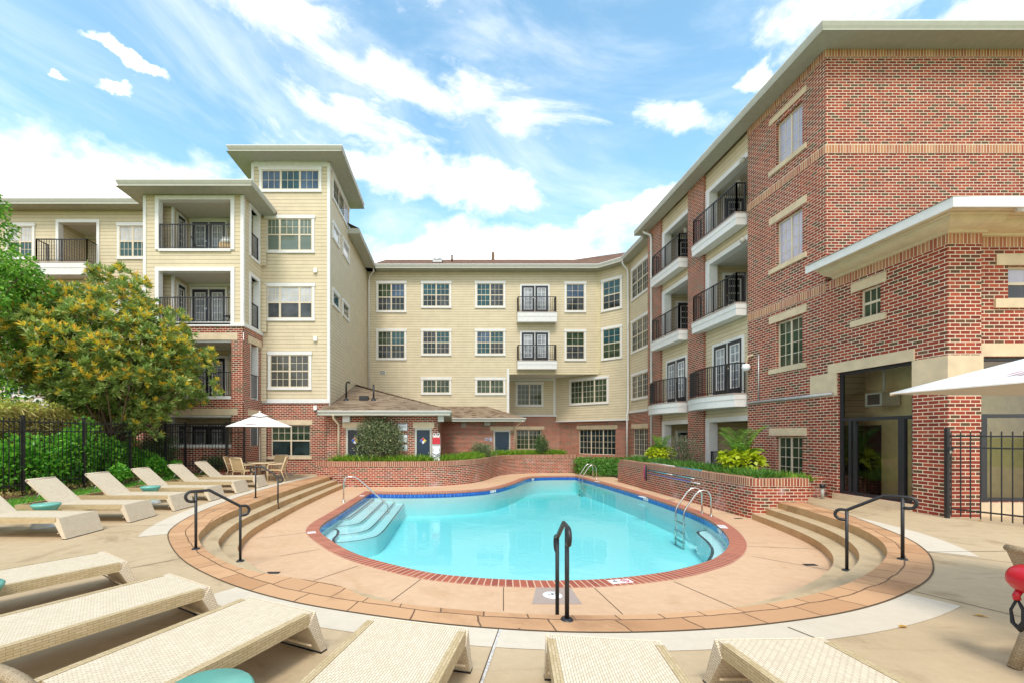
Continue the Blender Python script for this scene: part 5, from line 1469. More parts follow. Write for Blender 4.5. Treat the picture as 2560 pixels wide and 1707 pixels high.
# backboard leaning on the pool house corner
bk = thing('spine_board', 'white rescue spine board with red head block leaning on the pool house corner', 'rescue board', (-.68, 18.82, .12), 0); bk.scale = (.82, .82, .86)
m = MB()
out = [(-.18, .05), (-.20, .5), (-.21, 1.2), (-.21, 1.72), (-.17, 1.85), (.17, 1.85), (.21, 1.72), (.21, 1.2), (.20, .5), (.18, .05)]
def lean(x, z, n=0): return Vector((x, .0 + z * .08 - n, z))
front = [lean(x, z, .03) for x, z in out]; rear = [lean(x, z, -.02) for x, z in out]
m.face(front[::-1], 'white_plastic'); m.face(rear, 'white_plastic')
for k in range(len(out)): m.face([rear[k], rear[(k + 1) % len(out)], front[(k + 1) % len(out)], front[k]], 'white_plastic')
m.build('board', bk)
m = MB()
for s in (-1, 1): m.tube([lean(s * .17, 1.72, .05), lean(s * .17, 1.9, .05), lean(s * .13, 1.97, .05), lean(s * .06, 1.97, .05), lean(s * .04, 1.88, .05), lean(s * .04, 1.7, .05)], .02, 'white_plastic', 8)
for s in (-1, 1):
    for z in (.35, .7, 1.05): m.hexa([lean(s * .165 - .012, z, .045), lean(s * .165 + .012, z, .045), lean(s * .165 + .012, z, .031), lean(s * .165 - .012, z, .031)], [lean(s * .165 - .012, z + .16, .045), lean(s * .165 + .012, z + .16, .045), lean(s * .165 + .012, z + .16, .031), lean(s * .165 - .012, z + .16, .031)], 'ink')
m.build('handle', bk)
m = MB(); m.hexa([lean(-.2, 1.42, .13), lean(.2, 1.42, .13), lean(.2, 1.42, .03), lean(-.2, 1.42, .03)], [lean(-.2, 1.74, .13), lean(.2, 1.74, .13), lean(.2, 1.74, .03), lean(-.2, 1.74, .03)], 'red_vinyl'); m.build('head_block', bk)
m = MB(); m.tube([lean(-.2, .95, .05), lean(0, .86, .06), lean(.2, .98, .05)], .014, 'black_strap', 6); m.tube([lean(-.2, .70, .05), lean(.05, .80, .06), lean(.2, .90, .05)], .014, 'black_strap', 6); m.build('strap', bk)

# ------------------------------------------------------------------ fences
def fence(name, label, path, zs, h, post_at, step=.127, gate=None):
    o = thing(name, label, 'fence', (0, 0, 0))
    def P(t):
        L = 0
        for k in range(len(path) - 1):
            a, b = Vector(path[k]), Vector(path[k + 1]); l = (b - a).length
            if t <= L + l or k == len(path) - 2:
                f = (t - L) / l; p = a + (b - a) * f; return p, zs[k] + (zs[k + 1] - zs[k]) * f, (b - a).normalized()
            L += l
    tot = sum((Vector(b) - Vector(a)).length for a, b in zip(path, path[1:]))
    m = MB(); n = int(tot / step)
    for k in range(n + 1):
        p, z, d = P(min(tot - .001, k * step)); w = .0072
        m.box(p.x - w, p.x + w, p.y - w, p.y + w, z + .05, z + h - .02 , 'black_metal')
    m.build('pickets', o)
    m = MB()
    for k in range(len(path) - 1):
        a, b = Vector(path[k]), Vector(path[k + 1]); d = (b - a).normalized(); q = Vector((-d.y, d.x)) * .013
        for hh in (h - .13, h - .36, .18):
            m.hexa([(*(a - q), zs[k] + hh), (*(b - q), zs[k + 1] + hh), (*(b + q), zs[k + 1] + hh), (*(a + q), zs[k] + hh)], [(*(a - q), zs[k] + hh + .03), (*(b - q), zs[k + 1] + hh + .03), (*(b + q), zs[k + 1] + hh + .03), (*(a + q), zs[k] + hh + .03)], 'black_metal')
    m.build('rails', o)
    for t in post_at:
        p, z, d = P(t); m = MB(); w = .030
        m.box(p.x - w, p.x + w, p.y - w, p.y + w, z - .1, z + h + .03, 'black_metal'); m.box(p.x - w - .006, p.x + w + .006, p.y - w - .006, p.y + w + .006, z + h + .03, z + h + .045, 'black_metal'); m.build('post', o)
    return o
FZ = .30
fence('pool_fence', 'long black picket fence between the lawn and the hedge on the left', [(-10.3, 1.5), (-10.3, 16.85), (-8.02, 16.85)], [FZ, FZ + .05, FZ + .05], 1.82,
      [.2, 2.0, 3.75, 5.5, 7.22, 8.97, 10.7, 12.45, 14.2, 15.35, 16.95, 17.62])
f2 = fence('pool_gate', 'black picket fence panel with latch post at the brick clubhouse pier', [(10.28, 8.98), (11.35, 6.3)], [0, 0], 1.80, [], .135)
m = MB(); m.box(10.19, 10.25, 8.97, 9.03, 0, 1.86, 'black_metal'); m.build('post', f2)
m = MB(); m.box(10.185, 10.29, 8.945, 8.968, 1.38, 1.44, 'dark_frame'); m.box(10.20, 10.24, 8.93, 8.944, 1.34, 1.39, 'steel'); m.build('latch', f2)
mb = MB(); mb.box(-8.95, -7.72, 16.72, 17.0, 0, .30, 'brick_planter'); tag(mb.build('brick_border'), 'low brick edging wall under the end of the black fence', 'wall')

# ------------------------------------------------------------------ foliage
def leaf_object(name, parent, P, D, L, W, mats, mi, fold=.25, up=None, seed=1):
    rg = np.random.default_rng(seed); n = len(P)
    D = D / np.maximum(1e-9, np.linalg.norm(D, axis=1, keepdims=True))
    A = rg.normal(size=(n, 3)) * .55 + (np.array([0, 0, 1.0]) if up is None else up)
    S = np.cross(D, A); S /= np.maximum(1e-9, np.linalg.norm(S, axis=1, keepdims=True)); N = np.cross(S, D)
    L = np.asarray(L).reshape(-1, 1) * np.ones((n, 1)); W = np.asarray(W).reshape(-1, 1) * np.ones((n, 1))
    mid = P + D * L * .45
    v = np.stack([P, mid + S * W / 2 + N * W * fold, P + D * L - N * L * .08, mid - S * W / 2 + N * W * fold], axis=1).reshape(-1, 3)
    base = np.arange(n) * 4
    f = np.stack([base, base + 1, base + 2, base, base + 2, base + 3], axis=1).reshape(-1)
    me = bpy.data.meshes.new(name)
    me.vertices.add(4 * n); me.vertices.foreach_set('co', v.astype(np.float32).ravel())
    me.loops.add(6 * n); me.loops.foreach_set('vertex_index', f.astype(np.int32))
    me.polygons.add(2 * n); me.polygons.foreach_set('loop_start', (np.arange(2 * n) * 3).astype(np.int32)); me.polygons.foreach_set('loop_total', np.full(2 * n, 3, np.int32))
    for m_ in mats: me.materials.append(MAT[m_])
    me.polygons.foreach_set('material_index', np.repeat(np.asarray(mi, np.int32) * np.ones(n, np.int32), 2))
    me.update(); me.validate()
    o = bpy.data.objects.new(name, me); col.objects.link(o)
    if parent is not None: o.parent = parent
    return o
def unit(rg, n):
    v = rg.normal(size=(n, 3)); return v / np.linalg.norm(v, axis=1, keepdims=True)

def limbs(mb, base, tips, r0, mat='bark', seed=2):
    rg = random.Random(seed)
    for tp in tips:
        b = Vector(base); t = Vector(tp); mid = b.lerp(t, .5) + Vector((rg.uniform(-.2, .2), rg.uniform(-.2, .2), rg.uniform(-.25, .1)))
        pts = [b, b.lerp(mid, .5) + Vector((rg.uniform(-.08, .08), rg.uniform(-.08, .08), -.05)), mid, mid.lerp(t, .55) + Vector((0, 0, .06)), t]
        mb.tube(pts, [r0, r0 * .8, r0 * .55, r0 * .38, r0 * .16], mat, 6)

# magnolia
mg = thing('magnolia_tree', 'broad magnolia with golden leaf tips behind the fence, hiding the left balconies', 'tree', (-11.6, 14.7, .35))
rg = np.random.default_rng(11)
zk = np.array([2.3, 2.6, 2.83, 3.14, 3.75, 4.55, 5.4, 6.1, 6.5, 6.85, 7.05]) - .35
rk = np.array([.7, 1.4, 2.0, 2.6, 3.0, 2.9, 2.55, 1.65, .85, .45, .12])
xk = np.array([.8, .5, .35, .3, .2, 0.0, -.3, -.2, .15, .3, .3])
def mag_pt(k):
    z = rg.uniform(zk[0], zk[-1], k); r = np.interp(z, zk, rk); x0 = np.interp(z, zk, xk)
    a = rg.uniform(0, 2 * np.pi, k); q = np.sqrt(rg.uniform(0.12, 1, k))
    return np.stack([x0 + np.cos(a) * r * q, np.sin(a) * r * q * .9, z], 1), q
cl, cq = mag_pt(1400)
# weight the tries by the area so that the wide part is not thin
keep = rg.uniform(size=1400) < (np.interp(cl[:, 2], zk, rk) / 3.4) ** 1.3 + .06
cl, cq = cl[keep], cq[keep]
sel = []
for i in range(len(cl)):
    if all(np.linalg.norm(cl[i] - cl[j]) > .45 for j in sel): sel.append(i)
cl = cl[sel]; cl[:, :2] *= rg.uniform(.86, 1.13, (len(cl), 1)); cl[:, 2] += rg.normal(size=len(cl)) * .13; cl = np.vstack([cl, [[1.5, -.4, 1.9], [1.9, -.3, 2.2], [1.2, -.5, 1.6], [1.0, -.6, 2.0], [1.65, -.2, 1.55]]]); ctr = np.array([0, 0, 3.2])
Ps, Ds, Ms, Ls = [], [], [], []
for c in cl:
    outd = c - ctr; outd[2] = max(outd[2], -.6); outd = outd / np.linalg.norm(outd)
    k = rg.integers(15, 24)
    dirs = unit(rg, k) + outd * .55 + np.array([0, 0, .25]); dirs /= np.linalg.norm(dirs, axis=1, keepdims=True)
    ros = c + dirs * rg.uniform(.18, .46, (k, 1))
    for p, d in zip(ros, dirs):
        ax = d * .7 + np.array([0, 0, .75]); ax /= np.linalg.norm(ax)
        m = 10; a = rg.uniform(0, 2 * np.pi) + np.arange(m) * 2.4
        e1 = np.cross(ax, [.3, .9, .1]); e1 /= np.linalg.norm(e1); e2 = np.cross(ax, e1)
        sp = np.linspace(1.25, .35, m)[:, None]
        D = (np.cos(a)[:, None] * e1 + np.sin(a)[:, None] * e2) * sp + ax * (1.2 - sp * .65)
        Ps.append(p - ax * .05 * sp); Ds.append(D); Ls.append(rg.uniform(.14, .22, m))
        rr = np.linalg.norm((p - ctr)[:2]) / max(.3, np.interp(p[2], zk, rk))
        gold = rg.uniform() < (.46 if (rr > .66 or p[2] > 5) else .12) * (1 if p[2] > 2.9 else .25)
        mi = np.zeros(m, int)
        if gold: mi[rg.integers(4, 6):] = 1
        Ms.append(mi)
P = np.concatenate(Ps); D = np.concatenate(Ds); L = np.concatenate(Ls); M = np.concatenate(Ms)
leaf_object('crown', mg, P, D, L, L * .36, ['magnolia_green', 'magnolia_gold'], M, .15, seed=3)
mb = MB()
for k, (bx, by) in enumerate(((-.15, 0), (.2, .1), (0, -.15))):
    mb.tube([(bx, by, -.2), (bx * 2, by * 2, 1.0), (bx * 4, by * 3, 2.2), (bx * 5, by * 4, 3.6), (bx * 3, by * 3, 5.6)], [.13, .11, .09, .06, .02], 'bark', 8)
limbs(mb, (0, 0, .9), [tuple(c) for c in cl[::3]], .05); mb.build('trunk', mg)

# leafy tree on the far left
lt = thing('leafy_tree', 'bright green broadleaf tree at the far left edge', 'tree', (-14.45, 12.4, .4))
rg = np.random.default_rng(5)
cc = []
while len(cc) < 60:
    v = unit(rg, 1)[0] * rg.uniform(.35, 1) ** .5 * np.array([2.25, 2.2, 3.4]) + np.array([0, 0, 4.9])
    if v[2] > 1.8 and all(np.linalg.norm(v - q) > .62 for q in cc): cc.append(v)
cc += [np.array([2.35, -.1, 5.9]), np.array([2.0, 0, 6.2]), np.array([2.1, .2, 5.5]), np.array([1.1, 0, 7.9]), np.array([.9, 0, 8.3]), np.array([2.0, -.2, 2.4]), np.array([1.6, 0, 2.0])]
Ps, Ds = [], []
for c in cc:
    k = 330; s = rg.uniform(.42, .72)
    q = unit(rg, k) * (rg.uniform(.3, 1, (k, 1)) ** .5) * np.array([s, s, s * .62])
    Ps.append(c + q); Ds.append(q / s + np.array([0, 0, -.25]) + rg.normal(size=(k, 3)) * .5)
P = np.concatenate(Ps); D = np.concatenate(Ds); L = rg.uniform(.09, .15, len(P))
leaf_object('crown', lt, P, D, L, L * .62, ['tree_green'], 0, .15, seed=8)
mb = MB(); mb.tube([(0, 0, -.3), (.05, 0, 1.6), (-.05, .1, 3.6), (.1, 0, 6.4)], [.16, .13, .10, .03], 'bark', 8); limbs(mb, (0, 0, 2.0), [tuple(c) for c in cc[::3]], .06, seed=4); mb.build('trunk', lt)

# overgrown hedge behind the fence, straw coloured sides, greener top
hg = thing('overgrown_hedge', 'tall straw coloured overgrown hedge with yellow green top behind the fence', 'hedge', (0, 0, 0))
rg = np.random.default_rng(21)
n = 23000
x = -11.35 - np.abs(rg.normal(size=n)) * .25; y = rg.uniform(4.5, 15.6, n); z = .35 + rg.uniform(0, 1, n) ** .85 * 2.05 + .10 * np.sin(y * 1.7) + .06 * np.sin(y * 4.1)
P = np.stack([x, y, z], 1); D = np.stack([rg.normal(size=n) * .4 + .35, rg.normal(size=n) * .75 + .4, rg.normal(size=n) * .5 - .55], 1)
L = rg.uniform(.14, .34, n)
leaf_object('stems', hg, P, D, L, L * .09 + .006, ['hedge_straw'], 0, .1, seed=2)
n = 9000
x = -11.3 - rg.uniform(0, 1.5, n); y = rg.uniform(4.5, 15.8, n); z = 2.38 + rg.uniform(-.25, .16, n) + .10 * np.sin(y * 1.7) + .06 * np.sin(y * 4.1) + .05 * np.sin(x * 9)
P = np.stack([x, y, z], 1); D = unit(rg, n) + np.array([.3, -.2, .3]); L = rg.uniform(.07, .15, n)
leaf_object('foliage', hg, P, D, L, L * .5, ['hedge_top'], 0, .15, seed=4)
mb = MB(); mb.box(-12.9, -11.75, 4.4, 15.6, .2, 2.25, 'mulch'); mb.build('core', hg)

def bush(name, label, cat, loc, rad, n, leaf, mat, seed, shape=.6, group=None, stems=True, lobes=7, asp=.55):
    o = thing(name, label, cat, loc, 0, group); rg = np.random.default_rng(seed)
    rad = np.array(rad)
    lob = unit(rg, lobes) * rad * .52; lob[:, 2] = np.abs(lob[:, 2]) + rad[2] * .45
    lob = np.vstack([lob, [[0, 0, rad[2] * .7]]])
    k = rg.integers(0, len(lob), n); s = rg.uniform(.42, .62, len(lob))
    q = unit(rg, n) * (rg.uniform(.25, 1, (n, 1)) ** .45) * rad * s[k][:, None]
    P = lob[k] + q; P[:, 2] = np.maximum(P[:, 2], .03)
    D = q / rad + rg.normal(size=(n, 3)) * .5 + np.array([0, 0, .25]); L = leaf * rg.uniform(.65, 1.25, n)
    leaf_object('foliage', o, P, D, L, L * asp, [mat], 0, .18, seed=seed)
    if stems:
        mb = MB(); limbs(mb, (0, 0, -.05), [tuple(v) for v in lob], .02 + .02 * rad[0], seed=seed); mb.build('stem', o)
    return o
for k, (loc, rad, sd, lab) in enumerate((((-10.85, 8.4, .3), (.75, 1.1, .85), 31, 'bright green leafy bush at the far left end of the fence'),
                                   ((-10.9, 11.0, .3), (.7, 1.2, 1.0), 32, 'bright green climber mass behind the second fence post'),
                                   ((-10.85, 12.7, .3), (.7, 1.1, 1.25), 33, 'tall green vine bush climbing the middle of the fence'),
                                   ((-10.8, 14.0, .3), (.6, .95, .95), 34, 'green leafy bush below the magnolia behind the fence'),
                                   ((-10.55, 15.1, .3), (.45, .8, .6), 35, 'small light green bush below the dark mound shrub'))):
    bush('green_bush', lab, 'bush', loc, rad, 3800, .10, 'bush_green', sd, group='bushes behind the pool fence', asp=.8)
for k, (loc, lab) in enumerate((((-10.05, 13.2, .26), 'small green sprout at the fence foot between two loungers'), ((-9.9, 15.6, .2), 'small green weed clump near the far end of the fence'))):
    bush('green_bush', lab, 'bush', loc, (.28, .4, .42), 700, .09, 'bush_green', 51 + k, group='bushes behind the pool fence', asp=.8)
bush('mound_shrub', 'dark green mounded shrub in front of the brick balcony block', 'shrub', (-10.9, 16.2, .3), (.95, .75, 1.02), 6000, .07, 'dark_shrub', 36, lobes=10)
bush('mound_shrub', 'small dark shrub beside the fence corner', 'shrub', (-9.45, 17.2, .2), (.6, .35, .55), 1800, .06, 'dark_shrub', 37)

# planter shrubs
def at_px(px, d): return (px - CX) / F * d
bush('azalea_bush', 'large grey green azalea bush in front of the dark double door', 'shrub', (at_px(949, 18.75), 18.72, .5), (1.16, .46, 1.5), 8500, .085, 'azalea_green', 41, lobes=18)
bush('azalea_bush', 'rounded dull green bush near the far blue door', 'shrub', (at_px(1206, 22.3), 22.3, .5), (.72, .6, .66), 4200, .06, 'azalea_green', 42, lobes=9)
bush('azalea_bush', 'small dark leaved bush at the right end of the curved planter', 'shrub', (at_px(1356, 25.3), 25.4, .5), (.60, .4, .85), 3200, .065, 'dark_shrub', 43, lobes=8)
bush('rose_bush', 'sparse rose bush with pink flowers between the two potted palms', 'shrub', (8.75, 16.3, .45), (.62, .75, 1.0), 3000, .055, 'rose_leaf', 44, lobes=10)
# border grass along the planters
def grass(name, pts_fn, n, h, mat, seed, w=.016):
    rg = np.random.default_rng(seed); P, nd = pts_fn(rg, n)
    D = rg.normal(size=(n, 3)) * .55; D[:, 2] = rg.uniform(.45, 1.2, n)
    L = h * rg.uniform(.6, 1.15, n); o = leaf_object(name, None, P, D, L, w * rg.uniform(.8, 1.3, n), [mat], 0, .2, seed=seed)
    o['kind'] = 'stuff'; return o
def along(path, d0, d1, z, t0=0, t1=1):
    A = resample(path, 400)
    def fn(rg, n):
        A0 = np.array(offset(A, d0)); A1 = np.array(offset(A, d1)); t = rg.uniform(t0, t1, n) * 398; i = t.astype(int); f = (t - i)[:, None]; q = rg.uniform(0, 1, (n, 1))
        a = A0[i] * (1 - f) + A0[i + 1] * f; b = A1[i] * (1 - f) + A1[i + 1] * f; xy = a * (1 - q) + b * q
        return np.concatenate([xy, np.full((n, 1), z)], 1), None
    return fn
grass('border_grass', along(PLP, .34, .78, .52, .03, .97), 9000, .42, 'liriope', 61, .028)
grass('border_grass', along(PLP, .6, 1.3, .50, .45, .97), 5000, .44, 'liriope', 62, .026)
grass('border_grass', along(path2, .32, .95, .48, .0, .86), 6500, .38, 'liriope_dark', 63, .022)
grass('border_grass', lambda rg, n: (np.stack([rg.uniform(8.1, 9.5, n), rg.uniform(11.4, 12.4, n), np.full(n, .48)], 1), None), 1500, .26, 'liriope', 64, .018)
def bed_fn(rg, n):
    x = rg.uniform(6.9, 10.3, n); y = rg.uniform(22.6, 26.6, n); keep = (x - 6.9) + (y - 22.0) * .55 > .9
    y = np.where(keep, y, 26.0); return np.stack([x, y, -.4 + rg.uniform(0, .78, n) * np.clip((y - 22.4) / 1.4, .15, 1)], 1), None
rg = np.random.default_rng(66); n = 9000; P, _ = bed_fn(rg, n)
o = leaf_object('ground_cover', None, P, unit(rg, n) + np.array([0, -.3, .5]), rg.uniform(.08, .16, n), rg.uniform(.04, .08, n), ['bush_green'], 0, .2, seed=66); o['kind'] = 'stuff'
for ob in (o,): 
    ob.data.materials[0] = MAT['liriope_dark']
# lawn blades on the strip
def lawn_fn(rg, n):
    x = rg.uniform(-10.1, -9.06, n); y = rg.uniform(2, 16.7, n); return np.stack([x, y, np.interp(-x, [9.05, 9.35, 10.0, 10.9], [-.02, .06, .22, .34])], 1), None
grass('lawn_grass', lawn_fn, 16000, .075, 'bush_green', 67, .012)
grass('leaf_litter', lambda rg, n: (np.stack([rg.uniform(-11.0, -10.15, n), rg.uniform(2, 16.5, n), rg.uniform(.25, .36, n)], 1), None), 2500, .09, 'hedge_straw', 68, .05)

mb = MB(); mb.tube([(.0, 0, -.1), (0, 0, .18)], [.24, .20], 'rock', 9); mb.box(-.34, .34, -.2, .22, .18, .27, 'rock'); ob = mb.build('stone_pedestal'); tag(ob, 'small brown stone pedestal in the curved planter grass', 'stone'); ob.location = (at_px(1147, 22.2), 22.2, .52)
mb = MB(); mb.box(-.25, .25, -.15, .15, 0, .14, 'rock'); ob = mb.build('flat_stone'); tag(ob, 'flat grey stone beside the brown pedestal in the planter', 'stone'); ob.location = (at_px(1163, 22.3), 22.3, .53)

# pots with palm and sweet potato vine
def potted(loc, s, seed, label, fr_n, fr_l):
    o = thing('potted_palm', label, 'plant', loc); rg = np.random.default_rng(seed)
    m = MB(); m.lathe([(0, 0), (.26 * s, 0), (.36 * s, .38 * s), (.38 * s, .42 * s), (.35 * s, .42 * s), (.33 * s, .36 * s), (0, .35 * s)], 'charcoal_pot', (0, 0, 0), 22); m.build('pot', o)
    n = 300; a = rg.uniform(0, 2 * np.pi, n); r = rg.uniform(.12, .50, n) * s; z = (.60 - (r / s - .15) ** 2 * 1.6 + rg.uniform(-.1, .12, n)) * s
    P = np.stack([np.cos(a) * r, np.sin(a) * r, z], 1); D = np.stack([np.cos(a), np.sin(a), -.35 + rg.normal(size=n) * .3], 1) + rg.normal(size=(n, 3)) * .3
    n2 = 90; a2 = rg.normal(size=n2) * .5 - 2.2; P2 = np.stack([np.cos(a2) * .45 * s, np.sin(a2) * .45 * s, rg.uniform(.02, .5, n2) * s], 1); D2 = np.stack([np.cos(a2), np.sin(a2), -.5 * np.ones(n2)], 1) + rg.normal(size=(n2, 3)) * .3
    P = np.vstack([P, P2]); D = np.vstack([D, D2]); L = rg.uniform(.11, .19, len(P)) * s
    leaf_object('vine', o, P, D, L, L * .9, ['potato_vine'], 0, .12, seed=seed)
    Ps, Ds, Ls = [], [], []; m = MB()
    for k in range(fr_n):
        az = 2 * np.pi * k / fr_n + rg.uniform(-.3, .3); ln = fr_l * rg.uniform(.75, 1.15); up = rg.uniform(1.0, 1.7); out = rg.uniform(.3, .65)
        pts = []
        for q in range(9):
            t = q / 8; pts.append(np.array([np.cos(az) * out * ln * t ** 1.2, np.sin(az) * out * ln * t ** 1.2, .4 * s + ln * up * (t - .55 * t * t * (1.3 if up < 1.1 else .7))]))
        m.tube(pts, [.012 * s * (1 - .8 * q / 8) for q in range(9)], 'palm_green', 5)
        for q in range(2, 9):
            d = pts[q] - pts[q - 1]; d /= np.linalg.norm(d); sd = np.cross(d, [0, 0, 1]); sd /= max(1e-6, np.linalg.norm(sd))
            for g in (0, .5):
                for sg in (-1, 1):
                    Ps.append(pts[q - 1] * (1 - g) + pts[q] * g); Ds.append(sd * sg + d * .75 + np.array([0, 0, -.12])); Ls.append(ln * .34 * (1 - .35 * abs(q - 4) / 4))
    m.build('stalks', o); L = np.array(Ls); leaf_object('fronds', o, np.array(Ps), np.array(Ds), L, L * .10 + .006, ['palm_green'], 0, .2, seed=seed + 1)
    return o
potted((8.72, 13.15, .48), 1.12, 71, 'palm and lime green vine in a charcoal pot beside the big brick corner wall', 11, 1.0)
potted((8.75, 18.3, .48), 1.05, 74, 'farther charcoal pot with lime green vine and a small upright palm', 9, 1.0)

# ------------------------------------------------------------------ sun loungers
def make_lounger(label, recl=R(42)):
    o = thing('sun_lounger', label, 'sun lounger', (0, 0, 0), 0, 'woven sun loungers round the pool')
    w = .37; zt, zb = .35, .262
    m = MB(); m.box(0.0, 1.36, -w + .012, w - .012, zb + .02, zt, 'weave'); m.build('seat', o)
    m = MB()
    for s in (-1, 1):
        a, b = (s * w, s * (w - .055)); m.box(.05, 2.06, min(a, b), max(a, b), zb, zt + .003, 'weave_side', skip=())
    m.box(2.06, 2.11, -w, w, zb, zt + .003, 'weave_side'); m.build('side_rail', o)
    def panel(prof, nm, mat='weave_side'):
        m = MB()
        for k in range(4):
            j = (k + 1) % 4; m.face([(prof[k][0], -w - .004, prof[k][1]), (prof[k][0], w + .004, prof[k][1]), (prof[j][0], w + .004, prof[j][1]), (prof[j][0], -w - .004, prof[j][1])], mat)
        for s in (-w - .004, w + .004): m.face([(p[0], s, p[1]) for p in prof], mat)
        return m.build(nm, o)
    panel([(-.012, zt + .002), (-.135, .012), (-.075, .012), (.06, zb - .004)], 'foot_panel', 'weave')
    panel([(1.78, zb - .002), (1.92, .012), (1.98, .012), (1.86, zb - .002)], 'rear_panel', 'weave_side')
    for xa, xb in ((-.14, -.07), (1.915, 1.985)):
        m = MB(); m.box(xa, xb, -w - .006, w + .006, 0, .012, 'black_strap'); m.build('foot_pad', o)
    m = MB(); m.tube([(.02, -w + .01, .10), (.02, w - .01, .10)], .009, 'tan_paint', 6); m.build('stretcher', o)
    c, s_ = math.cos(recl), math.sin(recl); x0, z0, Lb, th = 1.375, zt - .01, .74, .05
    hinge = Vector((x0, 0, z0)); ud = Vector((c, 0, s_)); nd = Vector((-s_, 0, c))
    m = MB(); q = w - .06
    def bp(l, y, t): p = hinge + ud * l + nd * t; return (p.x, y, p.z)
    m.hexa([bp(0, -q, -th), bp(Lb, -q, -th), bp(Lb, q, -th), bp(0, q, -th)], [bp(0, -q, 0), bp(Lb, -q, 0), bp(Lb, q, 0), bp(0, q, 0)], 'weave')
    m.tube([bp(Lb, -q, -.02), bp(Lb, q, -.02)], .03, 'weave', 8); m.build('backrest', o)
    m = MB()
    for s in (-.2, .2):
        p = hinge + ud * (Lb * .62) - nd * th; m.tube([(p.x, s, p.z), (1.98, s, zb + .03)], .008, 'steel', 6)
    m.build('prop', o)
    return o
lg_left = [(-6.30, 7.50, 'lounger cut by the left frame edge, nearest of the row before the fence'),
           (-6.27, 8.87, 'second lounger from the left in the fence row, between two teal tables'),
           (-6.22, 10.17, 'third lounger in the fence row, just in front of the farther teal table'),
           (-6.24, 11.65, 'fourth lounger in the fence row, behind the farther teal table'),
           (-6.27, 13.12, 'fifth lounger in the fence row, next to the last one'),
           (-6.30, 14.55, 'last lounger of the fence row, beside the umbrella table chairs')]
proto = None
for k, (x, y, lab) in enumerate(lg_left):
    # foot towards +X, head towards the fence: local +x -> world -X
    if proto is None: proto = make_lounger(lab); o = proto
    else: o = dup(proto, label=lab)
    o.location = (x - .135, y, 0); o.rotation_euler = (0, 0, R(180 + (-1.0, .4, -.6, .5, -.3, .8)[k]))
near = [((-4.09, 5.06), (-3.48, 4.69), (-.58, -.81), 'near lounger at the left edge with a teal table beside it'),
        ((-2.80, 4.24), (-2.15, 3.91), (-.53, -.85), 'near lounger second from the left in the front row'),
        ((-1.72, 3.63), (-1.06, 3.36), (-.43, -.90), 'near lounger whose right side is by the large teal table top'),
        ((-.61, 3.23), (.11, 3.05), (-.26, -.965), 'near lounger left of the white floor joint in the front row'),
        ((.63, 2.95), (1.38, 2.86), (-.14, -.99), 'near lounger directly below the single centre handrail'),
        ((1.75, 2.87), (2.48, 2.91), (.03, -1), 'near lounger farthest right in the front row')]
pn = None
for a, b, d, lab in near:
    if pn is None: pn = make_lounger(lab, R(14)); o = pn
    else: o = dup(pn, label=lab)
    d = Vector(d).normalized(); mid = (Vector(a) + Vector(b)) / 2
    o.location = (mid.x + d.x * .0, mid.y + d.y * .0, 0); o.rotation_euler = (0, 0, math.atan2(d.y, d.x))

# ------------------------------------------------------------------ teal drum tables
def make_table(label):
    o = thing('side_table', label, 'side table', (0, 0, 0), 0, 'teal garden stools')
    m = MB(); m.lathe([(0, .44), (.205, .44), (.222, .425), (.215, .40), (.17, .335)], 'teal_glaze', n=28); m.build('top', o)
    m = MB(); m.lathe([(.17, .335), (.13, .25), (.125, .22), (.14, .17), (.19, .10)], 'teal_glaze', n=28); m.build('body', o)
    m = MB(); m.lathe([(.19, .10), (.225, .03), (.225, .0), (0, 0)], 'pale_glaze', n=28); m.build('base', o)
    return o
tb = make_table('large teal stool in the foreground between two near loungers'); tb.location = (-1.22, 2.16, 0)
for loc, lab in (((-4.06, 3.66, 0), 'teal stool cut by the left edge between near loungers'), ((-7.57, 8.13, 0), 'teal stool with white base between the first two fence row loungers'), ((-7.55, 10.92, 0), 'farther teal stool between the third and fourth fence row loungers')):
    dup(tb, loc, label=lab)

# ------------------------------------------------------------------ umbrella table set
TC = Vector((-7.18, 16.55, 0))
tbl = thing('patio_table', 'round tan patio table under the far white umbrella', 'table', TC)
m = MB(); m.lathe([(0, .70), (.54, .70), (.56, .685), (.56, .665), (.53, .655), (0, .655)], 'tan_paint', n=28); m.build('top', tbl)
for k in range(4):
    a = R(45 + 90 * k); m = MB(); m.tube([(.38 * math.cos(a), .38 * math.sin(a), .66), (.44 * math.cos(a), .44 * math.sin(a), 0)], .028, 'tan_paint', 8); m.build('leg', tbl)
def make_chair(label):
    o = thing('patio_chair', label, 'chair', (0, 0, 0), 0, 'tan chairs round the umbrella table')   # faces +y
    m = MB(); m.hexa([(-.24, -.22, .40), (.24, -.22, .40), (.24, .26, .43), (-.24, .26, .43)], [(-.24, -.22, .42), (.24, -.22, .42), (.24, .26, .45), (-.24, .26, .45)], 'sling'); m.build('seat', o)
    m = MB(); m.hexa([(-.25, -.22, .45), (.25, -.22, .45), (.25, -.20, .45), (-.25, -.20, .45)], [(-.26, -.36, .90), (.26, -.36, .90), (.26, -.335, .90), (-.26, -.335, .90)], 'sling'); m.build('backrest', o)
    for s in (-1, 1):
        m = MB(); m.tube([(s * .28, .28, 0), (s * .28, .27, .42), (s * .28, .25, .64), (s * .28, -.26, .66)], .022, 'tan_paint', 8); m.build('front_leg', o)
        m = MB(); m.tube([(s * .27, -.34, 0), (s * .26, -.20, .42), (s * .26, -.37, .91)], .020, 'tan_paint', 8); m.build('rear_leg', o)
    m = MB(); m.tube([(-.26, -.37, .91), (.26, -.37, .91)], .018, 'tan_paint', 8); m.tube([(-.28, .27, .41), (.28, .27, .41)], .016, 'tan_paint', 8); m.build('frame', o)
    return o
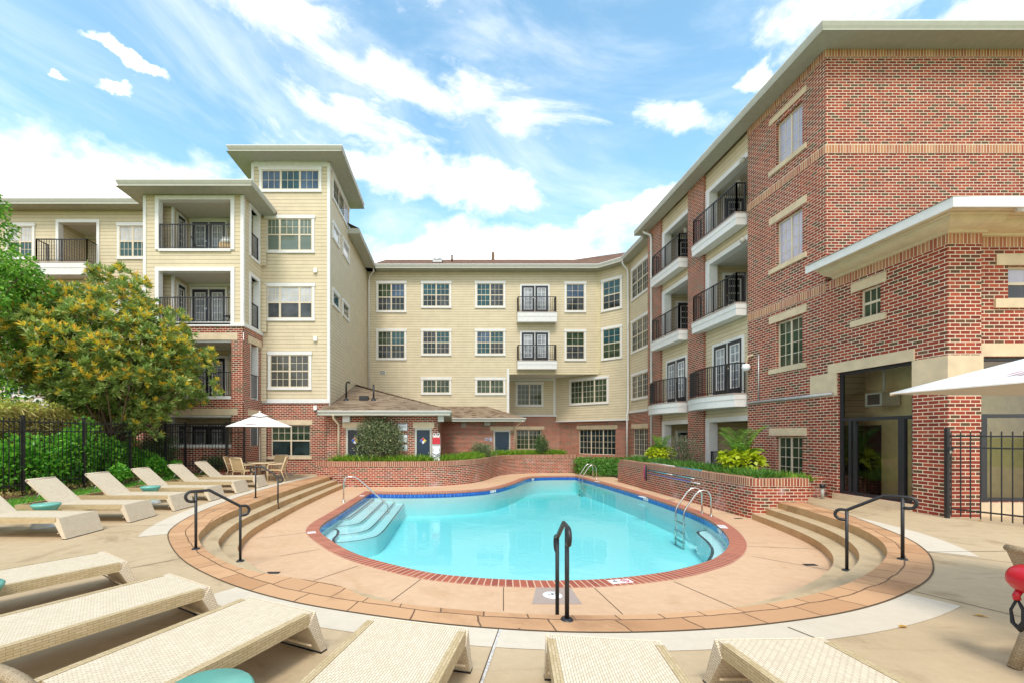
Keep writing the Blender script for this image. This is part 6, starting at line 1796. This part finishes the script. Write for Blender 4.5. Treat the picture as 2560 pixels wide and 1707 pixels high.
ch = make_chair('tan patio chair with its back to the camera before the table')
ch.location = (-7.55, 15.78, 0); ch.rotation_euler = (0, 0, R(-20))
for loc, rz, lab in (((-8.15, 16.45, 0), -78, 'tan patio chair on the left of the table by the fence'), ((-6.52, 16.25, 0), 100, 'tan patio chair on the right side of the table, seen side on'), ((-7.05, 17.5, 0), 172, 'tan patio chair behind the table, facing the camera')):
    dup(ch, loc, R(rz), lab)
m = MB(); m.lathe([(0, .0), (.27, .0), (.27, .04), (.2, .07), (0, .08)], 'gray_patch', n=24); m.tube([(0, 0, .07), (0, 0, .24)], .025, 'dark_frame')
ob = m.build('umbrella_base'); tag(ob, 'empty grey umbrella base on the ground below the brick wall window', 'umbrella base'); ob.location = (-7.35 + .25, 18.75, 0)

def make_umbrella(label, loc, half, zr, za, rz, vent=True):
    o = thing('market_umbrella', label, 'umbrella', loc, rz)
    m = MB(); c = [(-half, -half), (half, -half), (half, half), (-half, half)]
    N = 8
    def surf(x, y, dz=0):
        t = max(abs(x), abs(y)) / half; sag = .05 * half * math.sin(math.pi * t) * (1 - abs(abs(x) - abs(y)) / half * .0)
        dg = min(abs(x), abs(y)) / max(1e-6, max(abs(x), abs(y)))
        return (x, y, za + (zr - za) * t - sag * (1 - dg) - .04 * half * t * (1 - dg) * 0 + dz)
    def cone(k, t0, t1, mat, dz=0, flip=False):
        a, b = Vector(c[k]), Vector(c[(k + 1) % 4])
        for q in range(N):
            p, r_ = a.lerp(b, q / N), a.lerp(b, (q + 1) / N)
            for s in range(5):
                ta, tb_ = t0 + (t1 - t0) * s / 5, t0 + (t1 - t0) * (s + 1) / 5
                f = [surf(*(p * tb_), dz), surf(*(r_ * tb_), dz), surf(*(r_ * ta), dz), surf(*(p * ta), dz)]
                m.face(f if not flip else f[::-1], mat, None, True)
    for k in range(4): cone(k, .22 if vent else .02, 1, 'canvas')
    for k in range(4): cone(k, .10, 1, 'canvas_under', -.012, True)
    for k in range(4):
        a, b = c[k], c[(k + 1) % 4]; m.face([(*a, zr - .012), (*b, zr - .012), (*b, zr), (*a, zr)], 'canvas')
    m.build('canopy', o)
    if vent:
        m = MB()
        for k in range(4): cone(k, .02, .27, 'canvas', .055 * half)
        m.build('vent_flap', o)
    for k in range(4):
        m = MB(); a = Vector((*c[k], 0)); m.tube([(0, 0, za - .06), (a.x * .5, a.y * .5, (za + zr) / 2 - .05), (a.x, a.y, zr - .02)], .012, 'tan_paint', 6); m.build('rib', o)
    m = MB(); m.tube([(0, 0, 0), (0, 0, za + .02)], .021, 'eave_paint', 10); m.lathe([(0, .07), (.03, .05), (.035, 0)], 'canvas', (0, 0, za + .06), 10); m.build('pole', o)
    # faded lettering on the slopes: small dark and reddish strokes
    m = MB(); rg = random.Random(3)
    def stroke(k, a0, a1, t0, t1, mat):
        A, B = Vector(c[k]), Vector(c[(k + 1) % 4]); pts = []
        for u, t in ((a0, t1), (a1, t1), (a1, t0), (a0, t0)): pts.append(surf(*(A.lerp(B, u) * t), .012 + .006 * half))
        m.face(pts, mat)
    for k in (0, 3):
        for q in range(7): stroke(k, .24 + q * .028, .24 + q * .028 + .018, .80 - .03 * (q % 2), .86, 'faint_ink')
        x = .50
        for q in range(7):
            stroke(k, x, x + .006, .78, .86, 'faint_black'); stroke(k, x, x + .020, .84, .86, 'faint_black')
            if q % 2: stroke(k, x, x + .020, .78, .80, 'faint_black')
            x += .030
    m.build('lettering', o)
    return o
make_umbrella('white square umbrella over the far patio table by the brick wall', (-7.30, 16.55, 0), 1.08, 2.03, 2.52, R(24))
make_umbrella('big white umbrella entering the frame on the right by the storefront', (5.74, 3.18, 0), 1.28, 2.12, 2.66, R(7), False)

# ------------------------------------------------------------------ handrails
def handrail(label, p1, z1, t1, p2, z2, t2):
    o = thing('handrail', label, 'handrail', (p1[0], p1[1], z1), 0, 'black handrails on the pool steps')
    org = Vector((p1[0], p1[1], z1)); a = Vector((p1[0], p1[1], 0)); b = Vector((p2[0], p2[1], 0)); d = (b - a).normalized()
    r = .021
    L = lambda v: v - org
    for p, z, t in ((a, z1, t1), (b, z2, t2)):
        m = MB(); m.tube([L(p + Vector((0, 0, z))), L(p + Vector((0, 0, t)))], r, 'black_metal', 10); m.lathe([(0, .02), (.05, .02), (.062, .0)], 'black_metal', L(p + Vector((0, 0, z))), 14); m.build('post', o)
    m = MB(); Z = Vector((0, 0, 1))
    def loop(p, t, s):   # rounded return below the rail end
        c = p + Z * (t - .075) + d * s * .06
        return [L(c + d * s * .075 * math.sin(q) + Z * .075 * math.cos(q)) for q in np.linspace(0, math.pi, 9)] + [L(p + Z * (t - .15))]
    top_a, top_b = a + Z * t1, b + Z * t2
    first = loop(a, t1, -1)[::-1]
    run = [L(top_a), L(top_a + d * .18)]
    last = loop(b, t2, 1)
    m.tube(first + run + [L(top_b)] + last, r * 1.05, 'black_metal', 10); m.build('rail', o)
    return o
handrail('black handrail on the left steps, nearer of the two', (-3.83, 6.52), 0, .87, (-3.37, 6.94), -.3, .58)
handrail('black handrail on the left steps, farther one by the last loungers', (-5.36, 11.9), 0, .85, (-4.77, 11.95), -.3, .58)
handrail('black handrail on the right steps before the storefront', (6.18, 5.98), 0, .86, (5.85, 6.46), -.3, .60)
handrail('black handrail seen end on at the front centre of the border', (1.06, 4.02), 0, .86, (1.115, 4.62), -.3, .62)

# chrome rails of the pool
pr1 = thing('pool_rail', 'chrome grab rail at the pool entry steps', 'pool rail', (-3.52, 14.15, ZD))
m = MB(); m.tube([(0, 0, 0), (0, 0, .62), (.02, .01, .72), (.08, .02, .79), (.18, .03, .81), (.34, .06, .80), (.46, .08, .74), (1.36, .22, -.10), (1.40, .23, -.16), (1.40, .23, -.38)], .024, 'steel', 12); m.build('rail', pr1)
m = MB(); m.lathe([(0, .02), (.05, .02), (.06, 0)], 'steel', n=16); m.lathe([(0, -.36), (.05, -.36), (.06, -.38)], 'steel', (1.40, .23, 0), 16); m.build('flange', pr1)
def ladder(label, foot, rz):
    o = thing('pool_ladder', label, 'ladder', (foot[0], foot[1], ZD), rz, 'chrome pool ladders')
    for s in (-.25, .25):
        m = MB(); m.tube([(0, s, 0), (0, s, .50), (-.03, s, .60), (-.10, s, .68), (-.20, s, .70), (-.30, s, .67), (-.40, s, .58), (-.66, s, .18), (-.70, s, .06), (-.71, s, -.2), (-.71, s, -1.0)], .022, 'steel', 12)
        m.lathe([(0, .02), (.05, .02), (.06, 0)], 'steel', (0, s, 0), 14); m.build('rail', o)
    for k in range(3):
        m = MB(); m.box(-.76, -.66, -.25, .25, -.24 - .25 * k, -.21 - .25 * k, 'steel'); m.build('step', o)
    return o
ladder('chrome ladder on the right side of the pool, nearer one', (6.92, 11.85), R(-5)); ladder('chrome ladder at the far end of the pool', (7.20, 22.0), R(2))

# skimmer lid in its grey patch, depth markers, drains
mb = MB(); q = [G(*p, ZD) for p in ((1340, 1468), (1427, 1468), (1455, 1509), (1330, 1509))]
mb.face([(*p, ZD + .003) for p in q[::-1]], 'gray_patch'); tag(mb.build('skimmer_patch'), kind='structure')
c = G(1381, 1487, ZD); mb = MB(); mb.lathe([(0, .012), (.115, .012), (.13, .0)], 'white_plastic', n=28); mb.lathe([(0, .016), (.02, .016), (.022, .012)], 'ink', (0, 0, 0), 10); mb.lathe([(0, .016), (.012, .016), (.013, .012)], 'ink', (.05, .03, 0), 8); mb.lathe([(0, .016), (.012, .016), (.013, .012)], 'ink', (-.05, -.03, 0), 8)
ob = mb.build('skimmer_lid'); tag(ob, 'round white skimmer lid set in the deck by the centre handrail', 'lid'); ob.location = (c[0], c[1], ZD + .004)
def marker(px, py, w, h, label, digits=None, rz=None, nodive=False):
    p = G(px, py, ZD); i = min(range(len(pool_out)), key=lambda k: (pool_out[k][0] - p[0]) ** 2 + (pool_out[k][1] - p[1]) ** 2)
    a, b = Vector(pool_out[i - 1]), Vector(pool_out[(i + 1) % len(pool_out)]); ang = math.atan2(b.y - a.y, b.x - a.x)
    o = thing('depth_marker', label, 'marker tile', (p[0], p[1], ZD + .009), ang if rz is None else rz)
    m = MB(); m.box(-w / 2, w / 2, -h / 2, h / 2, -.004, .004, 'sign_white'); m.build('tile', o)
    m = MB()
    if digits:
        cu = bpy.data.curves.new('text', 'FONT'); cu.body = digits; cu.size = h * .95; cu.align_x = 'CENTER'; cu.align_y = 'CENTER'
        t = bpy.data.objects.new('digit', cu); col.objects.link(t); dg = bpy.context.evaluated_depsgraph_get(); me = bpy.data.meshes.new_from_object(t.evaluated_get(dg)); bpy.data.objects.remove(t)
        me.materials.clear(); me.materials.append(MAT['ink']); d = bpy.data.objects.new('digit', me); col.objects.link(d); d.parent = o; d.location = (-w * .26, 0, .006)
    if nodive:
        for r0, r1, mt in ((.050, .064, 'haz_red'),):
            for k in range(20):
                a0, a1 = 2 * math.pi * k / 20, 2 * math.pi * (k + 1) / 20
                m.face([(w * .22 + r0 * math.cos(a0), r0 * math.sin(a0), .006), (w * .22 + r1 * math.cos(a0), r1 * math.sin(a0), .006), (w * .22 + r1 * math.cos(a1), r1 * math.sin(a1), .006), (w * .22 + r0 * math.cos(a1), r0 * math.sin(a1), .006)], mt)
        m.face([(w * .22 - .045, .030, .0065), (w * .22 - .030, .045, .0065), (w * .22 + .045, -.030, .0065), (w * .22 + .030, -.045, .0065)], 'haz_red')
        m.face([(w * .22 - .03, -.02, .0062), (w * .22 + .02, -.005, .0062), (w * .22 + .03, .012, .0062), (w * .22 - .02, .004, .0062)], 'ink'); m.build('symbol', o)
    elif not digits:
        for k in range(3): m.box(-w * .3, w * .3, -h * .3 + k * h * .25, -h * .3 + k * h * .25 + .012, .004, .006, 'faint_ink')
        m.build('lettering', o)
    return o
marker(1551, 1453.5, .34, .155, 'white depth tile reading 4 with a no diving symbol at the near coping', '4', nodive=True)
marker(779, 1331, .17, .17, 'square white warning tile on the far left bend of the coping')
marker(905, 1238.5, .2, .16, 'white tile on the coping corner by the chrome grab rail')
marker(1806, 1316, .36, .16, 'white depth tile on the right bend of the coping near the ladder')
marker(1605, 1241, .36, .16, 'white depth tile on the right coping halfway along the pool')
marker(1492, 1203, .36, .16, 'white depth tile on the right coping near the far ladder')
def tile_on_wall(px, py, label):
    p = G(px, py, -.55); i = min(range(len(pool_wall)), key=lambda k: (pool_wall[k][0] - p[0]) ** 2 + (pool_wall[k][1] - p[1]) ** 2)
    a, b = Vector(pool_wall[i - 1]), Vector(pool_wall[(i + 1) % len(pool_wall)]); d = (b - a).normalized(); n = Vector((-d.y, d.x)); c = Vector(pool_wall[i]) + n * .006
    m = MB(); z0, z1 = -.60, -.508
    m.face([(*(c - d * .2), z0), (*(c + d * .2), z0), (*(c + d * .2), z1), (*(c - d * .2), z1)], 'sign_white')
    for s in (-.1, .08): m.face([(*(c + d * s + n * .002), z0 + .02), (*(c + d * (s + .04) + n * .002), z0 + .02), (*(c + d * (s + .04) + n * .002), z1 - .02), (*(c + d * s + n * .002), z1 - .02)], 'faint_ink')
    ob = m.build('depth_marker'); tag(ob, label, 'marker tile'); return ob
tile_on_wall(1221, 1225, 'white depth plate on the blue tile line of the far curve'); tile_on_wall(1326, 1196, 'white depth plate on the blue tile line at the far end')
tile_on_wall(1796, 1325, 'white depth plate on the blue tile line by the near ladder'); tile_on_wall(1597, 1247, 'white depth plate on the blue tile line of the right side')
for px, py, z, lab in ((683, 1431, ZD, 'small dark drain plate on the pool deck by the front left steps'), (2025, 1411, ZD, 'long dark drain slot on the pool deck before the right steps'), (690, 1299, ZD, 'dark drain plate at the foot of the left steps'), (1846, 1295, ZD, 'dark drain plate at the foot of the right planter corner'), (1679, 1249, ZD, 'dark drain plate between the right planter and the ladder')):
    p = G(px, py, z); m = MB(); m.box(-.10, .10, -.045, .045, 0, .006, 'dark_frame'); ob = m.build('floor_drain'); tag(ob, lab, 'drain'); ob.location = (p[0], p[1], z + .001)
for px, py, lab, rz in ((2257, 1567, 'yellow fallen leaf on the terrace in front of the pale band', .3), (2450, 1301, 'yellow fallen leaf by the foot of the gate', 1.0), (2451, 1540, 'brown fallen leaf on the terrace near the wicker chair', -.5)):
    p = G(px, py); m = MB()
    m.face([(-.055, 0, .004), (0, -.024, .012), (.06, 0, .006), (0, .024, .014)], 'dry_leaf'); ob = m.build('fallen_leaf'); tag(ob, lab, 'leaf'); ob.location = (*p, .002); ob.rotation_euler = (0, 0, rz)

# pool brush and poles hung on the right planter
def pole(name, label, a, b, mats, r=.016):
    m = MB(); a, b = Vector(a), Vector(b); t0 = 0
    for t1, mt in mats: m.tube([a.lerp(b, t0), a.lerp(b, t1)], r * (1 - .1 * t0), mt, 8); t0 = t1
    ob = m.build(name); return tag(ob, label, 'pole')
X_ = 7.615
def pw(px, py):
    d = X_ * F / (px - CX); return (X_, d, EYE + (CY - py) * d / F)
pole('telescopic_pole', 'teal pool pole hooked on the right planter wall', pw(1622, 1175), pw(1735, 1196), ((.45, 'pole_teal'), (.58, 'white_plastic'), (.94, 'pole_teal'), (1, 'white_plastic')))
pole('telescopic_pole', 'blue pool pole under the teal one on the right planter wall', tuple(Vector(pw(1622, 1182))), tuple(Vector(pw(1750, 1208))), ((.85, 'pole_blue'), (1, 'white_plastic')))
a = G(1622, 1155, .63); b = G(1753, 1175, .63)
pole('telescopic_pole', 'white and teal pool pole lying on top of the right planter wall', (a[0] + .05, a[1], .63), (b[0] + .02, b[1], .63), ((.55, 'white_plastic'), (1, 'pole_teal')))
br = thing('pool_brush', 'dark curved pool brush with pink bristles hanging on the right planter', 'brush', pw(1618, 1180))
m = MB(); m.tube([(-.03, .02, .30), (-.05, 0, .2), (-.055, 0, 0), (-.05, 0, -.2), (-.03, .02, -.30)], [.03, .05, .055, .05, .03], 'ink', 8); m.build('head', br)
m = MB(); m.tube([(-.09, .02, .27), (-.115, 0, .15), (-.12, 0, 0), (-.115, 0, -.15), (-.09, .02, -.27)], .022, 'pink_bristle', 6); m.build('bristles', br)
sp = thing('standpipe', 'short white drain pipe with dark cap at the brick wall base', 'pipe', (*G(2056, 1246), 0))
m = MB(); m.tube([(0, 0, 0), (0, 0, .30)], .04, 'eave_paint', 12); m.build('pipe', sp); m = MB(); m.tube([(0, 0, .30), (0, 0, .40)], .062, 'dark_frame', 12); m.tube([(.05, 0, .12), (.11, 0, .12)], .025, 'dark_frame', 8); m.build('cap', sp)

# ------------------------------------------------------------------ wicker armchairs and the rescue tube
def wicker_chair(label, loc, rz):
    o = thing('wicker_armchair', label, 'chair', loc, rz)
    m = MB(); m.hexa([(-.25, -.25, .38), (.25, -.25, .38), (.27, .27, .40), (-.27, .27, .40)], [(-.25, -.25, .44), (.25, -.25, .44), (.27, .27, .46), (-.27, .27, .46)], 'weave_dark'); m.build('seat', o)
    m = MB(); n = 8
    def bk_(u, v): w = .22 + .10 * v; return Vector((u * w, -.26 - .10 * v + .05 * (1 - (abs(u)) ** 2) * -1, .42 + .45 * v))
    for i in range(n):
        for j in range(4):
            u0, u1, v0, v1 = -1 + 2 * i / n, -1 + 2 * (i + 1) / n, j / 4, (j + 1) / 4
            q = [bk_(u0, v0), bk_(u1, v0), bk_(u1, v1), bk_(u0, v1)]; m.face(q[::-1], 'weave_dark'); m.face([p + Vector((0, .035, 0)) for p in q], 'weave_dark')
    m.build('backrest', o)
    m = MB(); m.tube([bk_(-1 + 2 * i / n, 1) + Vector((0, .017, 0)) for i in range(n + 1)], .024, 'weave_dark', 10); m.build('top_rail', o)
    for s in (-1, 1):
        m = MB(); m.tube([(s * .30, -.30, .66), (s * .31, .05, .66), (s * .29, .24, .63), (s * .27, .27, .42)], .034, 'weave_dark', 10); m.build('armrest', o)
        m = MB(); m.tube([(s * .24, -.22, .40), (s * .27, -.36, 0)], [.042, .036], 'weave_dark', 10); m.build('leg', o)
        m = MB(); m.tube([(s * .24, .22, .40), (s * .26, .28, 0)], [.042, .036], 'weave_dark', 10); m.build('leg', o)
    return o
wicker_chair('wicker armchair cut by the right frame edge with a red rescue tube', (4.50, 2.96, 0), R(-84))
wicker_chair('pale wicker armchair whose back just enters the bottom left corner', (-1.74, 1.17, 0), R(160))
rt = thing('rescue_tube', 'red rescue tube with black strap hung on the back of the wicker armchair', 'rescue tube', (4.055, 3.14, .69), R(-90))
m = MB(); m.tube([(-.02, 0, 0), (0, 0, 0), (.03, 0, .0), (.10, 0, .0), (.5, -.02, .0), (.95, -.04, 0), (1.0, -.04, 0)], [.02, .075, .095, .105, .105, .1, .03], 'red_vinyl', 16); m.build('float', rt)
m = MB(); m.tube([(.04, -.02, -.09), (.03, -.03, -.13), (.035, -.03, -.16)], .02, 'red_vinyl', 8); m.build('tab', rt)
m = MB(); m.tube([(.035, -.03, -.15), (.0, -.03, -.24), (.01, -.03, -.33), (.05, -.03, -.36), (.085, -.03, -.30), (.07, -.03, -.22), (.035, -.03, -.15)], [.008, .008, .012, .022, .024, .012, .006], 'black_strap', 8); m.build('strap', rt)
